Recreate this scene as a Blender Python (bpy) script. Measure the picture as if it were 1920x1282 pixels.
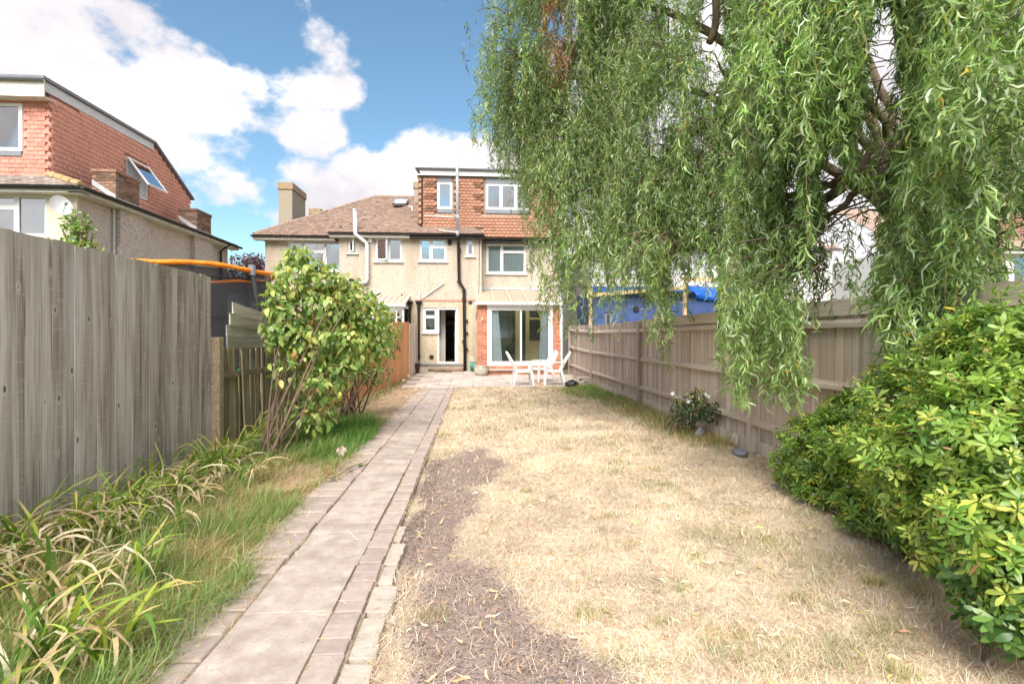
import bpy, math, random
import numpy as np
from mathutils import Vector, Matrix

random.seed(7)
RNG = np.random.default_rng(7)
for _o in list(bpy.data.objects):
    bpy.data.objects.remove(_o)
SC = bpy.context.scene
COL = SC.collection

# ------------------------------------------------------------------ camera
YAW = math.atan(70 / 1000.0)          # the camera looks 4 degrees right of the garden's axis (+Y)
CAM_H = 1.4
SA, CA = math.sin(YAW), math.cos(YAW)
cam_data = bpy.data.cameras.new('camera')
cam_data.sensor_width = 36.0
cam_data.lens = 18.75
cam_data.shift_y = -9 / 1920.0
cam_data.clip_start = 0.05
cam_data.clip_end = 3000
cam = bpy.data.objects.new('camera', cam_data)
cam.location = (0, 0, CAM_H)
cam.rotation_euler = (math.radians(90), 0, -YAW)
COL.objects.link(cam)
SC.camera = cam

# ------------------------------------------------------------------ exposure
SC.view_settings.view_transform = 'Standard'
SC.view_settings.look = 'None'
SC.view_settings.gamma = 1.0
SC.view_settings.use_curve_mapping = False
SC.view_settings.exposure = 2.88
SC.cycles.max_bounces = 6
SC.cycles.diffuse_bounces = 3
SC.cycles.adaptive_threshold = 0.02
SC.cycles.transparent_max_bounces = 16
SC.cycles.caustics_reflective = False
SC.cycles.caustics_refractive = False

# ------------------------------------------------------------------ sun and sky
SUN_EL, SUN_AZ = math.radians(46), math.atan2(-0.22, -0.97)     # azimuth from +Y towards +X
SUN_DIR = Vector((math.cos(SUN_EL) * math.sin(SUN_AZ), math.cos(SUN_EL) * math.cos(SUN_AZ), math.sin(SUN_EL)))
sl = bpy.data.lights.new('sun', 'SUN')
sl.energy = 1.0
sl.angle = math.radians(45)
sl.color = (1.0, 0.945, 0.87)
sun = bpy.data.objects.new('sun', sl)
sun.rotation_euler = SUN_DIR.to_track_quat('Z', 'Y').to_euler()
sun.location = (-20, -20, 30)
COL.objects.link(sun)

def pix_dir(px, py):
    k, e = (px - 960) / 1000.0, (632 - py) / 1000.0
    v = Vector((SA + k * CA, CA - k * SA, e))
    return v.normalized()

def make_world():
    w = bpy.data.worlds.new('World')
    SC.world = w
    w.use_nodes = True
    nt = w.node_tree
    N, L = nt.nodes, nt.links
    N.clear()
    out = N.new('ShaderNodeOutputWorld')
    bg = N.new('ShaderNodeBackground')
    bg.inputs['Strength'].default_value = 0.05
    sky = N.new('ShaderNodeTexSky')
    sky.sky_type = 'NISHITA'
    sky.sun_disc = False
    sky.sun_elevation = SUN_EL
    sky.sun_rotation = SUN_AZ
    sky.air_density = 1.1
    sky.dust_density = 0.6
    sky.ozone_density = 1.6
    tc = N.new('ShaderNodeTexCoord')
    def mth(op, a, b=None, clamp=False):
        m = N.new('ShaderNodeMath'); m.operation = op; m.use_clamp = clamp
        for i, s in enumerate((a, b)):
            if s is None: continue
            if isinstance(s, (int, float)): m.inputs[i].default_value = s
            else: L.new(s, m.inputs[i])
        return m.outputs[0]
    # cloud field: fractal noise over the direction, with the larger cumulus heaps where the day had them
    def noise(scale, detail, rough, offs):
        mp = N.new('ShaderNodeMapping'); mp.inputs['Location'].default_value = offs
        mp.inputs['Scale'].default_value = (1, 1, 1.45)
        L.new(tc.outputs['Generated'], mp.inputs['Vector'])
        n = N.new('ShaderNodeTexNoise'); n.inputs['Scale'].default_value = scale
        n.inputs['Detail'].default_value = detail; n.inputs['Roughness'].default_value = rough
        L.new(mp.outputs[0], n.inputs['Vector'])
        return n.outputs['Fac']
    n1 = noise(5.5, 9, 0.58, (3.1, 1.7, 0.4))
    n2 = noise(2.1, 4, 0.5, (8.2, 0.3, 2.0))
    heaps = [(150, 175, 210, .85), (330, 215, 150, .7), (400, 290, 120, .68), (20, 110, 130, .7), (250, 300, 170, .65),
             (470, 205, 85, .62), (620, 140, 85, .66), (570, 205, 95, .66), (500, 180, 70, .5), (690, 120, 60, .2), (560, 350, 60, .6),
             (500, 420, 60, .55), (640, 400, 90, .8), (690, 350, 75, .75), (830, 345, 120, 1.0), (900, 330, 90, .8),
             (810, 30, 90, .18), (1150, 330, 260, .9), (1500, 300, 330, .95), (1750, 250, 330, .9), (1250, 60, 230, .7),
             (1900, 60, 300, .9), (1600, -150, 300, .6), (-200, 100, 330, .8), (-350, 350, 250, .6)]
    acc = None
    for px, py, r, s in heaps:
        d = pix_dir(px, py)
        vm = N.new('ShaderNodeVectorMath'); vm.operation = 'DOT_PRODUCT'
        L.new(tc.outputs['Generated'], vm.inputs[0]); vm.inputs[1].default_value = d
        # angular radius: the lens stretches off-axis, so shrink with distance from the axis
        ang = math.atan(r / 1000.0) * (d.dot(pix_dir(960, 632)) ** 1.3)
        mr = N.new('ShaderNodeMapRange'); mr.interpolation_type = 'SMOOTHSTEP'
        mr.inputs['From Min'].default_value = math.cos(ang * 1.35)
        mr.inputs['From Max'].default_value = math.cos(ang * 0.25)
        mr.inputs['To Min'].default_value = 0; mr.inputs['To Max'].default_value = s
        L.new(vm.outputs['Value'], mr.inputs['Value'])
        acc = mr.outputs[0] if acc is None else mth('MAXIMUM', acc, mr.outputs[0])
    f = mth('ADD', mth('MULTIPLY', mth('SUBTRACT', n1, 0.5), 2.5), mth('MULTIPLY', mth('SUBTRACT', n2, 0.5), 0.5))
    gap = None
    for px, py, r in ((640, 60, 430), (330, 60, 150), (480, 120, 120), (760, 220, 260), (440, 420, 170), (430, 20, 170), (230, -40, 150), (860, 120, 260), (560, 300, 200)):
        d = pix_dir(px, py)
        vm = N.new('ShaderNodeVectorMath'); vm.operation = 'DOT_PRODUCT'
        L.new(tc.outputs['Generated'], vm.inputs[0]); vm.inputs[1].default_value = d
        ang = math.atan(r / 1000.0) * (d.dot(pix_dir(960, 632)) ** 1.3)
        mr = N.new('ShaderNodeMapRange'); mr.interpolation_type = 'SMOOTHSTEP'
        mr.inputs['From Min'].default_value = math.cos(ang * 1.3); mr.inputs['From Max'].default_value = math.cos(ang * 0.6)
        L.new(vm.outputs['Value'], mr.inputs['Value'])
        gap = mr.outputs[0] if gap is None else mth('MAXIMUM', gap, mr.outputs[0])
    f = mth('ADD', mth('ADD', f, mth('MULTIPLY', acc, 0.78)), mth('MULTIPLY', mth('SUBTRACT', 1.0, gap), 0.42))
    mask = N.new('ShaderNodeMapRange'); mask.interpolation_type = 'SMOOTHSTEP'
    mask.inputs['From Min'].default_value = 0.24; mask.inputs['From Max'].default_value = 0.56
    L.new(f, mask.inputs['Value'])
    # cloud tone: white tops, mauve-grey where it is thick
    n3 = noise(3.6, 6, 0.55, (1.3, 5.2, 1.25))
    ramp = N.new('ShaderNodeValToRGB')
    ramp.color_ramp.elements[0].position = 0.34; ramp.color_ramp.elements[0].color = (0.52, 0.495, 0.54, 1)
    ramp.color_ramp.elements[1].position = 0.66; ramp.color_ramp.elements[1].color = (1.0, 0.965, 0.95, 1)
    L.new(n3, ramp.inputs['Fac'])
    bright = N.new('ShaderNodeVectorMath'); bright.operation = 'SCALE'; bright.inputs['Scale'].default_value = 3.95
    L.new(ramp.outputs['Color'], bright.inputs[0])
    skyc = N.new('ShaderNodeVectorMath'); skyc.operation = 'MULTIPLY'
    L.new(sky.outputs['Color'], skyc.inputs[0]); skyc.inputs[1].default_value = SKY_TINT
    mix = N.new('ShaderNodeMix'); mix.data_type = 'RGBA'
    L.new(mask.outputs[0], mix.inputs['Factor'])
    L.new(skyc.outputs[0], mix.inputs['A']); L.new(bright.outputs[0], mix.inputs['B'])
    L.new(mix.outputs['Result'], bg.inputs['Color'])
    L.new(bg.outputs[0], out.inputs['Surface'])
SKY_TINT = (.45, .54, .53)
make_world()

# ------------------------------------------------------------------ measuring helpers (photo pixel -> place in the garden)
def _D(px):
    k = (px - 960) / 1000.0
    return SA + k * CA, CA - k * SA
def on_y(px, py, Y):                  # on the vertical plane y = Y -> x, z
    dx, dy = _D(px); t = Y / dy
    return t * dx, CAM_H + t * (632 - py) / 1000.0
def on_x(px, py, X):                  # on the vertical plane x = X -> y, z
    dx, dy = _D(px); t = X / dx
    return t * dy, CAM_H + t * (632 - py) / 1000.0
def on_g(px, py, z=0.0):              # on the ground -> x, y
    d = 1000.0 * (CAM_H - z) / (py - 632)
    dx, dy = _D(px)
    return d * dx, d * dy
def at(px, py, d):                    # at depth d
    dx, dy = _D(px)
    return Vector((d * dx, d * dy, CAM_H + d * (632 - py) / 1000.0))
def gz(y):                            # the ground rises a little towards the houses
    t = min(max((y - 14.6) / 5.6, 0), 1)
    return 0.10 * t * t * (3 - 2 * t)

# ------------------------------------------------------------------ object helpers
ORG = {}
def org(o):
    return ORG.get(o.name, Vector((0, 0, 0))) if o is not None else Vector((0, 0, 0))
def tag(o, label=None, cat=None, group=None, kind=None):
    if label: o['label'] = label
    if cat: o['category'] = cat
    if group: o['group'] = group
    if kind: o['kind'] = kind
    return o
def thing(name, label, cat, loc=(0, 0, 0), group=None, rotz=0):
    o = bpy.data.objects.new(name, None)
    o.empty_display_size = 0.2
    o.location = loc
    o.rotation_euler = (0, 0, rotz)
    COL.objects.link(o)
    ORG[o.name] = Vector(loc)
    return tag(o, label, cat, group)
def link(name, me, parent=None, loc=None):
    o = bpy.data.objects.new(name, me)
    COL.objects.link(o)
    po = org(parent)
    if parent is not None: o.parent = parent
    if loc is None:
        ORG[o.name] = po
    else:
        o.location = Vector(loc) - po
        ORG[o.name] = Vector(loc)
    return o
def piece(name, me, parent, loc, rot=(0, 0, 0), scale=None):     # shared mesh, own place (parent unrotated)
    o = bpy.data.objects.new(name, me)
    COL.objects.link(o)
    o.parent = parent
    o.location = Vector(loc) - org(parent)
    o.rotation_euler = rot
    if scale: o.scale = scale
    return o
def copy_tree(o, parent=None):
    c = o.copy()
    COL.objects.link(c)
    c.parent = parent
    for ch in o.children:
        copy_tree(ch, c)
    return c

class MB:
    def __init__(s):
        s.v, s.f = [], []
    def add(s, vs, fs):
        b = len(s.v)
        s.v += [tuple(p) for p in vs]
        s.f += [tuple(i + b for i in f) for f in fs]
        return s
    def poly(s, pts):
        return s.add(pts, [tuple(range(len(pts)))])
    def box(s, x0, x1, y0, y1, z0, z1):
        x0, x1 = min(x0, x1), max(x0, x1); y0, y1 = min(y0, y1), max(y0, y1); z0, z1 = min(z0, z1), max(z0, z1)
        return s.add([(x0, y0, z0), (x1, y0, z0), (x1, y1, z0), (x0, y1, z0), (x0, y0, z1), (x1, y0, z1), (x1, y1, z1), (x0, y1, z1)],
                     [(0, 3, 2, 1), (4, 5, 6, 7), (0, 1, 5, 4), (1, 2, 6, 5), (2, 3, 7, 6), (3, 0, 4, 7)])
    def obox(s, c, u, v, w):           # centre and three half vectors
        c, u, v, w = Vector(c), Vector(u), Vector(v), Vector(w)
        P = [c + u * a + v * b + w * d for d in (-1, 1) for a, b in ((-1, -1), (1, -1), (1, 1), (-1, 1))]
        return s.add(P, [(0, 3, 2, 1), (4, 5, 6, 7), (0, 1, 5, 4), (1, 2, 6, 5), (2, 3, 7, 6), (3, 0, 4, 7)])
    def bar(s, a, b, w, h, up=(0, 0, 1)):   # rectangular bar from a to b
        a, b = Vector(a), Vector(b)
        d = b - a
        up = Vector(up)
        r = d.cross(up)
        if r.length < 1e-6: r = d.cross(Vector((1, 0, 0)))
        r.normalize()
        n = r.cross(d).normalized()
        return s.obox((a + b) / 2, r * w / 2, n * h / 2, d / 2)
    def prism(s, pts, ext):
        ext = Vector(ext); n = len(pts)
        P = [Vector(p) for p in pts]
        return s.add(P + [p + ext for p in P],
                     [tuple(range(n))[::-1], tuple(range(n, 2 * n))] + [(i, (i + 1) % n, n + (i + 1) % n, n + i) for i in range(n)])
    def tube(s, pts, r, n=8, caps=True):
        pts = [Vector(p) for p in pts]
        m = len(pts)
        rs = r if isinstance(r, (list, tuple)) else [r] * m
        b = len(s.v)
        prev = None
        for i, p in enumerate(pts):
            t = (pts[min(i + 1, m - 1)] - pts[max(i - 1, 0)])
            t = t.normalized() if t.length > 1e-9 else Vector((0, 0, 1))
            if prev is None:
                ref = Vector((0, 0, 1)) if abs(t.z) < 0.9 else Vector((1, 0, 0))
                x = t.cross(ref).normalized()
            else:
                x = (prev - t * prev.dot(t))
                x = x.normalized() if x.length > 1e-6 else t.orthogonal().normalized()
            prev = x
            y = t.cross(x)
            for k in range(n):
                a = 2 * math.pi * k / n
                s.v.append(tuple(p + (x * math.cos(a) + y * math.sin(a)) * rs[i]))
        for i in range(m - 1):
            for k in range(n):
                k2 = (k + 1) % n
                s.f.append((b + i * n + k, b + i * n + k2, b + (i + 1) * n + k2, b + (i + 1) * n + k))
        if caps:
            s.f.append(tuple(b + k for k in range(n))[::-1])
            s.f.append(tuple(b + (m - 1) * n + k for k in range(n)))
        return s
    def lathe(s, cx, cy, prof, n=20, sq=0.0):
        b = len(s.v); m = len(prof)
        for r, z in prof:
            for k in range(n):
                a = 2 * math.pi * k / n
                s.v.append((cx + r * math.cos(a), cy + r * math.sin(a), z))
        for i in range(m - 1):
            for k in range(n):
                k2 = (k + 1) % n
                s.f.append((b + i * n + k, b + i * n + k2, b + (i + 1) * n + k2, b + (i + 1) * n + k))
        s.f.append(tuple(b + k for k in range(n))[::-1])
        s.f.append(tuple(b + (m - 1) * n + k for k in range(n)))
        return s
    def mesh(s, name, mat, o=(0, 0, 0), smooth=False):
        me = bpy.data.meshes.new(name)
        o = Vector(o)
        me.from_pydata([tuple(Vector(p) - o) for p in s.v], [], s.f)
        if mat: me.materials.append(mat)
        if smooth: me.shade_smooth()
        me.update()
        return me
    def build(s, name, mat, parent=None, smooth=False, bevel=0):
        o = link(name, s.mesh(name, mat, org(parent), smooth), parent)
        if bevel:
            m = o.modifiers.new('bevel', 'BEVEL'); m.width = bevel; m.segments = 2; m.limit_method = 'ANGLE'
        return o

def cbox_mesh(name, mat, w, d, h, b=0.004, jit=0.0, seed=0):      # chamfered block centred on its origin
    rr = random.Random(seed)
    V = []
    for sx in (-1, 1):
        for sy in (-1, 1):
            for sz in (-1, 1):
                j = lambda: rr.uniform(-jit, jit)
                X, Y, Z = sx * w / 2 + j(), sy * d / 2 + j(), sz * h / 2 + j() * .4
                V += [(X, Y - sy * b, Z - sz * b), (X - sx * b, Y, Z - sz * b), (X - sx * b, Y - sy * b, Z)]
    ix = lambda a, c, e, k: ((a * 2 + c) * 2 + e) * 3 + k
    F = []
    for a in (0, 1):
        F.append(tuple(ix(a, c, e, 0) for c, e in ((0, 0), (1, 0), (1, 1), (0, 1))))
        F.append(tuple(ix(c, a, e, 1) for c, e in ((0, 0), (1, 0), (1, 1), (0, 1))))
        F.append(tuple(ix(c, e, a, 2) for c, e in ((0, 0), (1, 0), (1, 1), (0, 1))))
    for c in (0, 1):
        for e in (0, 1):
            F.append((ix(0, c, e, 1), ix(1, c, e, 1), ix(1, c, e, 2), ix(0, c, e, 2)))
            F.append((ix(c, 0, e, 0), ix(c, 1, e, 0), ix(c, 1, e, 2), ix(c, 0, e, 2)))
            F.append((ix(c, e, 0, 0), ix(c, e, 1, 0), ix(c, e, 1, 1), ix(c, e, 0, 1)))
    for a in (0, 1):
        for c in (0, 1):
            for e in (0, 1):
                F.append((ix(a, c, e, 0), ix(a, c, e, 1), ix(a, c, e, 2)))
    me = bpy.data.meshes.new(name)
    me.from_pydata(V, [], F)
    import bmesh
    bm = bmesh.new(); bm.from_mesh(me); bmesh.ops.recalc_face_normals(bm, faces=bm.faces); bm.to_mesh(me); bm.free()
    me.materials.append(mat)
    return me

def np_mesh(name, V, Fq, mat, parent=None, cols=None, smooth=False):
    V = np.asarray(V, dtype=np.float32).reshape(-1, 3) - np.array(org(parent), dtype=np.float32)
    Fq = np.asarray(Fq, dtype=np.int32)
    k = Fq.shape[1]
    me = bpy.data.meshes.new(name)
    me.vertices.add(len(V)); me.vertices.foreach_set('co', V.ravel())
    me.loops.add(Fq.size); me.loops.foreach_set('vertex_index', Fq.ravel())
    me.polygons.add(len(Fq)); me.polygons.foreach_set('loop_start', np.arange(0, Fq.size, k, dtype=np.int32))
    if smooth: me.polygons.foreach_set('use_smooth', np.ones(len(Fq), dtype=bool))
    if cols is not None:
        a = me.attributes.new('col', 'FLOAT_COLOR', 'POINT')
        c = np.ones((len(V), 4), dtype=np.float32); c[:, :3] = np.asarray(cols).reshape(-1, 3)
        a.data.foreach_set('color', c.ravel())
    me.materials.append(mat)
    me.update(calc_edges=True)
    return link(name, me, parent)

def ribbons(C, S, W):
    """C centres (N,K,3), S unit sides (N,K,3), W half widths (N,K) -> verts, quads"""
    N, K, _ = C.shape
    V = np.stack([C - S * W[..., None], C + S * W[..., None]], axis=2)      # N,K,2,3
    base = (np.arange(N) * K * 2)[:, None]
    i = np.arange(K - 1)[None, :]
    a = base + i * 2
    Fq = np.stack([a, a + 1, a + 3, a + 2], axis=-1).reshape(-1, 4)
    return V.reshape(-1, 3), Fq
def unit(a):
    return a / np.maximum(np.linalg.norm(a, axis=-1, keepdims=True), 1e-9)
def leaves(base, d, nrm, length, width, prof, bend=0.3, curl=None, rng=RNG, jagged=0):
    """leaf blades: base (N,3), direction d, rough face normal nrm; bends towards -nrm"""
    N = len(base); d = unit(d)
    s = unit(np.cross(d, nrm)); n = unit(np.cross(s, d))
    K = len(prof)
    t = np.array([p[0] for p in prof])[None, :, None]
    w = np.array([p[1] for p in prof])[None, :]
    L = np.asarray(length)[:, None, None]
    b = np.asarray(bend).reshape(-1, 1, 1) if not np.isscalar(bend) else bend
    C = base[:, None, :] + d[:, None, :] * L * t - n[:, None, :] * L * b * t ** 2
    S = np.repeat(s[:, None, :], K, axis=1)
    if curl is not None:                   # corkscrew: the blade swings sideways and twists along its length
        ph = rng.uniform(0, 6.28, (N, 1, 1))
        C = C + s[:, None, :] * (np.sin(ph + t * 4.2) - np.sin(ph)) * L * curl + n[:, None, :] * (np.cos(ph + t * 4.2) - np.cos(ph)) * L * curl
        tw = rng.uniform(-1.6, 1.6, (N, 1, 1)) * t
        S = s[:, None, :] * np.cos(tw) + n[:, None, :] * np.sin(tw)
    W = w * np.asarray(width)[:, None] * 0.5
    return ribbons(C, S, W)
def join_parts(parts):
    Vs, Fs, Cs, o = [], [], [], 0
    for V, Fq, c in parts:
        Vs.append(V); Fs.append(Fq + o); Cs.append(c); o += len(V)
    return np.concatenate(Vs), np.concatenate(Fs), np.concatenate(Cs)
def rep(c, V):                            # per-leaf colour -> per-vertex
    return np.repeat(c, len(V) // len(c), axis=0)
def palette(n, cols, weights=None, jit=0.12, rng=RNG):
    cols = np.array(cols)
    w = None if weights is None else np.array(weights) / np.sum(weights)
    c = cols[rng.choice(len(cols), n, p=w)]
    return np.clip(c * (1 + rng.normal(0, jit, (n, 1))) * (1 + rng.normal(0, jit * .35, (n, 3))), 0.003, 0.95)
def vnoise(x, y, scale, seed=0):
    r = np.random.default_rng(seed).random((256, 256))
    u, v = np.asarray(x) * scale + 1000, np.asarray(y) * scale + 1000
    i, j = np.floor(u).astype(int), np.floor(v).astype(int)
    fu, fv = u - i, v - j
    fu, fv = fu * fu * (3 - 2 * fu), fv * fv * (3 - 2 * fv)
    g = lambda a, b: r[a % 256, b % 256]
    return (g(i, j) * (1 - fu) + g(i + 1, j) * fu) * (1 - fv) + (g(i, j + 1) * (1 - fu) + g(i + 1, j + 1) * fu) * fv
def fbm(x, y, scale, seed=0, oct=4):
    s, a, tot = 0, 1, 0
    for k in range(oct):
        s = s + a * vnoise(x, y, scale * 2 ** k, seed + k); tot += a; a *= .5
    return s / tot

# ------------------------------------------------------------------ materials
def new_mat(name):
    m = bpy.data.materials.new(name); m.use_nodes = True
    nt = m.node_tree
    return m, nt, nt.nodes['Principled BSDF'], nt.nodes['Material Output']
def _ramp(nt, cols, lo=0.3, hi=0.7):
    r = nt.nodes.new('ShaderNodeValToRGB')
    e = r.color_ramp.elements
    while len(e) < len(cols): e.new(0.5)
    for i, c in enumerate(cols):
        e[i].position = lo + (hi - lo) * i / max(len(cols) - 1, 1)
        e[i].color = (*c, 1)
    return r
def surf(name, cols, scale=8, rough=0.75, bump=0.0, bscale=60, bdist=0.01, coord='pos', stretch=(1, 1, 1), rand=0.0, detail=5,
         spec=0.3, stain=None, stain_scale=0.7, stain_stretch=(1, 1, 1), lo=0.32, hi=0.68, metallic=0, vcol=False, speck=None):
    m, nt, bs, out = new_mat(name)
    N, L = nt.nodes, nt.links
    if coord == 'pos':
        src = N.new('ShaderNodeNewGeometry').outputs['Position']
    else:
        src = N.new('ShaderNodeTexCoord').outputs['Object']
    mp = N.new('ShaderNodeMapping'); mp.inputs['Scale'].default_value = stretch
    L.new(src, mp.inputs['Vector'])
    vec = mp.outputs[0]
    oi = N.new('ShaderNodeObjectInfo')
    if coord == 'obj':
        off = N.new('ShaderNodeVectorMath'); off.operation = 'MULTIPLY_ADD'
        cmb = N.new('ShaderNodeCombineXYZ')
        for i in range(3): L.new(oi.outputs['Random'], cmb.inputs[i])
        L.new(cmb.outputs[0], off.inputs[0]); off.inputs[1].default_value = (37, 91, 53); L.new(vec, off.inputs[2])
        vec = off.outputs[0]
    nz = N.new('ShaderNodeTexNoise'); nz.inputs['Scale'].default_value = scale; nz.inputs['Detail'].default_value = detail
    nz.inputs['Roughness'].default_value = 0.6
    L.new(vec, nz.inputs['Vector'])
    rp = _ramp(nt, cols, lo, hi); L.new(nz.outputs['Fac'], rp.inputs['Fac'])
    c = rp.outputs['Color']
    def mixc(fac, a, b, mode='MIX'):
        x = N.new('ShaderNodeMix'); x.data_type = 'RGBA'; x.blend_type = mode
        for sock, val in (('Factor', fac), ('A', a), ('B', b)):
            if isinstance(val, (int, float)): x.inputs[sock].default_value = val
            elif isinstance(val, tuple): x.inputs[sock].default_value = (*val, 1)
            else: L.new(val, x.inputs[sock])
        return x.outputs['Result']
    if vcol:
        at_ = N.new('ShaderNodeAttribute'); at_.attribute_name = 'col'
        c = mixc(1.0, c, at_.outputs['Color'], 'MULTIPLY')
    if speck:                              # (colour, scale, amount): small stones or spots in the surface
        vo = N.new('ShaderNodeTexVoronoi'); vo.inputs['Scale'].default_value = speck[1]
        L.new(src, vo.inputs['Vector'])
        sep = N.new('ShaderNodeSeparateColor'); L.new(vo.outputs['Color'], sep.inputs[0])
        lt = N.new('ShaderNodeMath'); lt.operation = 'LESS_THAN'; lt.inputs[1].default_value = speck[2]
        L.new(sep.outputs[0], lt.inputs[0])
        c = mixc(lt.outputs[0], c, speck[0])
    if stain:                              # (colour, amount): large weather stains with their own shape
        n2 = N.new('ShaderNodeTexNoise'); n2.inputs['Scale'].default_value = stain_scale; n2.inputs['Detail'].default_value = 6
        n2.inputs['Roughness'].default_value = 0.65
        ms = N.new('ShaderNodeMapping'); ms.inputs['Scale'].default_value = stain_stretch
        L.new(src, ms.inputs['Vector']); L.new(ms.outputs[0], n2.inputs['Vector'])
        mr = N.new('ShaderNodeMapRange'); mr.inputs['From Min'].default_value = 0.48; mr.inputs['From Max'].default_value = 0.72
        mr.inputs['To Max'].default_value = stain[1]
        L.new(n2.outputs['Fac'], mr.inputs['Value'])
        c = mixc(mr.outputs[0], c, stain[0])
    if rand:
        mr = N.new('ShaderNodeMapRange'); mr.inputs['To Min'].default_value = 1 - rand; mr.inputs['To Max'].default_value = 1 + rand
        L.new(oi.outputs['Random'], mr.inputs['Value'])
        sc_ = N.new('ShaderNodeVectorMath'); sc_.operation = 'SCALE'
        L.new(c, sc_.inputs[0]); L.new(mr.outputs[0], sc_.inputs['Scale'])
        c = sc_.outputs[0]
    L.new(c, bs.inputs['Base Color'])
    bs.inputs['Roughness'].default_value = rough
    bs.inputs['Specular IOR Level'].default_value = spec
    bs.inputs['Metallic'].default_value = metallic
    if bump:
        nb = N.new('ShaderNodeTexNoise'); nb.inputs['Scale'].default_value = bscale; nb.inputs['Detail'].default_value = 4
        L.new(vec, nb.inputs['Vector'])
        bp = N.new('ShaderNodeBump'); bp.inputs['Strength'].default_value = bump; bp.inputs['Distance'].default_value = bdist
        L.new(nb.outputs['Fac'], bp.inputs['Height']); L.new(bp.outputs[0], bs.inputs['Normal'])
    return m

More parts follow.
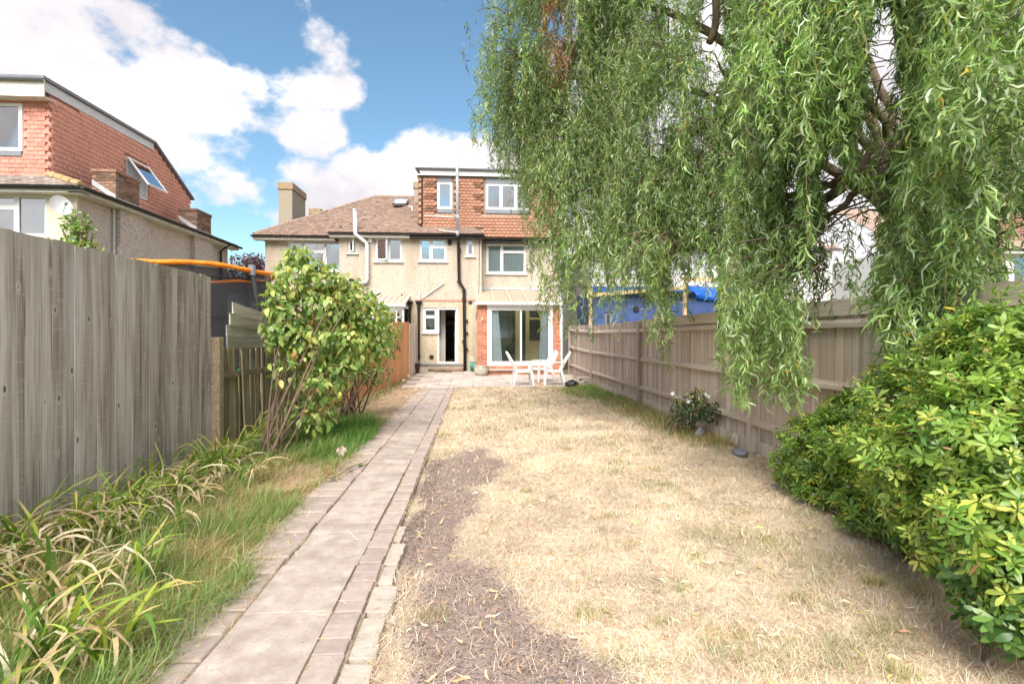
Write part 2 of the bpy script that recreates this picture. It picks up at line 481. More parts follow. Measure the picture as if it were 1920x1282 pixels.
def wood(name, cols, rand=0.18, knots=True, grain=1.0, green=None, rough=0.85, axis=2, coarse=14, knot=(6.5, 3.2), moss=None, saw=False):
    """weathered board: grain runs along the object's own long axis"""
    m, nt, bs, out = new_mat(name)
    N, L = nt.nodes, nt.links
    tc = N.new('ShaderNodeTexCoord'); oi = N.new('ShaderNodeObjectInfo')
    cmb = N.new('ShaderNodeCombineXYZ')
    for i in range(3): L.new(oi.outputs['Random'], cmb.inputs[i])
    off = N.new('ShaderNodeVectorMath'); off.operation = 'MULTIPLY_ADD'
    L.new(cmb.outputs[0], off.inputs[0]); off.inputs[1].default_value = (31, 57, 83); L.new(tc.outputs['Object'], off.inputs[2])
    def nz(st, scale, detail=5, dist=0.0):
        mp = N.new('ShaderNodeMapping'); mp.inputs['Scale'].default_value = st
        L.new(off.outputs[0], mp.inputs['Vector'])
        n = N.new('ShaderNodeTexNoise'); n.inputs['Scale'].default_value = scale; n.inputs['Detail'].default_value = detail
        n.inputs['Distortion'].default_value = dist
        L.new(mp.outputs[0], n.inputs['Vector'])
        return n.outputs['Fac']
    st = [coarse, coarse, coarse]; st[axis] = 0.7
    st2 = [46, 46, 46]; st2[axis] = 1.2
    broad = nz(tuple(st), 1.0, 3, 0.6)
    fine = nz(tuple(st2), 1.6, 4, 0.3)
    rp = _ramp(nt, cols, 0.3, 0.7)
    mx = N.new('ShaderNodeMath'); mx.operation = 'MULTIPLY_ADD'; mx.inputs[1].default_value = 0.55 * grain
    sb = N.new('ShaderNodeMath'); sb.operation = 'SUBTRACT'; sb.inputs[1].default_value = 0.5
    L.new(fine, sb.inputs[0]); L.new(sb.outputs[0], mx.inputs[0]); L.new(broad, mx.inputs[2])
    L.new(mx.outputs[0], rp.inputs['Fac'])
    c = rp.outputs['Color']
    def mixc(fac, a, b):
        x = N.new('ShaderNodeMix'); x.data_type = 'RGBA'
        L.new(fac, x.inputs['Factor']); L.new(a, x.inputs['A']); x.inputs['B'].default_value = (*b, 1)
        return x.outputs['Result']
    if knots:
        mp = N.new('ShaderNodeMapping'); ks = [knot[0]] * 3; ks[axis] = knot[1]
        mp.inputs['Scale'].default_value = ks
        L.new(off.outputs[0], mp.inputs['Vector'])
        vo = N.new('ShaderNodeTexVoronoi'); vo.inputs['Scale'].default_value = 1.0
        L.new(mp.outputs[0], vo.inputs['Vector'])
        for r0, r1, colr in ((0.17, 0.10, tuple(min(1, x * .95) for x in cols[-1])), (0.085, 0.055, tuple(x * 0.28 for x in cols[0]))):
            mr = N.new('ShaderNodeMapRange'); mr.inputs['From Min'].default_value = r0; mr.inputs['From Max'].default_value = r1
            mr.inputs['To Max'].default_value = 0.85
            L.new(vo.outputs['Distance'], mr.inputs['Value'])
            c = mixc(mr.outputs[0], c, colr)
    if green:
        n2 = N.new('ShaderNodeTexNoise'); n2.inputs['Scale'].default_value = 2.2; n2.inputs['Detail'].default_value = 5
        L.new(N.new('ShaderNodeNewGeometry').outputs['Position'], n2.inputs['Vector'])
        mr = N.new('ShaderNodeMapRange'); mr.inputs['From Min'].default_value = 0.45; mr.inputs['From Max'].default_value = 0.7; mr.inputs['To Max'].default_value = 0.7
        L.new(n2.outputs['Fac'], mr.inputs['Value'])
        c = mixc(mr.outputs[0], c, green)
    if saw:                                # faint saw marks across the board
        mp = N.new('ShaderNodeMapping'); sv = [2.0, 2.0, 2.0]; sv[axis] = 62; mp.inputs['Scale'].default_value = sv
        L.new(off.outputs[0], mp.inputs['Vector'])
        n3 = N.new('ShaderNodeTexNoise'); n3.inputs['Scale'].default_value = 1.0; n3.inputs['Detail'].default_value = 1
        L.new(mp.outputs[0], n3.inputs['Vector'])
        mr = N.new('ShaderNodeMapRange'); mr.inputs['From Min'].default_value = 0.60; mr.inputs['From Max'].default_value = 0.72; mr.inputs['To Max'].default_value = 0.35
        L.new(n3.outputs['Fac'], mr.inputs['Value'])
        c = mixc(mr.outputs[0], c, cols[-1])
    if moss:                               # (height, colour): algae creeping down from the sawn top edge
        sp = N.new('ShaderNodeSeparateXYZ'); L.new(tc.outputs['Object'], sp.inputs[0])
        ad = N.new('ShaderNodeMath'); ad.operation = 'MULTIPLY_ADD'; ad.inputs[1].default_value = 0.22
        L.new(broad, ad.inputs[0]); L.new(sp.outputs[2], ad.inputs[2])
        mr = N.new('ShaderNodeMapRange'); mr.inputs['From Min'].default_value = moss[0]; mr.inputs['From Max'].default_value = moss[0] + .16; mr.inputs['To Max'].default_value = 0.6
        L.new(ad.outputs[0], mr.inputs['Value'])
        c = mixc(mr.outputs[0], c, moss[1])
    mr = N.new('ShaderNodeMapRange'); mr.inputs['To Min'].default_value = 1 - rand; mr.inputs['To Max'].default_value = 1 + rand
    L.new(oi.outputs['Random'], mr.inputs['Value'])
    sc_ = N.new('ShaderNodeVectorMath'); sc_.operation = 'SCALE'
    L.new(c, sc_.inputs[0]); L.new(mr.outputs[0], sc_.inputs['Scale'])
    L.new(sc_.outputs[0], bs.inputs['Base Color'])
    bs.inputs['Roughness'].default_value = rough; bs.inputs['Specular IOR Level'].default_value = 0.2
    bp = N.new('ShaderNodeBump'); bp.inputs['Strength'].default_value = 0.35; bp.inputs['Distance'].default_value = 0.004
    L.new(fine, bp.inputs['Height']); L.new(bp.outputs[0], bs.inputs['Normal'])
    return m

def foliage(name, trans=0.35, rough=0.5, spec=0.35, tint=(.92, 1.05, 0.58)):
    m, nt, bs, out = new_mat(name)
    N, L = nt.nodes, nt.links
    a = N.new('ShaderNodeAttribute'); a.attribute_name = 'col'
    L.new(a.outputs['Color'], bs.inputs['Base Color'])
    bs.inputs['Roughness'].default_value = rough; bs.inputs['Specular IOR Level'].default_value = spec
    tr = N.new('ShaderNodeBsdfTranslucent')
    mu = N.new('ShaderNodeVectorMath'); mu.operation = 'MULTIPLY'; mu.inputs[1].default_value = tuple(1.35 * x for x in tint)
    L.new(a.outputs['Color'], mu.inputs[0]); L.new(mu.outputs[0], tr.inputs['Color'])
    mx = N.new('ShaderNodeMixShader'); mx.inputs[0].default_value = trans
    L.new(bs.outputs[0], mx.inputs[1]); L.new(tr.outputs[0], mx.inputs[2]); L.new(mx.outputs[0], out.inputs['Surface'])
    return m

def glass(name, refl=0.35, tint=(0.9, 0.95, 0.97)):
    m, nt, bs, out = new_mat(name)
    N, L = nt.nodes, nt.links
    gl = N.new('ShaderNodeBsdfGlossy'); gl.inputs['Roughness'].default_value = 0.015
    tr = N.new('ShaderNodeBsdfTransparent'); tr.inputs['Color'].default_value = (*tint, 1)
    lw = N.new('ShaderNodeFresnel'); lw.inputs['IOR'].default_value = 1.5
    ad = N.new('ShaderNodeMath'); ad.operation = 'ADD'; ad.inputs[1].default_value = refl; ad.use_clamp = True
    L.new(lw.outputs[0], ad.inputs[0])
    mx = N.new('ShaderNodeMixShader')
    L.new(ad.outputs[0], mx.inputs[0]); L.new(tr.outputs[0], mx.inputs[1]); L.new(gl.outputs[0], mx.inputs[2]); L.new(mx.outputs[0], out.inputs['Surface'])
    return m

M = {}
M['pebble'] = surf('pebbledash', [(.44, .37, .30), (.54, .465, .385), (.62, .545, .465)], 38, .92, .6, 70, .015, stain=((.37, .29, .21), .75), stain_scale=1.1, stain_stretch=(1.5, 1.5, .32), speck=((.36, .28, .20), 46, .14))
M['pebble_low'] = surf('pebbledash_yellowed', [(.44, .37, .27), (.55, .47, .355), (.61, .53, .42)], 38, .92, .6, 70, .015, stain=((.38, .28, .16), .75), stain_scale=1.4, stain_stretch=(1.4, 1.4, .4), speck=((.36, .27, .17), 46, .14))
M['pebble_far'] = surf('pebbledash_pinkish', [(.50, .425, .365), (.61, .535, .475), (.68, .60, .54)], 34, .92, .6, 60, .015, stain=((.48, .395, .33), .6), stain_scale=1.0, stain_stretch=(1.2, 1.2, .35), speck=((.38, .31, .26), 34, .18))
M['cream'] = surf('cream_render', [(.62, .54, .42), (.70, .62, .50)], 5, .85, .1, 60, .004, stain=((.5, .42, .32), .4))
M['render_white'] = surf('white_render', [(.70, .69, .67), (.80, .79, .78)], 3, .85, .1, 60, .004)
M['blue'] = surf('blue_painted_boards', [(.045, .08, .21), (.07, .115, .28)], 3, .55, .05, 40, .003)
M['tarp'] = surf('blue_tarpaulin', [(.006, .075, .42), (.012, .12, .55)], 4, .35, .6, 9, .05)
M['white'] = surf('white_upvc', [(.78, .78, .78), (.84, .84, .84)], 2, .35, 0, spec=.5)
M['plastic'] = surf('white_garden_plastic', [(.70, .70, .69), (.77, .77, .76)], 9, .38, 0, spec=.45)
M['offwhite'] = surf('weathered_white_paint', [(.58, .56, .52), (.76, .74, .70)], 7, .6, .1, 60, .003)
M['fascia'] = surf('pale_fascia', [(.62, .62, .63), (.74, .74, .75)], 3, .5)
M['leadgrey'] = surf('grey_cladding', [(.19, .20, .225), (.25, .26, .285)], 5, .55)
M['black'] = surf('black_ironwork', [(.012, .012, .014), (.035, .034, .035)], 14, .5, .2, 60, .003)
M['gutter'] = surf('dark_brown_gutter', [(.025, .020, .020), (.055, .046, .044)], 8, .45)
M['greypipe'] = surf('grey_vent_pipe', [(.30, .31, .33), (.46, .47, .50)], 12, .55)
M['flue'] = surf('white_flue_metal', [(.62, .64, .68), (.76, .78, .82)], 6, .35, spec=.5)
M['tile_red'] = surf('red_clay_hanging_tile', [(.54, .27, .19), (.62, .34, .25)], 16, .82, .3, 70, .004, vcol=True)
M['tile_red1'] = surf('red_clay_tile', [(.56, .24, .18), (.66, .31, .24)], 16, .82, .3, 70, .004, coord='obj', rand=.16, stain=((.40, .16, .13), .4))
M['tile_roof'] = surf('brown_roof_tile', [(.205, .135, .105), (.31, .21, .165)], 14, .9, .5, 60, .008, vcol=True, stain=((.19, .13, .10), .5), stain_scale=1.3, speck=((.40, .34, .27), 30, .05))
M['tile_grey'] = surf('grey_roof_tile', [(.22, .175, .155), (.33, .27, .24)], 14, .9, .4, 60, .006, vcol=True)
M['under'] = surf('roof_underlay', [(.12, .07, .05), (.16, .10, .08)], 9, .9)
M['lichen'] = surf('lichened_ridge', [(.30, .25, .19), (.46, .30, .10), (.38, .33, .27)], 9, .9, .5, 50, .008)
M['brick_red'] = surf('red_brick', [(.44, .15, .085), (.56, .23, .145)], 30, .85, .4, 60, .004, coord='obj', rand=.28)
M['brick_old'] = surf('sooty_stock_brick', [(.17, .10, .07), (.34, .20, .135)], 22, .9, .5, 60, .006, coord='obj', rand=.4)
M['mortar'] = surf('pale_mortar', [(.40, .35, .28), (.52, .46, .38)], 30, .9, .3, 80, .004)
M['mortar_dark'] = surf('dirty_mortar', [(.24, .20, .16), (.34, .29, .24)], 30, .9, .3, 80, .004)
M['lead'] = surf('lead_flashing', [(.38, .38, .40), (.55, .55, .57)], 9, .6)
M['chim'] = surf('lichened_pebbledash_chimney', [(.27, .235, .18), (.37, .325, .255), (.31, .28, .23)], 26, .95, .7, 60, .02, stain=((.36, .27, .13), .5), stain_scale=1.6)
M['cap'] = surf('lichened_chimney_cap', [(.22, .195, .17), (.30, .25, .19), (.40, .26, .12), (.27, .245, .21)], 9, .95, .6, 50, .01)
M['glass'] = glass('window_glass', .36)
M['glass_clear'] = glass('patio_glass', .03)
M['glass_low'] = glass('quiet_glass', .10)
M['room'] = surf('dim_room', [(.20, .195, .18), (.28, .27, .25)], 2, .9)  # indoor dimness put into the colour of the backing sheets
M['blind'] = surf('white_blind_and_reflection', [(.62, .66, .70), (.74, .77, .79)], 3, .8)  # also on the skylight pane, as painted cloud reflection
M['net'] = surf('net_curtain', [(.74, .76, .74), (.88, .89, .87)], 1.0, .85, 0, stretch=(38, 1, .3))
M['curtain'] = surf('pale_blue_curtain', [(.78, .82, .81), (.90, .91, .90)], 1.0, .85, 0, stretch=(26, 26, .4))
M['yellow'] = surf('yellow_painted_joinery', [(.72, .62, .32), (.80, .70, .42)], 4, .5)
M['hall'] = surf('cream_hall_wall', [(.72, .66, .58), (.78, .73, .65)], 3, .8)
M['hallfloor'] = surf('hall_floor', [(.30, .20, .12), (.40, .28, .17)], 6, .5)
M['darkdoor'] = surf('dark_varnished_door', [(.022, .010, .008), (.045, .020, .014)], 5, .35)
M['polycarb'] = foliage('x', .5) if False else surf('cream_polycarbonate', [(.70, .64, .52), (.78, .73, .62)], 2, .5)
M['orange'] = surf('orange_foam_sleeve', [(.85, .22, .012), (.95, .31, .03)], 6, .55, .8, 22, .03)
M['foam_black'] = surf('black_foam', [(.015, .015, .017), (.035, .035, .037)], 8, .7)
M['steel'] = surf('galvanised_clamp', [(.20, .22, .25), (.36, .38, .42)], 20, .4, metallic=.6)
M['concrete'] = surf('exposed_aggregate_concrete', [(.34, .27, .18), (.46, .38, .27)], 20, .95, .8, 90, .01, speck=((.24, .15, .08), 120, .25))
M['slab'] = surf('weathered_concrete_slab', [(.325, .26, .225), (.41, .34, .30), (.49, .42, .375)], 7, .92, .4, 70, .005, rand=.07, stain=((.27, .215, .185), .85), stain_scale=2.8, speck=((.36, .30, .265), 120, .05))
M['paver'] = surf('mauve_paving_brick', [(.335, .262, .232), (.41, .335, .30)], 20, .92, .4, 80, .005, coord='obj', rand=.10, stain=((.45, .37, .315), .5), stain_scale=3.5)
M['haunch'] = surf('crumbling_pale_concrete', [(.40, .34, .29), (.52, .45, .385)], 9, .95, .5, 50, .010, stain=((.27, .23, .19), .7), stain_scale=7)
M['patio'] = surf('patio_paving', [(.40, .33, .285), (.50, .425, .375), (.57, .50, .445)], 2.0, .92, .4, 60, .006, rand=.10, stain=((.32, .26, .23), .6), stain_scale=1.2)
M['joint'] = surf('sandy_joint', [(.20, .15, .115), (.31, .24, .18)], 40, .95, .5, 90, .006)
M['fence_grey'] = wood('weathered_grey_board', [(.24, .19, .165), (.44, .38, .345), (.61, .56, .53)], .2, grain=1.2, coarse=8, knot=(6.2, 3.0), moss=(2.07, (.45, .42, .34)), saw=True)
M['fence_pink'] = wood('weathered_pinkish_board', [(.36, .285, .235), (.47, .39, .33), (.58, .50, .435)], .18)
M['fence_rail'] = wood('weathered_rail', [(.40, .325, .265), (.50, .42, .35), (.57, .49, .42)], .1, axis=1)
M['fence_green'] = wood('mossy_old_board', [(.19, .15, .09), (.30, .245, .16), (.41, .35, .25)], .25, green=(.20, .20, .10))
M['board_old'] = wood('mossy_horizontal_board', [(.30, .265, .21), (.42, .385, .325), (.52, .485, .43)], .15, green=(.30, .29, .21), axis=1)
M['fence_new'] = wood('fresh_orange_board', [(.44, .20, .085), (.58, .29, .13), (.68, .38, .19)], .14, grain=.8)
M['timber'] = wood('fresh_timber', [(.62, .42, .22), (.72, .52, .30), (.80, .62, .40)], .1)
M['bark'] = surf('willow_bark', [(.10, .07, .05), (.19, .14, .10), (.27, .21, .16)], 9, .95, .9, 22, .03, stretch=(1, 1, .25))
M['twig'] = surf('twig_bark', [(.13, .085, .06), (.25, .18, .13)], 12, .9, .4, 40, .01)
M['leaf_willow'] = foliage('willow_leaf', .32, .38, .5)
M['leaf_lilac'] = foliage('lilac_leaf', .34, .42, .4)
M['leaf_choisya'] = foliage('choisya_leaf', .30, .30, .5)
M['leaf_plain'] = foliage('plain_leaf', .3, .5, .35)
M['grass_green'] = foliage('green_grass_blade', .35, .5, .3)
M['straw'] = foliage('straw_blade', .25, .65, .2, (1, .95, .8))
M['litter'] = foliage('fallen_leaf', .2, .6, .25, (1, .9, .6))
M['greenplastic'] = surf('green_plastic', [(.02, .20, .13), (.04, .30, .21)], 6, .4)
M['brownplastic'] = surf('dark_brown_plastic', [(.03, .014, .012), (.055, .026, .022)], 6, .5)
M['pot'] = surf('pale_stone_pot', [(.40, .36, .29), (.58, .54, .46)], 9, .9, .5, 40, .01, stain=((.30, .28, .2), .6), stain_scale=5)
M['soil'] = surf('potting_soil', [(.03, .02, .015), (.07, .05, .035)], 40, .95, .8, 60, .01)
M['mat'] = surf('coir_door_mat', [(.12, .10, .07), (.2, .17, .12)], 60, .95, .8, 120, .01)
M['slate'] = surf('blue_grey_slate', [(.14, .16, .18), (.27, .30, .33)], 9, .7, .6, 20, .01)
M['flint'] = surf('pale_rubble', [(.42, .38, .34), (.60, .56, .52)], 9, .9, .6, 30, .01)
M['blackbag'] = surf('black_bag_plastic', [(.010, .010, .012), (.03, .03, .034)], 9, .35, .8, 14, .03)
M['dish'] = surf('grey_dish_paint', [(.55, .56, .57), (.66, .67, .68)], 4, .5)

def mesh_net():                         # woven net: real holes by transparency
    m, nt, bs, out = new_mat('black_safety_net')
    N, L = nt.nodes, nt.links
    bs.inputs['Base Color'].default_value = (.028, .026, .034, 1); bs.inputs['Roughness'].default_value = .7
    tr = N.new('ShaderNodeBsdfTransparent'); mx = N.new('ShaderNodeMixShader'); mx.inputs[0].default_value = .84
    L.new(tr.outputs[0], mx.inputs[1]); L.new(bs.outputs[0], mx.inputs[2]); L.new(mx.outputs[0], out.inputs['Surface'])
    return m
M['net_black'] = mesh_net()
def mesh_poly():
    m, nt, bs, out = new_mat('cream_twinwall_sheet')
    N, L = nt.nodes, nt.links
    bs.inputs['Base Color'].default_value = (.80, .74, .62, 1); bs.inputs['Roughness'].default_value = .45
    tr = N.new('ShaderNodeBsdfTranslucent'); tr.inputs['Color'].default_value = (.95, .91, .80, 1)
    mx = N.new('ShaderNodeMixShader'); mx.inputs[0].default_value = .68
    L.new(bs.outputs[0], mx.inputs[1]); L.new(tr.outputs[0], mx.inputs[2]); L.new(mx.outputs[0], out.inputs['Surface'])
    return m
M['polycarb'] = mesh_poly()

# ================================================================== THE GROUND
def soil_mask(x, y):
    x, y = np.asarray(x, float), np.asarray(y, float)
    e = lambda cx, cy, rx, ry, sh=0.0: 1 - np.sqrt(((x - cx - sh * (y - cy)) / rx) ** 2 + ((y - cy) / ry) ** 2)
    m = np.maximum.reduce([e(.02, 2.35, .44, .75, -.12), e(-.08, 3.0, .34, .60, -.1), e(-.13, 5.75, .46, 1.15, .10), e(-.26, 4.4, .27, 1.25),
                           e(.24, 1.9, .42, .45), e(-.30, 3.7, .22, .8)])
    m = m * 1.5 + (fbm(x, y, 2.2, 11, 5) - .5) * 2.0
    return np.clip(m * 1.5 + .3, 0, 1)
def green_mask(x, y):
    x, y = np.asarray(x, float), np.asarray(y, float)
    a = np.clip((x - 2.55) / .5, 0, 1) * np.clip((y - 6.0) / 2.0, 0, 1)
    b = np.clip(1 - np.hypot((x - 2.75) / .8, (y - 13.3) / 1.8), 0, 1) * 2.2
    tuft = np.clip((fbm(x, y, 2.2, 31, 3) - .62) * 6, 0, 1) * .32
    far = np.clip((y - 8) / 5, 0, 1) * np.clip((fbm(x, y, 1.3, 77, 3) - .45) * 4, 0, 1) * .32
    return np.clip(np.maximum.reduce([a * .75, b, tuft, far]), 0, 1)

def make_ground():
    def axis(fine0, fine1, step, far):
        f = list(np.arange(fine0, fine1 + 1e-6, step))
        g = [0.3, 1, 3, 8, 20, 60, 160, far]
        return np.array([fine0 - a for a in g[::-1]] + f + [fine1 + a for a in g])
    xs, ys = axis(-3.3, 3.9, .06, 600), axis(1.2, 21, .06, 900)
    X, Y = np.meshgrid(xs, ys)
    t = np.clip((Y - 14.6) / 5.6, 0, 1)
    Z = 0.10 * t * t * (3 - 2 * t)
    inner = ((X > -3.35) & (X < 3.95) & (Y > 1.1) & (Y < 21.1))
    Z = Z + inner * ((fbm(X, Y, 2.0, 3, 4) - .5) * .035 + (vnoise(X, Y, 9, 5) - .5) * .012) - .012
    lit = ((X > -1.55) & (X < -.40) & (Y < 15.3)) | ((Y > 14.9) & (X > -2.3) & (X < 3.4))
    Z = Z - lit * .035
    so = soil_mask(X, Y) * (X > -.6)
    litter = np.clip((-1.3 - X) / .15, 0, 1) * (X > -3.4) * (Y < 21)
    # base colours of the turf itself: straw, earth, green, leaf litter
    straw = np.array([.61, .505, .385]); earth = np.array([.31, .235, .205]); green = np.array([.23, .235, .09]); lit_c = np.array([.40, .29, .20])
    var = (.70 + .60 * fbm(X, Y, 3.2, 21, 5))[..., None]
    C = np.broadcast_to(straw, X.shape + (3,)) * var
    g = (green_mask(X, Y) * .7)[..., None]
    C = C * (1 - g) + green * g
    s = so[..., None]
    C = C * (1 - s) + earth * s
    l = litter[..., None]
    C = C * (1 - l) + lit_c * l * var
    outer = (~inner)[..., None]
    C = np.where(outer, np.array([.16, .15, .07]), C)
    ny, nx = X.shape
    i = np.arange(ny - 1)[:, None] * nx + np.arange(nx - 1)[None, :]
    Fq = np.stack([i, i + 1, i + nx + 1, i + nx], -1).reshape(-1, 4)
    m = surf('dry_turf_and_earth', [(.72, .70, .68), (1.0, 1.0, 1.0), (1.18, 1.17, 1.14)], 42, .97, .9, 120, .012, vcol=True, spec=.1, lo=.25, hi=.75)
    o = np_mesh('ground', np.stack([X, Y, Z], -1), Fq, m, cols=C, smooth=True)
    tag(o, 'parched straw-coloured lawn with bare brown earth patches', kind='structure')
make_ground()

# ------------------------------------------------------------------ garden path
path = MB().box(-1.50, -.555, 1.0, 15.0, -.09, -.012).build('path', M['joint'])
tag(path, 'long straight garden path of concrete slabs edged with paving bricks', kind='structure')
slab_m = [cbox_mesh('slab', M['slab'], .442, .553, .05, .003, .003, s) for s in range(5)]
pav_m = [cbox_mesh('brick', M['paver'], .142, .110, .06, .004, .003, 20 + s) for s in range(5)]
pav2_m = [cbox_mesh('paver', M['paver'], .292, .205, .06, .007, .004, 40 + s) for s in range(5)]
y = 1.1; k = 0
while y < 14.95:
    piece('slab', slab_m[k % 5], path, (-.945 + random.uniform(-.004, .004), y + .28, -.022 + random.uniform(-.005, .004)),
          (random.uniform(-.012, .012), random.uniform(-.014, .014), random.uniform(-.012, .012)))
    y += .562; k += 1
y = 1.1; k = 0
while y < 14.95:
    w = .012 * math.sin(y * 1.7) + random.uniform(-.006, .006)
    piece('brick', pav_m[k % 5], path, (-.640 + w * .5, y + .06, -.026 + random.uniform(-.006, .007)),
          (random.uniform(-.02, .02), random.uniform(-.02, .02), random.uniform(-.03, .03)))
    y += .1185; k += 1
y = 1.1; k = 0
while y < 14.9:
    piece('paver', pav2_m[k % 5], path, (-1.330 + random.uniform(-.008, .008), y + .108, -.030 + random.uniform(-.008, .006)),
          (random.uniform(-.02, .02), random.uniform(-.03, .02), random.uniform(-.03, .03)))
    y += .217; k += 1
# crumbling concrete haunching along the brick edge
for i, (y0, y1, w) in enumerate([(1.5, 1.95, .15), (1.97, 2.36, .13), (2.38, 2.75, .115), (2.77, 3.08, .12), (3.10, 3.34, .09), (3.36, 3.72, .10), (3.74, 4.05, .06)]):
    rr = random.Random(i + 3)
    x0 = -.566
    L_ = [(x0, y0 + rr.uniform(0, .02)), (x0, y1 - rr.uniform(0, .02))]
    R_ = [(x0 + w * (.8 + .4 * vnoise(i * .37 + 3, y1 - (y1 - y0) * f, 3.0, 9)) + rr.uniform(-.006, .006), y1 - (y1 - y0) * f - (.02 if f == 0 else 0)) for f in (0, .12, .25, .37, .5, .62, .75, .87, .97)]
    pts = [(px_, py_, -.06) for px_, py_ in L_ + R_]
    MB().prism(pts, (0, 0, 0.046 + rr.uniform(0, .008))).build('concrete_chunk', M['haunch'], path, bevel=.006)

# ------------------------------------------------------------------ patio in front of the houses
def patio():
    o = MB()
    ys = [15.0, 16, 17, 18, 19, 20, 20.49]
    for a, b in zip(ys[:-1], ys[1:]):
        za, zb = gz(a) - .014, gz(b) - .014
        o.add([(-2.05, a, za), (3.32, a, za), (3.32, b, zb), (-2.05, b, zb)], [(0, 1, 2, 3)])
    root = o.build('patio', M['joint'])
    tag(root, 'worn paved patio between the lawn and the brick conservatory', kind='structure')
    ms = [cbox_mesh('slab', M['patio'], .655, .600, .04, .006, .003, 70 + s) for s in range(5)]
    k = 0
    for r in range(9):
        yy = 15.02 + r * .609 + .30
        x = -2.05 + (.33 if r % 2 else 0)
        while x < 3.0:
            sl_ = (gz(yy + .3) - gz(yy - .3)) / .6
            if not (yy > 18.55 and x + .33 > .35):
                piece('slab', ms[k % 5], root, (x + .33, yy, gz(yy) - .010 + random.uniform(-.003, .003)),
                      (sl_ + random.uniform(-.006, .006), random.uniform(-.006, .006), random.uniform(-.006, .006)))
            x += .664; k += 1
patio()

# ================================================================== FENCES
def board_meshes(mat, w, t, h, n, seed, taper=True, wane=.004):
    """feather-edge boards standing on their base, face towards +x/-x, width along y"""
    out = []
    for s in range(n):
        rr = random.Random(seed + s)
        hh = h + rr.uniform(-.004, .004)
        mb = MB()
        ta, tb = (t, t * .45) if taper else (t, t)
        rows = 6
        for i in range(rows + 1):
            z = hh * i / rows
            a, b = rr.uniform(-wane, wane) * .3, rr.uniform(-wane, wane) * .3
            mb.v += [(-ta / 2, -w / 2 + a, z), (ta / 2, -w / 2 + a, z), (tb / 2, w / 2 + b, z), (-tb / 2, w / 2 + b, z)]
        for i in range(rows):
            for q in range(4):
                q2 = (q + 1) % 4
                mb.f.append((i * 4 + q, i * 4 + q2, i * 4 + 4 + q2, i * 4 + 4 + q))
        mb.f.append((3, 2, 1, 0)); mb.f.append((rows * 4, rows * 4 + 1, rows * 4 + 2, rows * 4 + 3))
        out.append(mb.mesh('board', mat))
    return out
def run_boards(root, meshes, p0, p1, step, z0=0.0, lean=.004, zj=.006, side=0, overlap=.0015, turn=.012):
    a, b = Vector(p0), Vector(p1)
    L_ = (b - a).length; n = int(L_ / step); d = (b - a) / L_
    ang = math.atan2(d.y, d.x) - math.pi / 2
    nrm = Vector((d.y, -d.x))
    for i in range(n):
        c = a + d * (i + .5 + random.uniform(-.13, .13)) * step + nrm * (side + overlap * (1 if i % 2 else -1) * .5)
        piece('board', random.choice(meshes), root, (c.x, c.y, gz(c.y) + z0 + random.uniform(-zj, zj)),
              (random.uniform(-lean, lean), random.uniform(-lean, lean), ang + random.uniform(-.006, .006) + turn))

# left, near: tall grey close-board fence
FL = thing('close_board_fence', 'tall grey weathered close-board fence at left, nearest the camera', 'fence', (-3.05, 4.0, 0))
bm1 = board_meshes(M['fence_grey'], .126, .018, 2.10, 8, 100, taper=False)
run_boards(FL, bm1, (-3.05, 1.4), (-3.05, 6.40), .116, lean=.002, overlap=.004, turn=0)
for z in (.35, 1.05, 1.75):
    MB().box(-3.16, -3.075, 1.4, 6.4, z, z + .07).build('rail', M['fence_rail'], FL)
cp = MB().box(-3.07, -2.955, 6.415, 6.53, 0, 1.40).build('concrete_post', M['concrete'], FL, bevel=.012)
nail_me = MB().lathe(0, 0, [(.0045, -.001), (.0045, .0015), (.002, .003)], 6).mesh('nail', M['flint'])
for i in range(43):
    yy = 1.46 + i * .116
    for z in (1.085, ):
        piece('nail', nail_me, FL, (-3.036, yy + random.uniform(-.01, .01), z + random.uniform(-.012, .012)), (0, math.pi / 2, 0))

# left, middle: old broken fence with slipped horizontal boards
FB = thing('broken_fence', 'old mossy fence behind the leaning bush, its top boards slipped and split', 'fence', (-3.02, 7.8, 0))
bm2 = board_meshes(M['fence_green'], .128, .017, 1.27, 6, 130)
p0, p1 = Vector((-3.02, 6.58)), Vector((-2.90, 9.25))
for i in range(24):
    c = p0.lerp(p1, (i + .5) / 24)
    if i == 9: continue
    piece('board', bm2[i % 6], FB, (c.x + random.uniform(-.012, .012), c.y, random.uniform(-.03, .02)),
          (random.uniform(-.02, .02) + (.07 if i == 6 else 0), random.uniform(-.02, .01), random.uniform(-.05, .05)))
piece('board', bm2[2], FB, (-2.93, 7.10, -.02), (.06, -.02, .1))
MB().bar((-2.99, 6.56, .95), (-2.87, 9.2, .93), .04, .07).build('rail', M['fence_green'], FB)
for i, (z, t, dx) in enumerate([(1.26, -.004, .05), (1.405, -.02, .035), (1.545, -.055, .06), (1.69, -.10, .05)]):
    ln = [2.3, 2.2, 2.2, 2.15][i]
    y0 = 6.63 + [0, .02, .06, .16][i]
    mb = MB()
    n = 8
    for q in range(n + 1):
        f = q / n
        yy, zz, xx = y0 + ln * f, z + t * ln * f + .004 * math.sin(f * 5 + i), -3.02 + dx + .09 * f + .004 * math.sin(f * 4 + i * 2)
        h = .142
        mb.v += [(xx - .009, yy, zz), (xx + .009, yy, zz), (xx + .009 - .012 * (i % 2), yy, zz + h), (xx - .009, yy, zz + h)]
    for q in range(n):
        for e in range(4):
            e2 = (e + 1) % 4
            mb.f.append((q * 4 + e, q * 4 + e2, q * 4 + 4 + e2, q * 4 + 4 + e))
    mb.f += [(3, 2, 1, 0), (n * 4, n * 4 + 1, n * 4 + 2, n * 4 + 3)]
    mb.build('slipped_board', M['board_old'], FB)

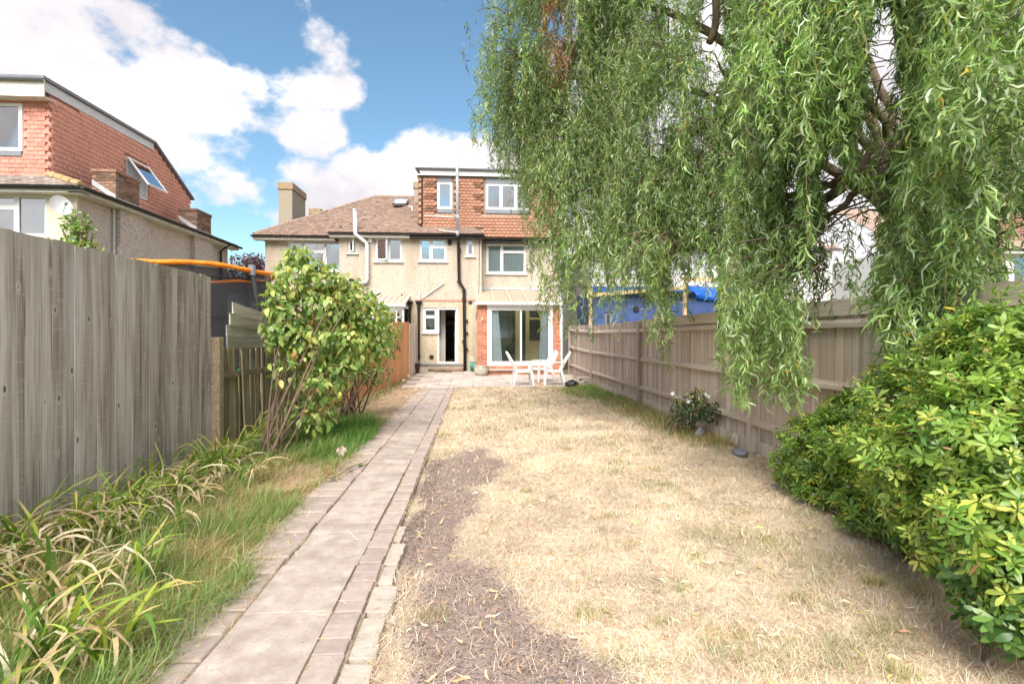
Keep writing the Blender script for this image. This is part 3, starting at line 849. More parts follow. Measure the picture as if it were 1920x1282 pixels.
# left, far: fresh orange fence, then an older grey end panel
FN = thing('new_fence', 'fresh orange-brown vertical board fence behind the left shrubs', 'fence', (-2.5, 13.5, 0))
bm3 = board_meshes(M['fence_new'], .135, .018, 1.84, 6, 160)
run_boards(FN, bm3, (-2.90, 9.3), (-2.21, 18.25), .124)
for z in (.3, .95, 1.6):
    MB().bar((-2.98, 9.3, z), (-2.29, 18.25, z), .04, .07).build('rail', M['fence_new'], FN)
for t in (.33, .66):
    c = Vector((-2.90, 9.3)).lerp(Vector((-2.21, 18.25)), t)
    MB().box(c.x + .016, c.x + .05, c.y - .03, c.y + .03, 0, 1.2).build('post', M['concrete'], FN)
FE = thing('grey_fence_panel', 'short grey fence panel ending at the house wall by the drainpipe', 'fence', (-2.18, 19.4, 0))
bm4 = board_meshes(M['fence_pink'], .13, .018, 1.78, 5, 190)
run_boards(FE, bm4, (-2.205, 18.30), (-2.14, 20.42), .119)
MB().bar((-2.27, 18.30, .9), (-2.21, 20.42, .9), .04, .07).build('rail', M['fence_rail'], FE)

# right: long fence showing its posts and rails
FR = thing('post_and_rail_fence', 'long pinkish-brown board fence with posts and rails under the willow', 'fence', (3.42, 9, 0))
bm5 = board_meshes(M['fence_pink'], .135, .016, 1.74, 8, 220)
run_boards(FR, bm5, (3.43, 1.2), (3.43, 18.9), .122, zj=.012)
for y0, y1 in ((1.2, 6.26), (6.34, 10.72), (10.80, 15.26), (15.34, 18.86)):
    for z, h in ((.33, .075), (.92, .075), (1.50, .085)):
        zz = z + random.uniform(-.015, .015)
        MB().prism([(3.425, y0, zz + gz(y0)), (3.365, y0, zz + gz(y0)), (3.365, y0, zz + h * .55 + gz(y0)), (3.425, y0, zz + h + gz(y0))], (0, y1 - y0, gz(y1) - gz(y0))).build('rail', M['fence_rail'], FR)
for yy in (6.3, 10.76, 15.3, 18.9):
    MB().box(3.335, 3.432, yy - .045, yy + .045, 0, 1.72 + gz(yy)).build('post', M['fence_pink'], FR, bevel=.006)
for y0, y1 in ((1.2, 6.2), (6.4, 10.65)):
    MB().box(3.395, 3.418, y0, y1, 1.60, 1.755).build('top_board', M['fence_rail'], FR)
for y0, y1 in ((1.2, 6.2), (6.4, 10.65), (10.88, 15.18), (15.42, 18.8)):
    MB().box(3.40, 3.42, y0, y1, -.02, .15 + gz(y0)).build('gravel_board', M['fence_pink'], FR)

# ================================================================== BUILDINGS
def holed_wall(mb, a0, a1, z0, z1, holes, fix, axis='y', depth=.14):
    """wall face with real openings; axis 'y': plane y=fix facing -y; axis 'x': plane x=fix facing +x"""
    As = sorted({a0, a1} | {v for h in holes for v in h[:2]}); Zs = sorted({z0, z1} | {v for h in holes for v in h[2:]})
    P = (lambda a, z, d=0: (a, fix + d, z)) if axis == 'y' else (lambda a, z, d=0: (fix - d, a, z))
    for i in range(len(As) - 1):
        for j in range(len(Zs) - 1):
            ca, cz = (As[i] + As[i + 1]) / 2, (Zs[j] + Zs[j + 1]) / 2
            if any(h[0] < ca < h[1] and h[2] < cz < h[3] for h in holes): continue
            mb.poly([P(As[i], Zs[j]), P(As[i + 1], Zs[j]), P(As[i + 1], Zs[j + 1]), P(As[i], Zs[j + 1])])
    for h in holes:
        c = [(h[0], h[2]), (h[1], h[2]), (h[1], h[3]), (h[0], h[3])]
        for k in range(4):
            p, q = c[k], c[(k + 1) % 4]
            mb.poly([P(*p), P(*p, depth), P(*q, depth), P(*q)])
    return mb

def window(parent, r, fix, lights, axis='y', sill=True, cover='blind', fw=.055, setin=.05, frame='white', cover_frac=1.0, gl='glass'):
    """r = (a0,a1,z0,z1); lights = list of (f0,f1,[transom fractions from the bottom])"""
    a0, a1, z0, z1 = r
    P = (lambda a, d, z: (a, fix + d, z)) if axis == 'y' else (lambda a, d, z: (fix - d, a, z))
    def bx(mb, p0, p1, d0, d1, q0, q1):
        A, B = P(p0, d0, q0), P(p1, d1, q1)
        return mb.box(A[0], B[0], A[1], B[1], A[2], B[2])
    s0, s1 = setin, setin + .06
    fr = MB()
    bx(fr, a0, a1, s0, s1, z0, z0 + fw); bx(fr, a0, a1, s0, s1, z1 - fw, z1)
    bx(fr, a0, a0 + fw, s0, s1, z0 + fw, z1 - fw); bx(fr, a1 - fw, a1, s0, s1, z0 + fw, z1 - fw)
    ia0, ia1, iz0, iz1 = a0 + fw, a1 - fw, z0 + fw, z1 - fw
    panes = []
    for n, (f0, f1, tr) in enumerate(lights):
        p0, p1 = ia0 + (ia1 - ia0) * f0, ia0 + (ia1 - ia0) * f1
        if n < len(lights) - 1:
            bx(fr, p1 - .032, p1 + .032, s0 - .004, s1 - .003, iz0, iz1)
        if n > 0: p0 += .032
        if n < len(lights) - 1: p1 -= .032
        zz = [iz0] + [iz0 + (iz1 - iz0) * t for t in tr] + [iz1]
        for q in range(len(zz) - 1):
            lo, hi = zz[q], zz[q + 1]
            if q > 0: lo += .028
            if q < len(zz) - 2:
                bx(fr, p0, p1, s0 - .002, s1 - .005, hi - .028, hi + .028); hi -= .028
            panes.append((p0, p1, lo, hi))
            # opening light: a slimmer inner frame
            e = .028
            bx(fr, p0, p1, s0 - .008, s0 + .03, lo, lo + e); bx(fr, p0, p1, s0 - .008, s0 + .03, hi - e, hi)
            bx(fr, p0, p0 + e, s0 - .008, s0 + .03, lo + e, hi - e); bx(fr, p1 - e, p1, s0 - .008, s0 + .03, lo + e, hi - e)
    w = fr.build('window', M[frame], parent)
    for p0, p1, lo, hi in panes:
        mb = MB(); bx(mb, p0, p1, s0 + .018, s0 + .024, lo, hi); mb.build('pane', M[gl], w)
    if sill:
        mb = MB(); bx(mb, a0 - .06, a1 + .06, -.07, setin - .003, z0 - .06, z0 - .004); mb.build('sill', M['offwhite'], w)
    if cover:
        zt = iz1 - (iz1 - iz0) * cover_frac
        mb = MB()
        n = max(8, int((ia1 - ia0) / .05))
        for i in range(n):
            q0, q1 = a0 + (a1 - a0) * i / n, a0 + (a1 - a0) * (i + 1) / n
            d0, d1 = s0 + .046 + .010 * math.sin(i * 1.9), s0 + .046 + .010 * math.sin((i + 1) * 1.9)
            if cover == 'blind': d0 = d1 = s0 + .045
            mb.poly([P(q0, d0, zt), P(q1, d1, zt), P(q1, d1, iz1 + .03), P(q0, d0, iz1 + .03)])
        mb.build('blind' if cover == 'blind' else 'curtain', M[cover], w)
    mb = MB(); bx(mb, a0 - .1, a1 + .1, .75, .78, z0 - .1, z1 + .1); mb.build('dim_room_backing', M['room'], w)  # dim-coloured backing sheet standing in for the unlit room
    return w

def tile_boxes(name, C, U, V, Nn, hw, hh, th, col, mat, parent, tilt=.10, rng=RNG):
    """many overlapping tiles as one mesh: centres C (n,3), unit U across, V up the slope, Nn outwards"""
    n = len(C)
    a = (tilt + rng.normal(0, .008, n))[:, None]
    V2 = unit(V - Nn * a); N2 = unit(Nn + V * a)
    hw = hw * (1 + rng.normal(0, .01, n))[:, None]; dz = (rng.normal(0, .0015, n))[:, None]
    C = C + Nn * dz
    c = []
    for su, sv, sn in ((-1, -1, 0), (1, -1, 0), (1, 1, 0), (-1, 1, 0), (-1, -1, 1), (1, -1, 1), (1, 1, 1), (-1, 1, 1)):
        c.append(C + U * hw * su * .997 + V2 * hh * sv + N2 * th * sn)
    Vv = np.stack(c, 1).reshape(-1, 3)
    b = (np.arange(n) * 8)[:, None, None]
    f = np.array([[4, 5, 6, 7], [0, 1, 5, 4], [1, 2, 6, 5], [3, 0, 4, 7]])[None]
    Fq = (b + f).reshape(-1, 4)
    return np_mesh(name, Vv, Fq, mat, parent, cols=np.repeat(col, 8, axis=0))

def hang(name, parent, fix, axis, inside, a0, a1, z0, z1, gauge=.118, tw=.165, mat='tile_red', base=(1, 1, 1), jit=.12, proud=.012, dark=None, facing=1):
    """vertical tile hanging over a wall region"""
    rows = int((z1 - z0) / gauge); pts, col = [], []
    for r in range(rows):
        z = z0 + (r + .5) * gauge
        a = a0 + (tw / 2 if r % 2 else 0)
        while a < a1 + tw / 2:
            if inside(a, z):
                pts.append((a, z)); k = 1.0
                if dark and dark(a, z, r): k = .5
                col.append(tuple(b * k for b in base))
            a += tw
    p = np.array(pts); n = len(p)
    if axis == 'y':
        C = np.stack([p[:, 0], np.full(n, fix - proud), p[:, 1]], 1); U = np.tile([1., 0, 0], (n, 1)); Nn = np.tile([0., -1, 0], (n, 1))
    else:
        C = np.stack([np.full(n, fix + proud * facing), p[:, 0], p[:, 1]], 1); U = np.tile([0., 1, 0], (n, 1)); Nn = np.tile([1. * facing, 0, 0], (n, 1))
    V = np.tile([0., 0, 1], (n, 1))
    c = np.array(col) * (1 + RNG.normal(0, jit, (n, 1)))
    return tile_boxes(name, C, U, V, Nn, tw / 2, gauge * .62, .036, np.clip(c, .2, 1.7), M[mat], parent, .30)

def roof_tiles(name, parent, planes, field, x0, x1, mat='tile_roof', gauge=.115, tw=.165, keep=lambda x, y: True, jit=.16):
    """planes: list of dict(o=origin, u=across unit, v=up-slope unit, nu, nv); keeps tiles where the plane is the roof surface"""
    Cs, Us, Vs, Ns = [], [], [], []
    for p in planes:
        o, u, v = Vector(p['o']), Vector(p['u']).normalized(), Vector(p['v']).normalized()
        n = u.cross(v).normalized()
        if n.z < 0: n = -n
        for r in range(int(p['nv'] / gauge)):
            for c in range(int(p['nu'] / tw) + 1):
                q = o + u * (c * tw + (tw / 2 if r % 2 else 0)) + v * ((r + .5) * gauge)
                if q.x < x0 or q.x > x1 or not keep(q.x, q.y): continue
                if abs(field(q.x, q.y) - q.z) < .02:
                    Cs.append(q + n * .01); Us.append(u); Vs.append(v); Ns.append(n)
    n = len(Cs)
    col = 1 + RNG.normal(0, jit, (n, 1)) * np.ones((1, 3)) + RNG.normal(0, .04, (n, 3))
    A = lambda l: np.array([tuple(q) for q in l])
    o = tile_boxes(name, A(Cs), A(Us), A(Vs), A(Ns), tw / 2, gauge * .62, .014, np.clip(col, .35, 1.8), M[mat], parent, .075)
    o['kind'] = 'stuff'
    return o

def brick_courses(parent, x0, x1, y0, y1, z0, z1, mat, faces='-y+x', L_=.215, Hh=.065, D_=.1025, j=.011, seed=0):
    """bricks as pieces over the faces of a rectangular pier"""
    st = cbox_mesh('brick', M[mat], L_, D_, Hh, .004, .002, seed); hd = cbox_mesh('brick', M[mat], D_, D_, Hh, .004, .002, seed + 1)
    rows = int((z1 - z0) / (Hh + j))
    g = (z1 - z0) / rows
    def course(a0, a1, put, off):
        a = a0
        first = True
        while a < a1 - .03:
            ln = D_ if (first and off) else L_
            first = False
            ln = min(ln, a1 - a)
            put(a + ln / 2, ln)
            a += ln + j
    for r in range(rows):
        z = z0 + (r + .5) * g
        off = r % 2
        if '-y' in faces:
            course(x0, x1, lambda c, ln: piece('brick', st if ln > .13 else hd, parent, (c, y0 + D_ / 2 - .006, z), (0, 0, 0), (ln / (L_ if ln > .13 else D_), 1, 1)), off)
        if '+x' in faces:
            course(y0 + .11, y1, lambda c, ln: piece('brick', st if ln > .13 else hd, parent, (x1 - D_ / 2 + .006, c, z), (0, 0, math.pi / 2), (ln / (L_ if ln > .13 else D_), 1, 1)), 1 - off)
        if '-x' in faces:
            course(y0 + .11, y1, lambda c, ln: piece('brick', st if ln > .13 else hd, parent, (x0 + D_ / 2 - .006, c, z), (0, 0, math.pi / 2), (ln / (L_ if ln > .13 else D_), 1, 1)), 1 - off)

def gutter(name, parent, pts, r=.06, mat='gutter'):
    mb = MB()
    P = [Vector(p) for p in pts]
    for a, b in zip(P[:-1], P[1:]):
        d = (b - a); n = Vector((d.y, -d.x, 0)).normalized()
        prof = [(math.cos(t) * r, math.sin(t) * r) for t in [math.pi + k * math.pi / 6 for k in range(7)]]
        prof += [(r - .008, 0)] + [((r - .008) * math.cos(t), (r - .008) * math.sin(t)) for t in [2 * math.pi - k * math.pi / 6 for k in range(7)]]
        mb.prism([a + n * q[0] + Vector((0, 0, q[1])) for q in prof], d)
    return mb.build(name, M[mat], parent)

# ------------------------------------------------------------------ the semi-detached pair behind the patio
YW, YS, YD = 20.5, 21.3, 20.92
EZ = 5.30                                    # eaves
X_A0 = on_y(497, 480, YS)[0]; X_W0 = on_y(636, 480, YW)[0]; X_P = on_y(769, 480, YW)[0]; X_W1 = on_y(903, 480, YW)[0]; X_B1 = on_y(1046, 480, YS)[0]
RIDGE_Y, RIDGE_Z = 24.9, 7.85
xl, xr = X_A0 - .35, X_B1 + .35
def f_main(x, y): return EZ + (RIDGE_Z - EZ) / (RIDGE_Y - 20.95) * (y - 20.95)
def f_wing(x, y): return EZ + (RIDGE_Z - EZ) / (RIDGE_Y - 20.2) * (y - 20.2)
SL = (RIDGE_Z - EZ) / (RIDGE_Y - 20.95)
def field(x, y):
    m = min(f_main(x, y), EZ + SL * (x - xl), EZ + SL * (xr - x)) if y >= 20.95 else -9
    w = min(f_wing(x, y), EZ + .75 * (x - (X_W0 - .3)), EZ + .75 * ((X_W1 + .1) - x)) if y >= 20.2 else -9
    return max(m, w)
def roof_base(parent, x0, x1):
    xs = np.linspace(x0, x1, int((x1 - x0) / .15) + 2); ys = np.arange(20.2, RIDGE_Y + .01, .0783)
    V, Fq = [], []
    for yv in ys:
        for xv in xs:
            V.append((xv, yv, max(field(xv, yv) - .03, EZ - .08)))
    nx = len(xs)
    for j in range(len(ys) - 1):
        for i in range(nx - 1):
            cx, cy = (xs[i] + xs[i + 1]) / 2, (ys[j] + ys[j + 1]) / 2
            if field(cx, cy) < EZ - .02: continue
            Fq.append((j * nx + i, j * nx + i + 1, (j + 1) * nx + i + 1, (j + 1) * nx + i))
    # rear slope
    o = np_mesh('roof', np.array(V), np.array(Fq), M['under'], parent)
    return o
def planes_main():
    return [dict(o=(xl, 20.95, EZ), u=(1, 0, 0), v=(0, 1, SL), nu=xr - xl, nv=4.9),
            dict(o=(X_W0 - .3, 20.2, EZ), u=(1, 0, 0), v=(0, RIDGE_Y - 20.2, RIDGE_Z - EZ), nu=X_W1 - X_W0 + .5, nv=5.6),
            dict(o=(xl, 20.95, EZ), u=(0, 1, 0), v=(1, 0, SL), nu=4.0, nv=4.9),
            dict(o=(X_W0 - .3, 20.2, EZ), u=(0, 1, 0), v=(1, 0, .75), nu=4.0, nv=2.0)]

HA = thing('semi_detached_house', 'left half of the pebbledashed semi with white flue pipe and brown hipped roof', 'house', ((X_A0 + X_P) / 2, 22.5, 0))
HB = thing('semi_detached_house', 'right half of the pebbledashed semi with red tile-hung dormer and open back door', 'house', ((X_P + X_B1) / 2, 22.5, 0))
def rY(px0, py0, px1, py1, Y):
    a0, z1 = on_y(px0, py0, Y); a1, z0 = on_y(px1, py1, Y)
    return (a0, a1, z0, z1)
wA_set = rY(539, 452, 637, 508, YS); wA_small = rY(652, 444, 669, 474, YW); wA_mid = rY(703, 445, 754, 490, YW)
wB_mid = rY(786, 447, 837, 490, YW); wB_small = rY(874, 447, 889, 480, YW); wB_set = rY(912, 457, 986, 513, YS)
dB = rY(793, 577, 859, 681, YW)
# house A walls
mb = MB()
wA_set2 = (wA_set[0], X_W0 - .06, wA_set[2], wA_set[3])
holed_wall(mb, X_A0, X_W0, 0, EZ, [wA_set2], YS)
holed_wall(mb, X_W0, X_P, 0, EZ, [wA_small, wA_mid], YW)
mb.poly([(X_W0, YW, 0), (X_W0, YS, 0), (X_W0, YS, EZ), (X_W0, YW, EZ)])
mb.poly([(X_A0, YS, 0), (X_A0, 29, 0), (X_A0, 29, EZ), (X_A0, YS, EZ)])
mb.poly([(X_A0, 29, 0), (X_P, 29, 0), (X_P, 29, EZ), (X_A0, 29, EZ)])
mb.build('wall', M['pebble'], HA)
# house B walls: yellowed ground floor, string course, upper floor
zs = on_y(840, 563, YW)[1]
mb = MB(); holed_wall(mb, X_P, X_W1, zs, EZ, [wB_mid, wB_small], YW)
holed_wall(mb, X_W1, X_B1, 2.6, EZ, [wB_set], YS)
mb.poly([(X_W1, YW, zs), (X_W1, YS, zs), (X_W1, YS, EZ), (X_W1, YW, EZ)])
mb.poly([(X_B1, YS, 0), (X_B1, 29, 0), (X_B1, 29, EZ), (X_B1, YS, EZ)])
mb.poly([(X_P, 29, 0), (X_B1, 29, 0), (X_B1, 29, EZ), (X_P, 29, EZ)])
mb.build('wall', M['pebble'], HB)
door_x0, door_x1 = on_y(820, 600, YW)[0], dB[1]
sw = (dB[0], door_x0, on_y(800, 623, YW)[1], dB[3]); dr = (door_x0, door_x1, dB[2], dB[3])
mb = MB(); holed_wall(mb, X_P, X_W1, 0, zs, [sw, dr], YW)
mb.poly([(X_W1, YW, 0), (X_W1, YS, 0), (X_W1, YS, zs), (X_W1, YW, zs)])
mb.build('lower_wall', M['pebble_low'], HB)
MB().box(X_P + .16, X_W1 + .01, YW - .03, YW + .02, zs - .025, zs + .045).build('string_course', M['tile_red1'], HB)
# roofs
ra = roof_base(HA, xl, X_P); rb = roof_base(HB, X_P, xr)
roof_tiles('roof_tiles', ra, planes_main(), field, xl, X_P)
xdl = on_y(787, 400, YD)[0]
roof_tiles('roof_tiles', rb, planes_main(), field, X_P, xr, keep=lambda x, y: not (x > xdl - .05 and y > YD + .05))
mb = MB()
back = [(xl + .0, 29.3, EZ), (X_P, 29.3, EZ), (X_P, RIDGE_Y, RIDGE_Z), (xl + 3.95, RIDGE_Y, RIDGE_Z)]
mb.poly(back); mb.poly([(xl, 20.95, EZ - .05), (xl, 29.3, EZ - .05), (xl + 3.95, RIDGE_Y, RIDGE_Z - .05)])
mb.build('rear_slope', M['under'], ra)
MB().poly([(X_P, 29.3, EZ), (xr, 29.3, EZ), (xr - 3.95, RIDGE_Y, RIDGE_Z), (X_P, RIDGE_Y, RIDGE_Z)]).build('rear_slope', M['under'], rb)
def ridge(parent, a, b, mat='tile_roof', r=.085, name='ridge_tile'):
    a, b = Vector(a), Vector(b); n = int((b - a).length / .32)
    for i in range(n):
        p, q = a.lerp(b, i / n), a.lerp(b, (i + 1) / n - .02 / (b - a).length)
        j = Vector((random.uniform(-.006, .006), random.uniform(-.006, .006), random.uniform(-.006, .006)))
        MB().tube([p + j, q + j], [r, r * .96], 8).build(name, M['lichen'] if mat == 'lichen' else M['under'], parent)
M['under2'] = surf('ridge_clay', [(.27, .19, .15), (.36, .27, .21)], 8, .9, .4, 40, .008)
M['under'] = M['under2']
ridge(ra, (xl + .05, 21.0, EZ + .03), (xl + 3.95, RIDGE_Y, RIDGE_Z))
ridge(ra, (xl + 3.95, RIDGE_Y, RIDGE_Z), (X_P, RIDGE_Y, RIDGE_Z))
# hip of the wing where its plane meets the side plane
kx = (RIDGE_Z - EZ) / (RIDGE_Y - 20.2) / .75
ridge(ra, (X_W0 - .28, 20.24, EZ + .02), (X_W0 - .3 + kx * 1.9, 22.1, EZ + .75 * kx * 1.9 + .01), r=.06)
# fascias, soffits, gutters
for H_, x0, x1, y0, nm in ((HA, xl, X_W0 - .3, 20.95, 's'), (HA, X_W0 - .3, X_P, 20.2, 'w'), (HB, X_P, X_W1 + .1, 20.2, 'w'), (HB, X_W1 + .1, xr, 20.95, 's')):
    f0 = MB().box(x0, x1, y0 + .03, y0 + .06, EZ - .17, EZ + .0); f0.box(x0, x1, y0 + .06, (YS if nm == 's' else YW) + .03, EZ - .165, EZ - .14)
    f0.build('fascia', M['offwhite'] if H_ is HA else M['gutter'], H_)
    gutter('gutter', H_, [(x0 - .03, y0 - .035, EZ - .02), (x1, y0 - .035, EZ - .02)], .062)
# windows
window(HA, wA_set2, YS, [(0, .25, []), (.25, .68, [.68]), (.68, 1, [])], cover='net')
window(HA, wA_small, YW, [(0, 1, [])], cover='blind')
window(HA, wA_mid, YW, [(0, .5, []), (.5, 1, [])], cover='blind')
window(HB, wB_mid, YW, [(0, .42, []), (.42, 1, [.66])], cover='blind', cover_frac=.35)
window(HB, wB_small, YW, [(0, 1, [])], cover='blind')
window(HB, wB_set, YS, [(0, .38, []), (.38, 1, [.76])], cover='net', gl='glass_low')
# a casement standing open on house A's small window and mid window
for (r, w_, side) in ((wA_small, .34, 1), (wA_mid, .42, 1)):
    hx = r[0] + .06 if r is wA_mid else r[0] + .05
    z0, z1 = r[2] + .06, r[3] - .06
    wo = r[1] - r[0] - .1 if r is wA_small else (r[1] - r[0]) * .46
    a = math.radians(24 if r is wA_mid else 34)
    d = Vector((math.cos(a), -math.sin(a), 0)); o = Vector((hx, YW + .03, 0))
    mb = MB()
    for p, q in (((0, z0), (wo, z0)), ((0, z1), (wo, z1)), ((.025, z0), (.025, z1)), ((wo - .025, z0), (wo - .025, z1))):
        mb.bar(o + d * p[0] + Vector((0, 0, p[1])), o + d * q[0] + Vector((0, 0, q[1])), .05, .05, up=(d.y, -d.x, 0))
    s = mb.build('open_sash', M['white'], HA)
    n = Vector((d.y, -d.x, 0)) * .004
    MB().prism([o + d * .05 + Vector((0, 0, z0)) + n, o + d * (wo - .05) + Vector((0, 0, z0)) + n, o + d * (wo - .05) + Vector((0, 0, z1)) + n, o + d * .05 + Vector((0, 0, z1)) + n], n * -2).build('pane', M['glass'], s)
# white flue and alarm box on house A
fl = [on_y(661, 390, 20.0), on_y(665, 437, 20.0), on_y(686, 455, 20.15), on_y(686, 523, 20.15), on_y(676, 530, 20.15)]
pp = [Vector((fl[0][0], 20.35, fl[0][1] + .0)), Vector((fl[1][0], 20.1, fl[1][1])), Vector((fl[2][0], 20.36, fl[2][1])), Vector((fl[3][0], 20.36, fl[3][1])), Vector((fl[4][0], 20.45, fl[4][1]))]
fo = MB().tube([pp[0], pp[1], pp[1] + Vector((.03, 0, -.05)), pp[2] + Vector((-.04, 0, .05)), pp[2] + Vector((0, 0, -.05)), pp[3], pp[3] + Vector((-.02, 0, -.07)), pp[4]], .068, 12).build('flue_pipe', M['flue'], HA, smooth=True)
MB().tube([pp[0] + Vector((0, 0, -.02)), pp[0] + Vector((0, 0, .06))], .082, 12).build('flue_cap', M['lead'], fo)
for f in (.25, .8):
    q = pp[2].lerp(pp[3], f)
    MB().tube([q + Vector((0, 0, .03)), q + Vector((0, 0, -.03))], .078, 12).build('bracket', M['flue'], fo)
r = rY(690, 440, 698, 455, YW); MB().box(r[0], r[1], YW - .07, YW, r[2], r[3]).build('alarm_box', M['white'], HA, bevel=.01)
# skylight
sx, sz = on_y(749, 384, 23.3)
def on_wing(x, y): return Vector((x, y, f_wing(x, y)))
sk = MB()
y0, y1 = 23.55, 24.3
x0, x1 = on_y(737, 384, 23.7)[0], on_y(763, 384, 23.7)[0]
c = (on_wing((x0 + x1) / 2, (y0 + y1) / 2)); vv = Vector((0, RIDGE_Y - 20.2, RIDGE_Z - EZ)).normalized(); nn = Vector((0, -vv.z, vv.y))
hw, hh = (x1 - x0) / 2, .42
for s_ in (-1, 1):
    sk.obox(c + Vector((s_ * (hw - .03), 0, 0)) + nn * .07, (.03, 0, 0), vv * hh, nn * .05)
    sk.obox(c + vv * s_ * (hh - .03) + nn * .071, (hw, 0, 0), vv * .03, nn * .05)
sk = sk.build('skylight', M['leadgrey'], HA)
MB().obox(c + nn * .085, (hw - .06, 0, 0), vv * (hh - .06), nn * .006).build('pane', M['blind'], sk)  # opaque white: bright cloud reflection painted onto the pane
MB().obox(c + nn * .045, (hw - .06, 0, 0), vv * (hh - .06), nn * .004).build('blind', M['room'], sk)
# chimneys of house A
def cap_chimney(H_, x0, x1, y0, y1, z0, z1, name='chimney'):
    ch = MB().box(x0, x1, y0, y1, z0, z1 - .3).build(name, M['chim'], H_, bevel=.015)
    MB().box(x0 - .04, x1 + .04, y0 - .04, y1 + .04, z1 - .298, z1).build('cap', M['cap'], ch, bevel=.012)
    return ch
x0, _ = on_y(522, 400, 23.6); x1, _ = on_y(548, 400, 23.6); zt = on_y(530, 342, 23.6)[1]
cap_chimney(HA, x0, x1, 23.6, 25.4, EZ + .3, zt)
x0, _ = on_y(580, 400, 28.2); x1, _ = on_y(600, 400, 28.2); zt = on_y(590, 391, 28.2)[1]
cap_chimney(HA, x0, x1, 28.2, 28.9, EZ - .5, zt)
x0, _ = on_y(776, 380, 24.3); x1, _ = on_y(788, 380, 24.3); zt = on_y(780, 341, 24.3)[1]
cap_chimney(HB, x0, x1 + .3, 24.3, 25.1, 7.0, zt)
# white bracket pipe at the dormer's foot
q = on_y(772, 390, 22.9)
MB().tube([(q[0] - .12, 22.9, q[1] + .05), (q[0] + .02, 22.9, q[1] + .05), (q[0] + .02, 22.9, q[1] - .12)], .03, 8).build('vent_pipe', M['white'], HA)

# dormer of house B
DZ0, DZ1 = 5.30, on_y(860, 331, YD)[1]; DT = on_y(860, 319, YD)[1]
wD1 = rY(820, 342, 848, 392, YD); wD2 = rY(911, 345, 992, 394, YD)
mb = MB(); holed_wall(mb, xdl, X_B1, DZ0, DZ1, [wD1, wD2], YD)
mb.poly([(xdl, YD, DZ0), (xdl, 25.2, DZ0), (xdl, 25.2, DZ1), (xdl, YD, DZ1)]); mb.poly([(X_B1, YD, DZ0), (X_B1, 25.2, DZ0), (X_B1, 25.2, DZ1), (X_B1, YD, DZ1)])
mb.poly([(xdl, 25.2, DZ0), (X_B1, 25.2, DZ0), (X_B1, 25.2, DZ1), (xdl, 25.2, DZ1)])
dm = mb.build('dormer', M['under'], HB)
g1 = on_y(860, 392, YD)[1]
def inside_d(a, z):
    if z < f_wing(0, YD) - .02 and a < X_W1: return False
    for w_ in (wD1, wD2):
        if w_[0] - .10 < a < w_[1] + .10 and w_[2] - .22 < z < w_[3] + .3: return False
    return xdl + .05 < a < X_B1 - .05
def dark_d(a, z, r):
    if z < wD1[2] - .3: return False
    k = (r // 1) % 4 < 2
    for w_ in (wD1, wD2):
        if w_[0] - .45 < a < w_[0] and k: return True
    return wD1[1] < a < wD1[1] + .3 and k
t_ = hang('hanging_tiles', dm, YD, 'y', inside_d, xdl + .08, X_B1, DZ0 + .03, DZ1 + .02, dark=dark_d, base=(1.08, 1.08, 1.02), jit=.06); t_['kind'] = 'stuff'
t_ = hang('hanging_tiles', dm, xdl, 'x', lambda a, z: z > f_wing(0, a), YD + .05, 24.6, DZ0, DZ1, facing=-1); t_['kind'] = 'stuff'
fa = MB().box(xdl - .12, X_B1 + .1, YD - .16, YD - .13, DZ1 - .02, DT - .02); fa.box(xdl - .12, X_B1 + .1, YD - .13, 25.3, DZ1 + .02, DT - .03)
fa.build('fascia', M['fascia'], dm)
MB().box(xdl - .16, X_B1 + .14, YD - .2, 25.35, DT - .028, DT + .02).build('flat_roof', M['leadgrey'], dm)
gutter('gutter', dm, [(xdl - .14, YD - .22, DT - .005), (X_B1 + .1, YD - .22, DT - .03)], .055, 'leadgrey')
for w_, L_ in ((wD1, [(0, 1, [])]), (wD2, [(0, .34, []), (.34, .70, []), (.70, 1, [])])):
    w0 = window(dm, w_, YD, L_, sill=False, cover='blind' if w_ is wD1 else 'net', setin=-.02)
    MB().box(w_[0], w_[1], YD - .035, YD + .03, w_[3] + .003, DZ1 - .02).build('head_cladding', M['leadgrey'], w0)
    MB().box(w_[0], w_[1], YD - .035, YD + .03, w_[2] - .16, w_[2] - .003).build('sill_cladding', M['leadgrey'], w0)
qx, qz = on_y(789, 330, YD - .1); q1 = on_y(786, 423, YD - .1)
MB().tube([(qx - .1, YD - .22, DT - .05), (qx - .1, YD - .2, DT - .14), (qx + .04, YD - .06, DT - .28), (qx + .04, YD - .06, q1[1] + .1), (qx, YD - .14, q1[1])], .036, 8).build('downpipe', M['gutter'], dm)
q0 = on_y(795, 404, YD - .06); q1 = on_y(852, 408, YD - .06)
MB().tube([(q0[0], YD - .05, q0[1]), (q1[0], YD - .05, q1[1])], .022, 8).build('waste_pipe', M['offwhite'], dm)
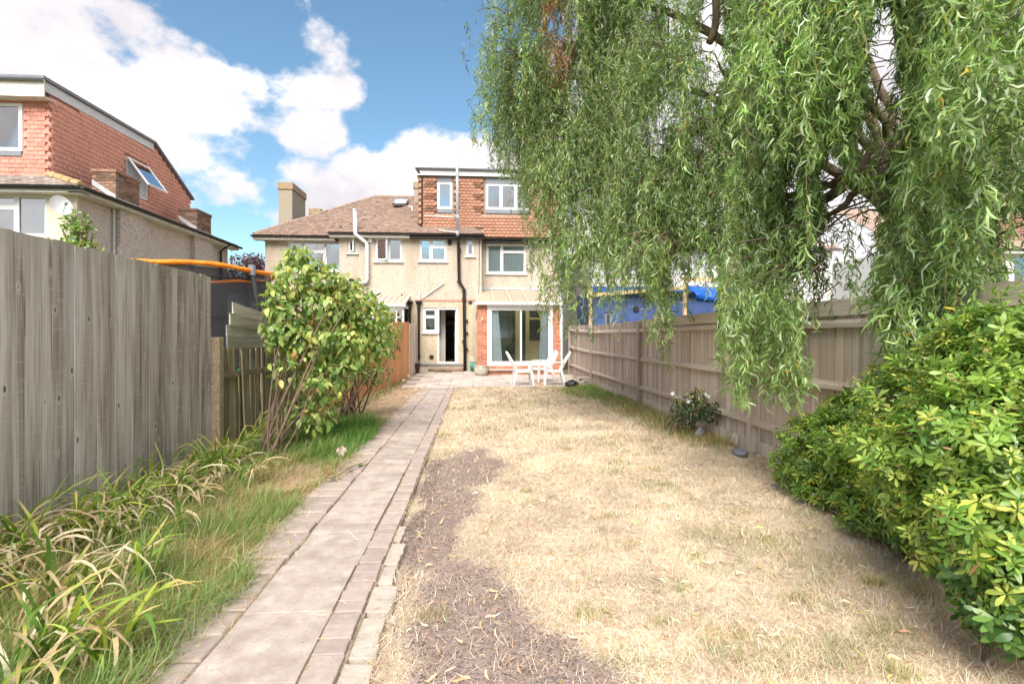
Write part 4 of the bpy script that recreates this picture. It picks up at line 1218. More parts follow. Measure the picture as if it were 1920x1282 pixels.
# grey vent stack, black below the gutter
q0, q1 = on_y(857, 281, 20.1), on_y(858, 443, 20.1)
MB().tube([(q0[0], 20.1, q0[1]), (q1[0], 20.1, q1[1])], .055, 10).build('vent_stack', M['greypipe'], HB, smooth=True)
for py in (328, 406, 436):
    z = on_y(857, py, 20.1)[1]
    MB().tube([(q1[0], 20.1, z - .07), (q1[0], 20.1, z + .07)], .067, 10).build('pipe_collar', M['greypipe'], HB)
qa, qb, qc, qd = on_y(859, 443, 20.38), on_y(861, 528, 20.38), on_y(870, 542, 20.38), on_y(872, 694, 20.38)
st = MB().tube([(qa[0], 20.1, qa[1] + .03), (qa[0] + .01, 20.36, qa[1] - .25), (qb[0], 20.40, qb[1]), (qc[0], 20.40, qc[1]), (qd[0], 20.40, .10)], .058, 10).build('soil_pipe', M['black'], HB, smooth=True)
for py in (468, 528, 545, 560, 640):
    p_ = on_y(861 if py < 535 else 870, py, 20.38)
    MB().tube([(p_[0], 20.40, p_[1] - .05), (p_[0], 20.40, p_[1] + .05)], .078, 10).build('collar', M['black'], st)
for py in (601, 624, 654):
    p_ = on_y(876, py, 20.4)
    MB().tube([(p_[0] - .07, 20.42, p_[1]), (p_[0] + .03, 20.42, p_[1])], .05, 8).build('branch_socket', M['black'], st)
q0, q1 = on_y(823, 433, 20.0), on_y(856, 437, 20.0)
MB().tube([(q0[0], 20.12, q0[1] + .06), (q1[0], 20.1, q1[1] + .04)], .022, 8).build('overflow_pipe', M['offwhite'], HB)
# hopper heads and downpipes at the party line, with waste pipes
for px, H_, mt, pyb in ((768, HA, 'black', 605), (785, HB, 'black', 675)):
    a, z = on_y(px, 567, 20.4)
    mb = MB().prism([(a - .13, 20.30, z + .05), (a + .13, 20.30, z + .05), (a + .09, 20.34, z - .06), (a - .09, 20.34, z - .06)], (0, .18, 0))
    hp = mb.build('hopper', M[mt], H_)
    zb = on_y(px, pyb, 20.4)[1]
    MB().tube([(a, 20.43, z - .05), (a, 20.43, z - .2), (a, 20.43, zb)], .05, 10).build('downpipe', M[mt], hp)
    MB().tube([(a, 20.43, z - .26), (a, 20.43, z - .16)], .068, 10).build('collar', M[mt], hp)
    if H_ is HB: MB().tube([(a, 20.43, .62), (a, 20.43, .74)], .066, 10).build('collar', M[mt], hp)
p = [on_y(832, 531, 20.42), on_y(790, 560, 20.42), on_y(785, 550, 20.42), on_y(786, 562, 20.42)]
MB().tube([(p[0][0], 20.46, p[0][1]), (p[1][0], 20.44, p[1][1])], .022, 8).build('waste_pipe', M['offwhite'], HB)
MB().tube([(p[2][0] + .03, 20.46, p[2][1] + .02), (p[3][0], 20.42, p[3][1] - .02)], .03, 8).build('waste_pipe', M['offwhite'], HB)
p = [on_y(752, 552, 20.42), on_y(764, 559, 20.42), on_y(765, 565, 20.4)]
MB().tube([(q_[0], 20.43, q_[1]) for q_ in p], .026, 8).build('waste_pipe', M['gutter'], HA)
p = [on_y(712, 546, 20.42), on_y(695, 556, 20.42)]
MB().tube([(p[0][0], 20.47, p[0][1]), (p[1][0], 20.3, p[1][1])], .05, 8).build('flue_outlet', M['flue'], HA)
# cables clipped to the wall
q0, q1, q2 = on_y(899, 450, 20.45), on_y(898, 540, 20.45), on_y(893, 600, 20.45)
MB().tube([(q_[0], YW - .012, q_[1]) for q_ in (q0, q1, q2)], .009, 5).build('cable', M['black'], HB)
q0, q1, q2 = on_y(758, 445, 20.45), on_y(760, 520, 20.45), on_y(757, 556, 20.45)
MB().tube([(q_[0], YW - .012, q_[1]) for q_ in (q0, q1, q2)], .008, 5).build('cable', M['offwhite'], HA)
# vents
r = rY(840, 450, 847, 460, YW); mb = MB()
for i in range(4): mb.box(r[0], r[1], YW - .03 - .006 * i % 2, YW + .0, r[2] + (r[3] - r[2]) * i / 4, r[2] + (r[3] - r[2]) * (i + .8) / 4)
mb.build('air_vent', M['black'], HB)
for px, py, rr_, mt in ((882, 567, .068, 'black'), (809, 669, .085, 'brownplastic')):
    a, z = on_y(px, py, YW)
    MB().tube([(a, YW - .035, z), (a, YW + .01, z)], rr_, 16).build('round_vent', M[mt], HB)
# back door: frame, side light, open leaf
mb = MB(); x0, x1, z0, z1 = dr
mb.box(x0, x0 + .065, YW + .02, YW + .10, z0, z1); mb.box(x1 - .065, x1, YW + .02, YW + .10, z0, z1); mb.box(x0 + .065, x1 - .065, YW + .02, YW + .10, z1 - .065, z1); mb.box(x0 + .065, x1 - .065, YW + .0, YW + .12, z0, z0 + .05)
df = mb.build('door_frame', M['white'], HB)
a = math.radians(-84); hx = x1 - .075
d = Vector((-math.cos(a), math.sin(a), 0)); n = Vector((d.y, -d.x, 0))
leaf_w = x1 - x0 - .15
o = Vector((hx, YW + .09, 0))
d = Vector((-.10, .995, 0))                   # leaf swung inwards, seen nearly edge-on
mb = MB()
mb.obox(o + d * leaf_w / 2 + Vector((0, 0, (z0 + z1) / 2)), d * leaf_w / 2, Vector((.995, .10, 0)) * .028, (0, 0, (z1 - z0) / 2 - .07))
lf = mb.build('door_leaf', M['white'], HB)
MB().tube([o + d * .08 + Vector((-.03, -.02, 1.05 + z0)), o + d * .08 + Vector((-.075, -.02, 1.05 + z0)), o + d * .20 + Vector((-.075, 0, 1.05 + z0))], .012, 8).build('door_handle', M['lead'], lf)
window(HB, (sw[0], sw[1] - .002, sw[2], sw[3]), YW, [(0, 1, [.66])], cover=None, fw=.07, gl='glass_clear')
# hall behind the door
hz = z0 - .0
hall = MB()
hx0, hx1 = X_P + .15, -.15
hall.poly([(hx0, YW + .16, hz), (hx0, 25.6, hz), (hx0, 25.6, 2.75), (hx0, YW + .16, 2.75)]); hall.poly([(hx1, YW + .16, hz), (hx1, 25.6, hz), (hx1, 25.6, 2.75), (hx1, YW + .16, 2.75)])
hall.poly([(hx0, 25.6, hz), (hx1, 25.6, hz), (hx1, 25.6, 2.75), (hx0, 25.6, 2.75)]); hall.poly([(hx0, YW + .16, 2.75), (hx1, YW + .16, 2.75), (hx1, 25.6, 2.75), (hx0, 25.6, 2.75)])
xw = on_y(835, 600, 21.5)[0]
hall.box(hx0 + .01, xw, 21.5, 21.58, hz, 2.74)
hall = hall.build('hall_wall', M['hall'], HB)
MB().poly([(hx0, YW + .125, hz + .004), (hx1, YW + .125, hz + .004), (hx1, 25.6, hz + .004), (hx0, 25.6, hz + .004)]).build('hall_floor', M['hallfloor'], HB)
a0, zt = on_y(836, 595, 25.5); a1, _ = on_y(856, 595, 25.5)
fd = MB().box(a0, a1 + .3, 25.5, 25.56, hz + .004, zt).build('front_door', M['darkdoor'], HB)
cx, cz = on_y(845, 607, 25.5)
fan = MB()
for i in range(4):
    t0, t1 = math.radians(10 + i * 41), math.radians(10 + i * 41 + 33)
    fan.prism([(cx + math.cos(t) * r_, 25.485, cz - .1 + math.sin(t) * r_) for t, r_ in ((t0, .09), (t0, .22), (t1, .22), (t1, .09))], (0, .012, 0))
fan.build('fanlight', M['white'], fd)
r = rY(824, 619, 831, 622, 21.48); MB().box(r[0], r[1], 21.47, 21.498, r[2], r[3]).build('light_switch', M['offwhite'], hall)
# step, mat, threshold
gw = gz(20.4)
x0s, x1s = on_y(803, 690, 20.1)[0], on_y(868, 690, 20.1)[0]
stp = MB().box(x0s, x1s, 20.02, YW - .004, gw - .05, gw + .15).build('door_step', M['mortar_dark'], HB)
brick_courses(stp, x0s, x1s, 20.005, 20.3, gw - .0, gw + .15, 'brick_old', '-y', seed=300)
MB().box(x0s - .4, x1s + .1, YW - .045, YW - .005, z0 - .075, z0 - .012).build('threshold', M['leadgrey'], HB)
MB().box(X_W1 - .35, X_W1 - .02, YW - .02, YW + .01, gz(20.4) - .05, gz(20.4) + .28).build('plinth', M['brick_red'], HB)

# ------------------------------------------------------------------ brick conservatory
YE = 18.6
CN = thing('conservatory', 'brick and glass lean-to with white sliding doors and pale ribbed roof', 'conservatory', (1.9, 19.6, 0))
gE = gz(YE) - .02
p1x0, p1x1 = on_y(895, 620, YE)[0], on_y(913.5, 620, YE)[0]; p2x0, p2x1 = on_y(1037, 620, YE)[0], on_y(1050, 620, YE)[0]
zt = on_y(960, 572, YE)[1]; zsill = on_y(960, 684, YE)[1]
for x0, x1, f in ((p1x0, p1x1, '-y-x'), (p2x0, p2x1, '-y+x')):
    pr = MB().box(x0 + .006, x1 - .006, YE + .006, YS - .01, gE, zt).build('brick_pier', M['mortar'], CN)
    brick_courses(pr, x0, x1, YE, YE + .6, gE, zt, 'brick_red', f, seed=310)
pl = MB().box(p1x1 - .006, p2x0 + .006, YE + .012, YE + .2, gE, zsill - .02).build('brick_plinth', M['mortar'], CN)
brick_courses(pl, p1x1, p2x0, YE + .006, YE + .2, gE, zsill - .03, 'brick_red', '-y', seed=320)
MB().box(p1x1 + .02, p2x0 - .02, YE - .09, YE + .0, gE + .17, gE + .235).build('step_ledge', M['haunch'], CN, bevel=.008)
# sliding door: outer frame and two leaves
fr = MB(); X0, X1 = p1x1 + .003, p2x0 - .003
fr.box(X0, X1, YE + .01, YE + .12, zsill - .018, zsill + .055); fr.box(X0, X1, YE + .01, YE + .12, zt - .12, zt - .002); fr.box(X0, X0 + .11, YE + .01, YE + .12, zsill + .055, zt - .12); fr.box(X1 - .10, X1, YE + .01, YE + .12, zsill + .055, zt - .12)
pd = fr.build('patio_door', M['white'], CN)
xm = on_y(976, 620, YE)[0]
for a0, a1, dy in ((X0 + .11, xm + .05, .03), (xm - .04, X1 - .10, .075)):
    z0, z1 = zsill + .055, zt - .12
    lf = MB()
    lf.box(a0, a1, YE + dy, YE + dy + .035, z0, z0 + .07); lf.box(a0, a1, YE + dy, YE + dy + .035, z1 - .06, z1); lf.box(a0, a0 + .055, YE + dy, YE + dy + .035, z0 + .07, z1 - .06); lf.box(a1 - .055, a1, YE + dy, YE + dy + .035, z0 + .07, z1 - .06)
    s = lf.build('sliding_leaf', M['white'], pd)
    MB().box(a0 + .05, a1 - .05, YE + dy + .014, YE + dy + .020, z0 + .06, z1 - .055).build('pane', M['glass_clear'], pd)
MB().box(X0 + .125, X0 + .15, YE + .0, YE + .03, zsill + 1.0, zsill + 1.25).build('handle', M['white'], pd)
# roof: ribbed sheets up to the wall, with a white box gutter
zr0 = zt + .06; zr1 = on_y(960, 545, YS)[1]
rx0, rx1 = p1x0 - .06, p2x1 + .12
rf = MB().add([(rx0, YE - .10, zr0), (rx1, YE - .10, zr0), (rx1, YS - .005, zr1), (rx0, YS - .005, zr1), (rx0, YE - .10, zr0 + .03), (rx1, YE - .10, zr0 + .03), (rx1, YS - .005, zr1 + .03), (rx0, YS - .005, zr1 + .03)],
              [(0, 3, 2, 1), (4, 5, 6, 7), (0, 1, 5, 4), (1, 2, 6, 5), (2, 3, 7, 6), (3, 0, 4, 7)]).build('roof', M['polycarb'], CN)
for i in range(6):
    xx = rx0 + .03 + (rx1 - rx0 - .06) * i / 5
    MB().bar((xx, YE - .11, zr0 + .045), (xx, YS - .03, zr1 + .045), .03, .022).build('glazing_bar', M['cream'], rf)
MB().box(rx0, rx1, YS - .06, YS - .006, zr1 + .03, zr1 + .12).build('flashing', M['lead'], rf)
MB().box(rx0 - .05, rx1 + .03, YE - .20, YE - .02, zt + .0, zt + .075).build('box_gutter', M['white'], CN, bevel=.01)
MB().box(p1x0, p2x1, YE - .015, YE + .15, zt - .001, zt + .055).build('head_beam', M['offwhite'], CN)
MB().tube([(p2x1 + .05, YE - .05, zt + .01), (p2x1 + .05, YE - .03, .1)], .035, 8).build('downpipe', M['white'], CN)
# inside: yellow joinery on the old house wall, floor, curtains
inner = MB()
for a, b in ((925, 934), (966, 975), (985, 992), (1012, 1018)):
    xa, xb = on_y(a, 620, YS)[0], on_y(b, 620, YS)[0]; inner.box(xa, xb, YS - .12, YS - .04, gE + .2, 2.55)
xa, xb = on_y(925, 620, YS)[0], on_y(1018, 620, YS)[0]
inner.box(xa, xb, YS - .123, YS - .04, 2.50, 2.60); inner.box(xa, xb, YS - .118, YS - .04, gE + .2, gE + .30)
xd0, xd1 = on_y(992, 620, YS)[0], on_y(1012, 620, YS)[0]
inner.box(xd0, xd1, YS - .11, YS - .05, gE + .30, 1.25); inner.box(xd0, xd1, YS - .11, YS - .05, 2.1, 2.18)
inner.build('inner_door_frame', M['yellow'], CN)
MB().box(p1x1 - .1, p2x0 + .1, YS - .035, YS - .03, gE + .2, 2.9).build('dark_room_backing', M['room'], CN)  # thin sheet coloured dark in place of the unlit room beyond
mb = MB()
for a, b, z0 in ((934, 966, gE + .3), (975, 985, gE + .3), (992, 1012, 1.26)):
    mb.box(on_y(a, 620, YS)[0], on_y(b, 620, YS)[0], YS - .08, YS - .075, z0, 2.5)
mb.build('inner_pane', M['glass_clear'], CN)
MB().box(p1x1 - .02, p2x0 + .02, YE + .21, YS - .04, gE + .1, gE + .2).build('floor_slab', M['hallfloor'], CN)
def drape(name, x0, x1, xt0, xt1, y, z0, z1, mat, parent):
    mb = MB(); n = 22; m = 6
    for j in range(m + 1):
        f = j / m
        a0, a1 = x0 + (xt0 - x0) * f, x1 + (xt1 - x1) * f
        for i in range(n + 1):
            mb.v.append((a0 + (a1 - a0) * i / n, y + .035 * math.sin(i * 1.55 + .3 * math.sin(j)), z0 + (z1 - z0) * f))
    for j in range(m):
        for i in range(n):
            b = j * (n + 1) + i
            mb.f.append((b, b + 1, b + n + 2, b + n + 1))
    return mb.build(name, mat, parent, smooth=True)
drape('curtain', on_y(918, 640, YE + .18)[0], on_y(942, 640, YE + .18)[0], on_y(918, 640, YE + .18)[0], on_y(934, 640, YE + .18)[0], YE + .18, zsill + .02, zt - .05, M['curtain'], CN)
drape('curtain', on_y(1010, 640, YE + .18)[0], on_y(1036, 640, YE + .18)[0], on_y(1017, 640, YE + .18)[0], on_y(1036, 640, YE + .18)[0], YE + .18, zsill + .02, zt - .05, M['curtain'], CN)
q = on_y(904, 598, YE)
mb = MB().tube([(q[0], YE + .0, q[1]), (q[0], YE - .07, q[1] + .02)], .04, 10); mb.tube([(q[0], YE - .07, q[1] + .05), (q[0], YE - .07, q[1] - .06)], [.045, .03], 10)
mb.build('wall_lamp', M['pot'], CN)

# ------------------------------------------------------------------ neighbour's small lean-to behind the new fence
LT = thing('neighbour_conservatory', 'white-framed lean-to conservatory behind the orange fence', 'conservatory', (-3.6, 19.6, 0))
y0 = 19.0
xa, xb = on_y(690, 600, y0)[0], on_y(757, 600, y0)[0]; zt = on_y(740, 572, y0)[1]
fr = MB()
fr.box(xa, xb, y0, y0 + .07, zt - .08, zt); fr.box(xa, xb, y0, y0 + .07, 1.25, 1.33); fr.box(xa, xb, y0 + .002, y0 + .06, .2, 1.25)
n = 5
for i in range(n + 1):
    x = xa + (xb - xa - .06) * i / n; fr.box(x, x + .06, y0, y0 + .07, 1.33, zt - .08)
fr.box(xa, xb, y0 + .01, y0 + .06, 1.72, 1.76); fr.box(xa, xb, y0 + .01, y0 + .06, 2.08, 2.12)
fr.box(xb - .07, xb, y0 + .071, YW - .01, zt - .08, zt); fr.box(xb - .06, xb, y0 + .071, YW - .01, .2, 1.33)
lf = fr.build('window_frame', M['white'], LT)
for i in range(n):
    x = xa + (xb - xa - .06) * i / n; MB().box(x + .06, x + (xb - xa - .06) / n, y0 + .03, y0 + .036, 1.33, zt - .08).build('pane', M['glass'], lf)
MB().box(xb - .04, xb - .034, y0 + .072, YW - .01, 1.33, zt - .08).build('pane', M['glass'], lf)
zr = on_y(735, 556, YW)[1]
xc = on_y(697, 560, y0)[0]
rf = MB().prism([(xa - .1, y0 - .12, zt + .003), (xb + .06, y0 - .12, zt + .003), (xb + .06, YW - .006, zr), (xa - .1, YW - .006, zr)], (0, 0, .035)).build('roof', M['polycarb'], LT)
for i in range(7):
    x = xa - .05 + (xb - xa + .08) * i / 6
    MB().bar((x, y0 - .12, zt + .05), (x, YW - .03, zr + .05), .04, .025).build('glazing_bar', M['offwhite'], rf)
MB().box(xa - .12, xb + .08, y0 - .18, y0 - .06, zt - .05, zt + .0).build('gutter', M['white'], LT)

# ------------------------------------------------------------------ house on the left, side-on, with the tile-hung loft
LX, LY, LE = -9.6, 13.6, 4.98
LH = thing('tile_hung_house', 'pebbledashed house over the left fence with red tile-hung loft and brick chimneys', 'house', (-12.5, 17.5, 0))
wF = rY(-60, 361, 88, 444, LY)
mb = MB(); holed_wall(mb, -17, LX, 0, LE, [wF], LY); mb.build('front_wall', M['cream'], LH)
mb = MB()
mb.poly([(LX, LY, 0), (LX, 21.5, 0), (LX, 21.5, LE), (LX, LY, LE)]); mb.poly([(-17, 21.5, 0), (LX, 21.5, 0), (LX, 21.5, LE), (-17, 21.5, LE)]); mb.poly([(-17, LY, 0), (-17, 21.5, 0), (-17, 21.5, LE), (-17, LY, LE)])
mb.build('side_wall', M['pebble_far'], LH)
# chimney breasts on the side wall, plain corner strip, pipes
for a, b in ((14.95, 16.05), (18.75, 19.95)):
    MB().box(LX + .002, LX + .16, a, b, 0, LE - .02).build('chimney_breast', M['pebble_far'], LH)
MB().box(LX - .02, LX + .012, LY - .012, LY + .05, 0, LE - .05).build('corner_bead', M['cream'], LH)
yy = on_x(226, 440, LX + .1)[0]
MB().tube([(LX + .06, 14.85, LE - .1), (LX + .06, 14.85, 2.6), (LX + .05, 14.7, 1.9)], .025, 8).build('cable', M['offwhite'], LH)
MB().tube([(LX + .32, 20.9, LE - .1), (LX + .09, 20.75, LE - .35), (LX + .09, 20.75, .1)], .04, 8).build('downpipe', M['black'], LH)
window(LH, wF, LY, [(0, .60, [.70]), (.60, 1, [])], cover='net', sill=True)
# skirt roof round the loft
DX, DY = -10.6, 14.1
ex = LX + .30; ey = LY - .28
dz0 = 5.42
dzs = on_x(355, 408, DX)[1]
sk = MB()
sk.poly([(ex, ey, LE), (ex, 21.85, LE), (DX, 20.6, dz0 + .08), (DX, DY, dz0)]); sk.poly([(ex, ey, LE), (DX, DY, dz0), (-17, DY, dz0), (-17, ey, LE)])
sk.poly([(ex, 21.85, LE), (-17, 21.85, LE), (-17, 20.6, dz0 + .6), (DX, 20.6, dz0 + .08)])
sk = sk.build('skirt_roof', M['under'], LH)
s1 = (dz0 - LE) / (ex - DX)
pl = []
Cs = []
def skirt_tiles():
    Cs, Us, Vs, Ns = [], [], [], []
    v = Vector((DX - ex, 0, dz0 - LE)).normalized(); u = Vector((0, 1, 0)); n = Vector((-v.z, 0, v.x)) if v.x > 0 else Vector((v.z, 0, -v.x))
    rows = int(Vector((DX - ex, 0, dz0 - LE)).length / .115)
    for r in range(rows):
        s = (r + .5) * .115; x = ex + v.x * s; z = LE + v.z * s
        ya = ey + (DY - ey) * s / (rows * .115); yb = 21.8 - 1.2 * s / (rows * .115)
        yv = ya + (.08 if r % 2 else 0)
        while yv < yb:
            Cs.append((x, yv, z + .012)); Us.append(tuple(u)); Vs.append(tuple(v)); Ns.append(tuple(n)); yv += .165
    v = Vector((0, DY - ey, dz0 - LE)).normalized(); u = Vector((1, 0, 0)); n = Vector((0, -v.z, v.y))
    rows = int(Vector((0, DY - ey, dz0 - LE)).length / .115)
    for r in range(rows):
        s = (r + .5) * .115; yv = ey + v.y * s; z = LE + v.z * s; xb = ex + (DX - ex) * s / (rows * .115); x = -17.0 + (.08 if r % 2 else 0)
        while x < xb:
            Cs.append((x, yv, z + .012)); Us.append(tuple(u)); Vs.append(tuple(v)); Ns.append(tuple(n)); x += .165
    A = np.array
    n_ = len(Cs)
    col = 1 + RNG.normal(0, .18, (n_, 1)) * np.ones((1, 3))
    o = tile_boxes('roof_tiles', A(Cs), A(Us), A(Vs), A(Ns), .0825, .07, .014, np.clip(col, .4, 1.7), M['tile_grey'], sk, .075); o['kind'] = 'stuff'
skirt_tiles()
ridge(sk, (ex - .02, ey + .02, LE + .03), (DX, DY, dz0 + .03), 'lichen', .10, 'hip_tile')
gutter('gutter', LH, [(-17, ey - .05, LE - .03), (ex + .06, ey - .05, LE - .03)], .065, 'black')
gutter('gutter', LH, [(ex + .05, ey - .05, LE - .03), (ex + .05, 21.9, LE - .03)], .065, 'black')
mb = MB().box(-17, ex, ey, LY - .002, LE - .16, LE - .13); mb.box(LX + .002, ex, ey, 21.8, LE - .162, LE - .132); mb.box(-17, ex, ey, ey + .03, LE - .13, LE - .01); mb.box(ex - .03, ex, ey + .03, 21.8, LE - .13, LE - .01)
mb.build('soffit', M['offwhite'], LH)
# loft walls
yT, zT = on_x(285, 270, DX); yE, zE = on_x(355, 373, DX)
zF = on_x(92, 190, DX)[1]; zTop = on_x(92, 160, DX)[1]
wD = rY(-90, 191, 43, 284, DY)
mb = MB(); holed_wall(mb, -17, DX, dz0 - .1, zTop, [wD], DY)
mb.poly([(DX, DY, dz0 - .1), (DX, yE, dz0 - .1), (DX, yE, zE), (DX, yT, zT), (DX, DY, zTop)])
loft = mb.build('loft_wall', M['tile_red1'], LH)
# single tiles on the face towards the garden, joined rows on the side
tm = [cbox_mesh('tile', M['tile_red1'], .168, .014, .135, .003, .002, 400 + s) for s in range(4)]
rows = int((zF - dz0 + .1) / .108)
xleft = on_y(-12, 250, DY)[0]
for r in range(rows):
    z = dz0 - .02 + (r + .5) * .108
    x = DX - .085 - (.085 if r % 2 else 0)
    while x > xleft:
        if not (wD[0] - .06 < x < wD[1] + .09 and wD[2] - .13 < z < wD[3] + .07):
            piece('tile', random.choice(tm), loft, (x, DY - .018 + random.uniform(-.002, .002), z), (-.10 + random.uniform(-.015, .015), 0, random.uniform(-.01, .01)))
        x -= .172
def inside_s(a, z):
    top = zTop + (zT - zTop) * (a - DY) / (yT - DY) if a < yT else zT + (zE - zT) * (a - yT) / (yE - yT)
    wy0, wz1 = on_x(252, 292, DX); wy1, wz0 = on_x(286, 345, DX)
    if 16.95 < a < 18.1 and 5.75 < z < 6.95: return False
    return DY + .02 < a < yE and z < top - .22 * (a < yT) - .05
tt = hang('hanging_tiles', loft, DX, 'x', inside_s, DY + .05, yE, dz0 - .05, zT + .1, gauge=.125, base=(1.45, 1.42, 1.55), jit=.03); tt['kind'] = 'stuff'
xw0 = on_y(43, 280, DY)[0]
wl = window(loft, wD, DY, [(0, .62, []), (.62, 1, [])], sill=False, cover='blind', setin=-.02)
MB().box(wD[0], wD[1], DY - .05, DY + .03, wD[2] - .13, wD[2] - .003).build('cladding', M['leadgrey'], wl)
# fascia and verge
mb = MB().box(-17, DX + .12, DY - .32, DY - .29, zF - .02, zTop - .005); mb.box(-17, DX + .12, DY - .29, DY - .0, zF - .02, zF + .01)
mb.build('fascia', M['offwhite'], loft)
gutter('gutter', loft, [(-17, DY - .38, zTop + .0), (DX + .14, DY - .38, zTop)], .06, 'leadgrey')
vb = MB()
for (a, za), (b, zb) in (((DY - .29, zTop), (yT, zT)), ):
    vb.prism([(DX + .03, a, za - .24), (DX + .03, b, zb - .22), (DX + .03, b, zb), (DX + .03, a, za)], (.03, 0, 0))
vb.build('barge_board', M['fascia'], loft)
vb = MB()
for (a, za), (b, zb) in (((DY - .36, zTop + .012), (yT, zT + .012)), ((yT, zT + .012), (yE + .1, zE - .03))):
    vb.prism([(-17, a, za), (-17, b, zb), (-17, b, zb + .07), (-17, a, za + .07)], (17 + DX + .14, 0, 0))
vb.build('loft_roof', M['leadgrey'], loft)
# open top-hung window in the side
y0_, y1_, z0_, z1_ = 17.0, 18.05, 5.80, 6.90
mb = MB(); holed = mb
mb.box(DX - .02, DX + .04, y0_, y1_, z0_, z0_ + .06); mb.box(DX - .02, DX + .04, y0_, y1_, z1_ - .06, z1_); mb.box(DX - .02, DX + .04, y0_, y0_ + .06, z0_ + .06, z1_ - .06); mb.box(DX - .02, DX + .04, y1_ - .06, y1_, z0_ + .06, z1_ - .06)
sw_ = mb.build('side_window', M['white'], loft)
MB().box(DX + .002, DX + .012, y0_ + .06, y1_ - .06, z0_ + .06, z1_ - .06).build('blind', M['blind'], sw_)
o = Vector((DX + .07, 0, z1_ - .02)); d = Vector((math.sin(math.radians(36)), 0, -math.cos(math.radians(36)))); h_ = z1_ - z0_ - .08
mb = MB()
for yv in (y0_ + .03, y1_ - .03):
    mb.bar(o + Vector((0, yv, 0)), o + d * h_ + Vector((0, yv, 0)), .05, .045)
for t in (.03, h_ - .03):
    mb.bar(o + d * t + Vector((0, y0_ + .055, 0)), o + d * t + Vector((0, y1_ - .055, 0)), .045, .05)
so = mb.build('open_sash', M['white'], sw_)
q = [o + d * .05 + Vector((0, y0_ + .05, 0)), o + d * .05 + Vector((0, y1_ - .05, 0)), o + d * (h_ - .05) + Vector((0, y1_ - .05, 0)), o + d * (h_ - .05) + Vector((0, y0_ + .05, 0))]
MB().prism(q, (.006, 0, .004)).build('pane', M['glass'], so)
MB().tube([(DX + .03, y0_ + .1, z0_ + .1), o + d * .75 + Vector((0, y0_ + .06, 0))], .012, 6).build('stay', M['lead'], so)
# brick stacks at the eaves
for a, b, zt_, zb_ in ((14.75, 15.75, on_x(245, 333, LX + .1)[1], LE - .05), (18.85, 19.85, on_x(372, 397, LX + .1)[1] + .05, LE - .05)):
    x0, x1 = LX - .42, LX + .16
    ch = MB().box(x0 + .006, x1 - .006, a + .006, b - .006, zb_, zt_ - .02).build('chimney', M['mortar_dark'], LH)
    brick_courses(ch, x0, x1, a, b, zb_ + .1, zt_ - .08, 'brick_old', '-y+x', seed=430)
    MB().box(x0 - .03, x1 + .03, a - .03, b + .03, zt_ - .08, zt_).build('coping', M['brick_old'], ch, bevel=.01)
    mb = MB()
    for i in range(6):
        mb.box(x1 + .004, x1 + .02, a - .04 + i * .0, b + .1, LE + .0, LE + .10 + .0)
        break
    mb.prism([(x0, a - .02, LE + .42), (x1 + .01, a - .02, LE + .02), (x1 + .01, a - .02, LE + .16), (x0, a - .02, LE + .56)], (0, .018, 0))
    mb.build('flashing', M['lead'], ch)
# satellite dish
dx, dz = on_y(111, 386, LY - .35)
C_ = Vector((dx, LY - .32, dz)); nrm = Vector((.80, -.52, .32)).normalized()
u = nrm.cross(Vector((0, 0, 1))).normalized(); v = u.cross(nrm)
mb = MB(); rows, seg = 5, 24
for i in range(rows + 1):
    r_ = .25 * i / rows
    for k in range(seg):
        a = 2 * math.pi * k / seg
        mb.v.append(tuple(C_ + (u * math.cos(a) * .9 + v * math.sin(a)) * r_ + nrm * (r_ * r_ * .9)))
for i in range(rows):
    for k in range(seg):
        k2 = (k + 1) % seg; mb.f.append((i * seg + k, i * seg + k2, (i + 1) * seg + k2, (i + 1) * seg + k))
SD = thing('satellite_dish', 'round grey satellite dish on the left house corner', 'dish', (dx, LY, dz - .3))
mb.build('dish', M['dish'], SD, smooth=True)
mb = MB().tube([C_ - v * .22 + nrm * .04, C_ + nrm * .28 - v * .08], .012, 6); mb.build('feed_arm', M['dish'], SD)
MB().tube([C_ + nrm * .26 - v * .08, C_ + nrm * .33 - v * .08], .03, 8).build('receiver', M['leadgrey'], SD)
MB().tube([C_ - nrm * .01, C_ - nrm * .10 - v * .05, Vector((dx + .08, LY - .05, dz - .2)), Vector((dx + .08, LY - .02, dz - .9))], .022, 8).build('bracket', M['leadgrey'], SD)
MB().tube([C_ - nrm * .05, Vector((dx + .02, LY - .03, dz - .3)), Vector((dx + .03, LY - .03, dz - 1.5))], .009, 6).build('cable', M['black'], SD)

# ------------------------------------------------------------------ right of the fence: blue extension, timber frame, white house, far tile-hung house
YB = 18.3
BH = thing('blue_extension', 'low blue-painted board extension beyond the right fence', 'extension', (6, 19.4, 0))
bx0, bx1 = on_y(1112, 580, YB)[0], on_y(1390, 580, YB)[0]; bz = on_y(1200, 545, YB)[1]
w1 = rY(1134, 585, 1148, 640, YB); w2 = rY(1225, 586, 1238, 605, YB); w3 = rY(1255, 583, 1268, 602, YB)
mb = MB(); holed_wall(mb, bx0, bx1, 0, bz, [w1, w2, w3], YB)
mb.box(bx0, bx0 + .05, YB + .002, 21.2, 0, bz); mb.box(bx1 - .05, bx1, YB + .002, 21.2, 0, bz); mb.build('wall', M['blue'], BH)
bl = cbox_mesh('weatherboard', M['blue'], bx1 - bx0, .02, .17, .004)
for i in range(int(bz / .18)):
    z = .09 + i * .18
    if z > bz - .2: piece('weatherboard', bl, BH, ((bx0 + bx1) / 2, YB - .013, z))
for w_ in (w1, w2, w3): window(BH, w_, YB, [(0, 1, [])], cover=None, sill=False, gl='glass_clear', frame='leadgrey')
a, z = on_y(1192, 579, YB)
MB().tube([(a, YB - .06, z), (a, YB, z)], .10, 18).build('round_lamp', M['black'], BH)
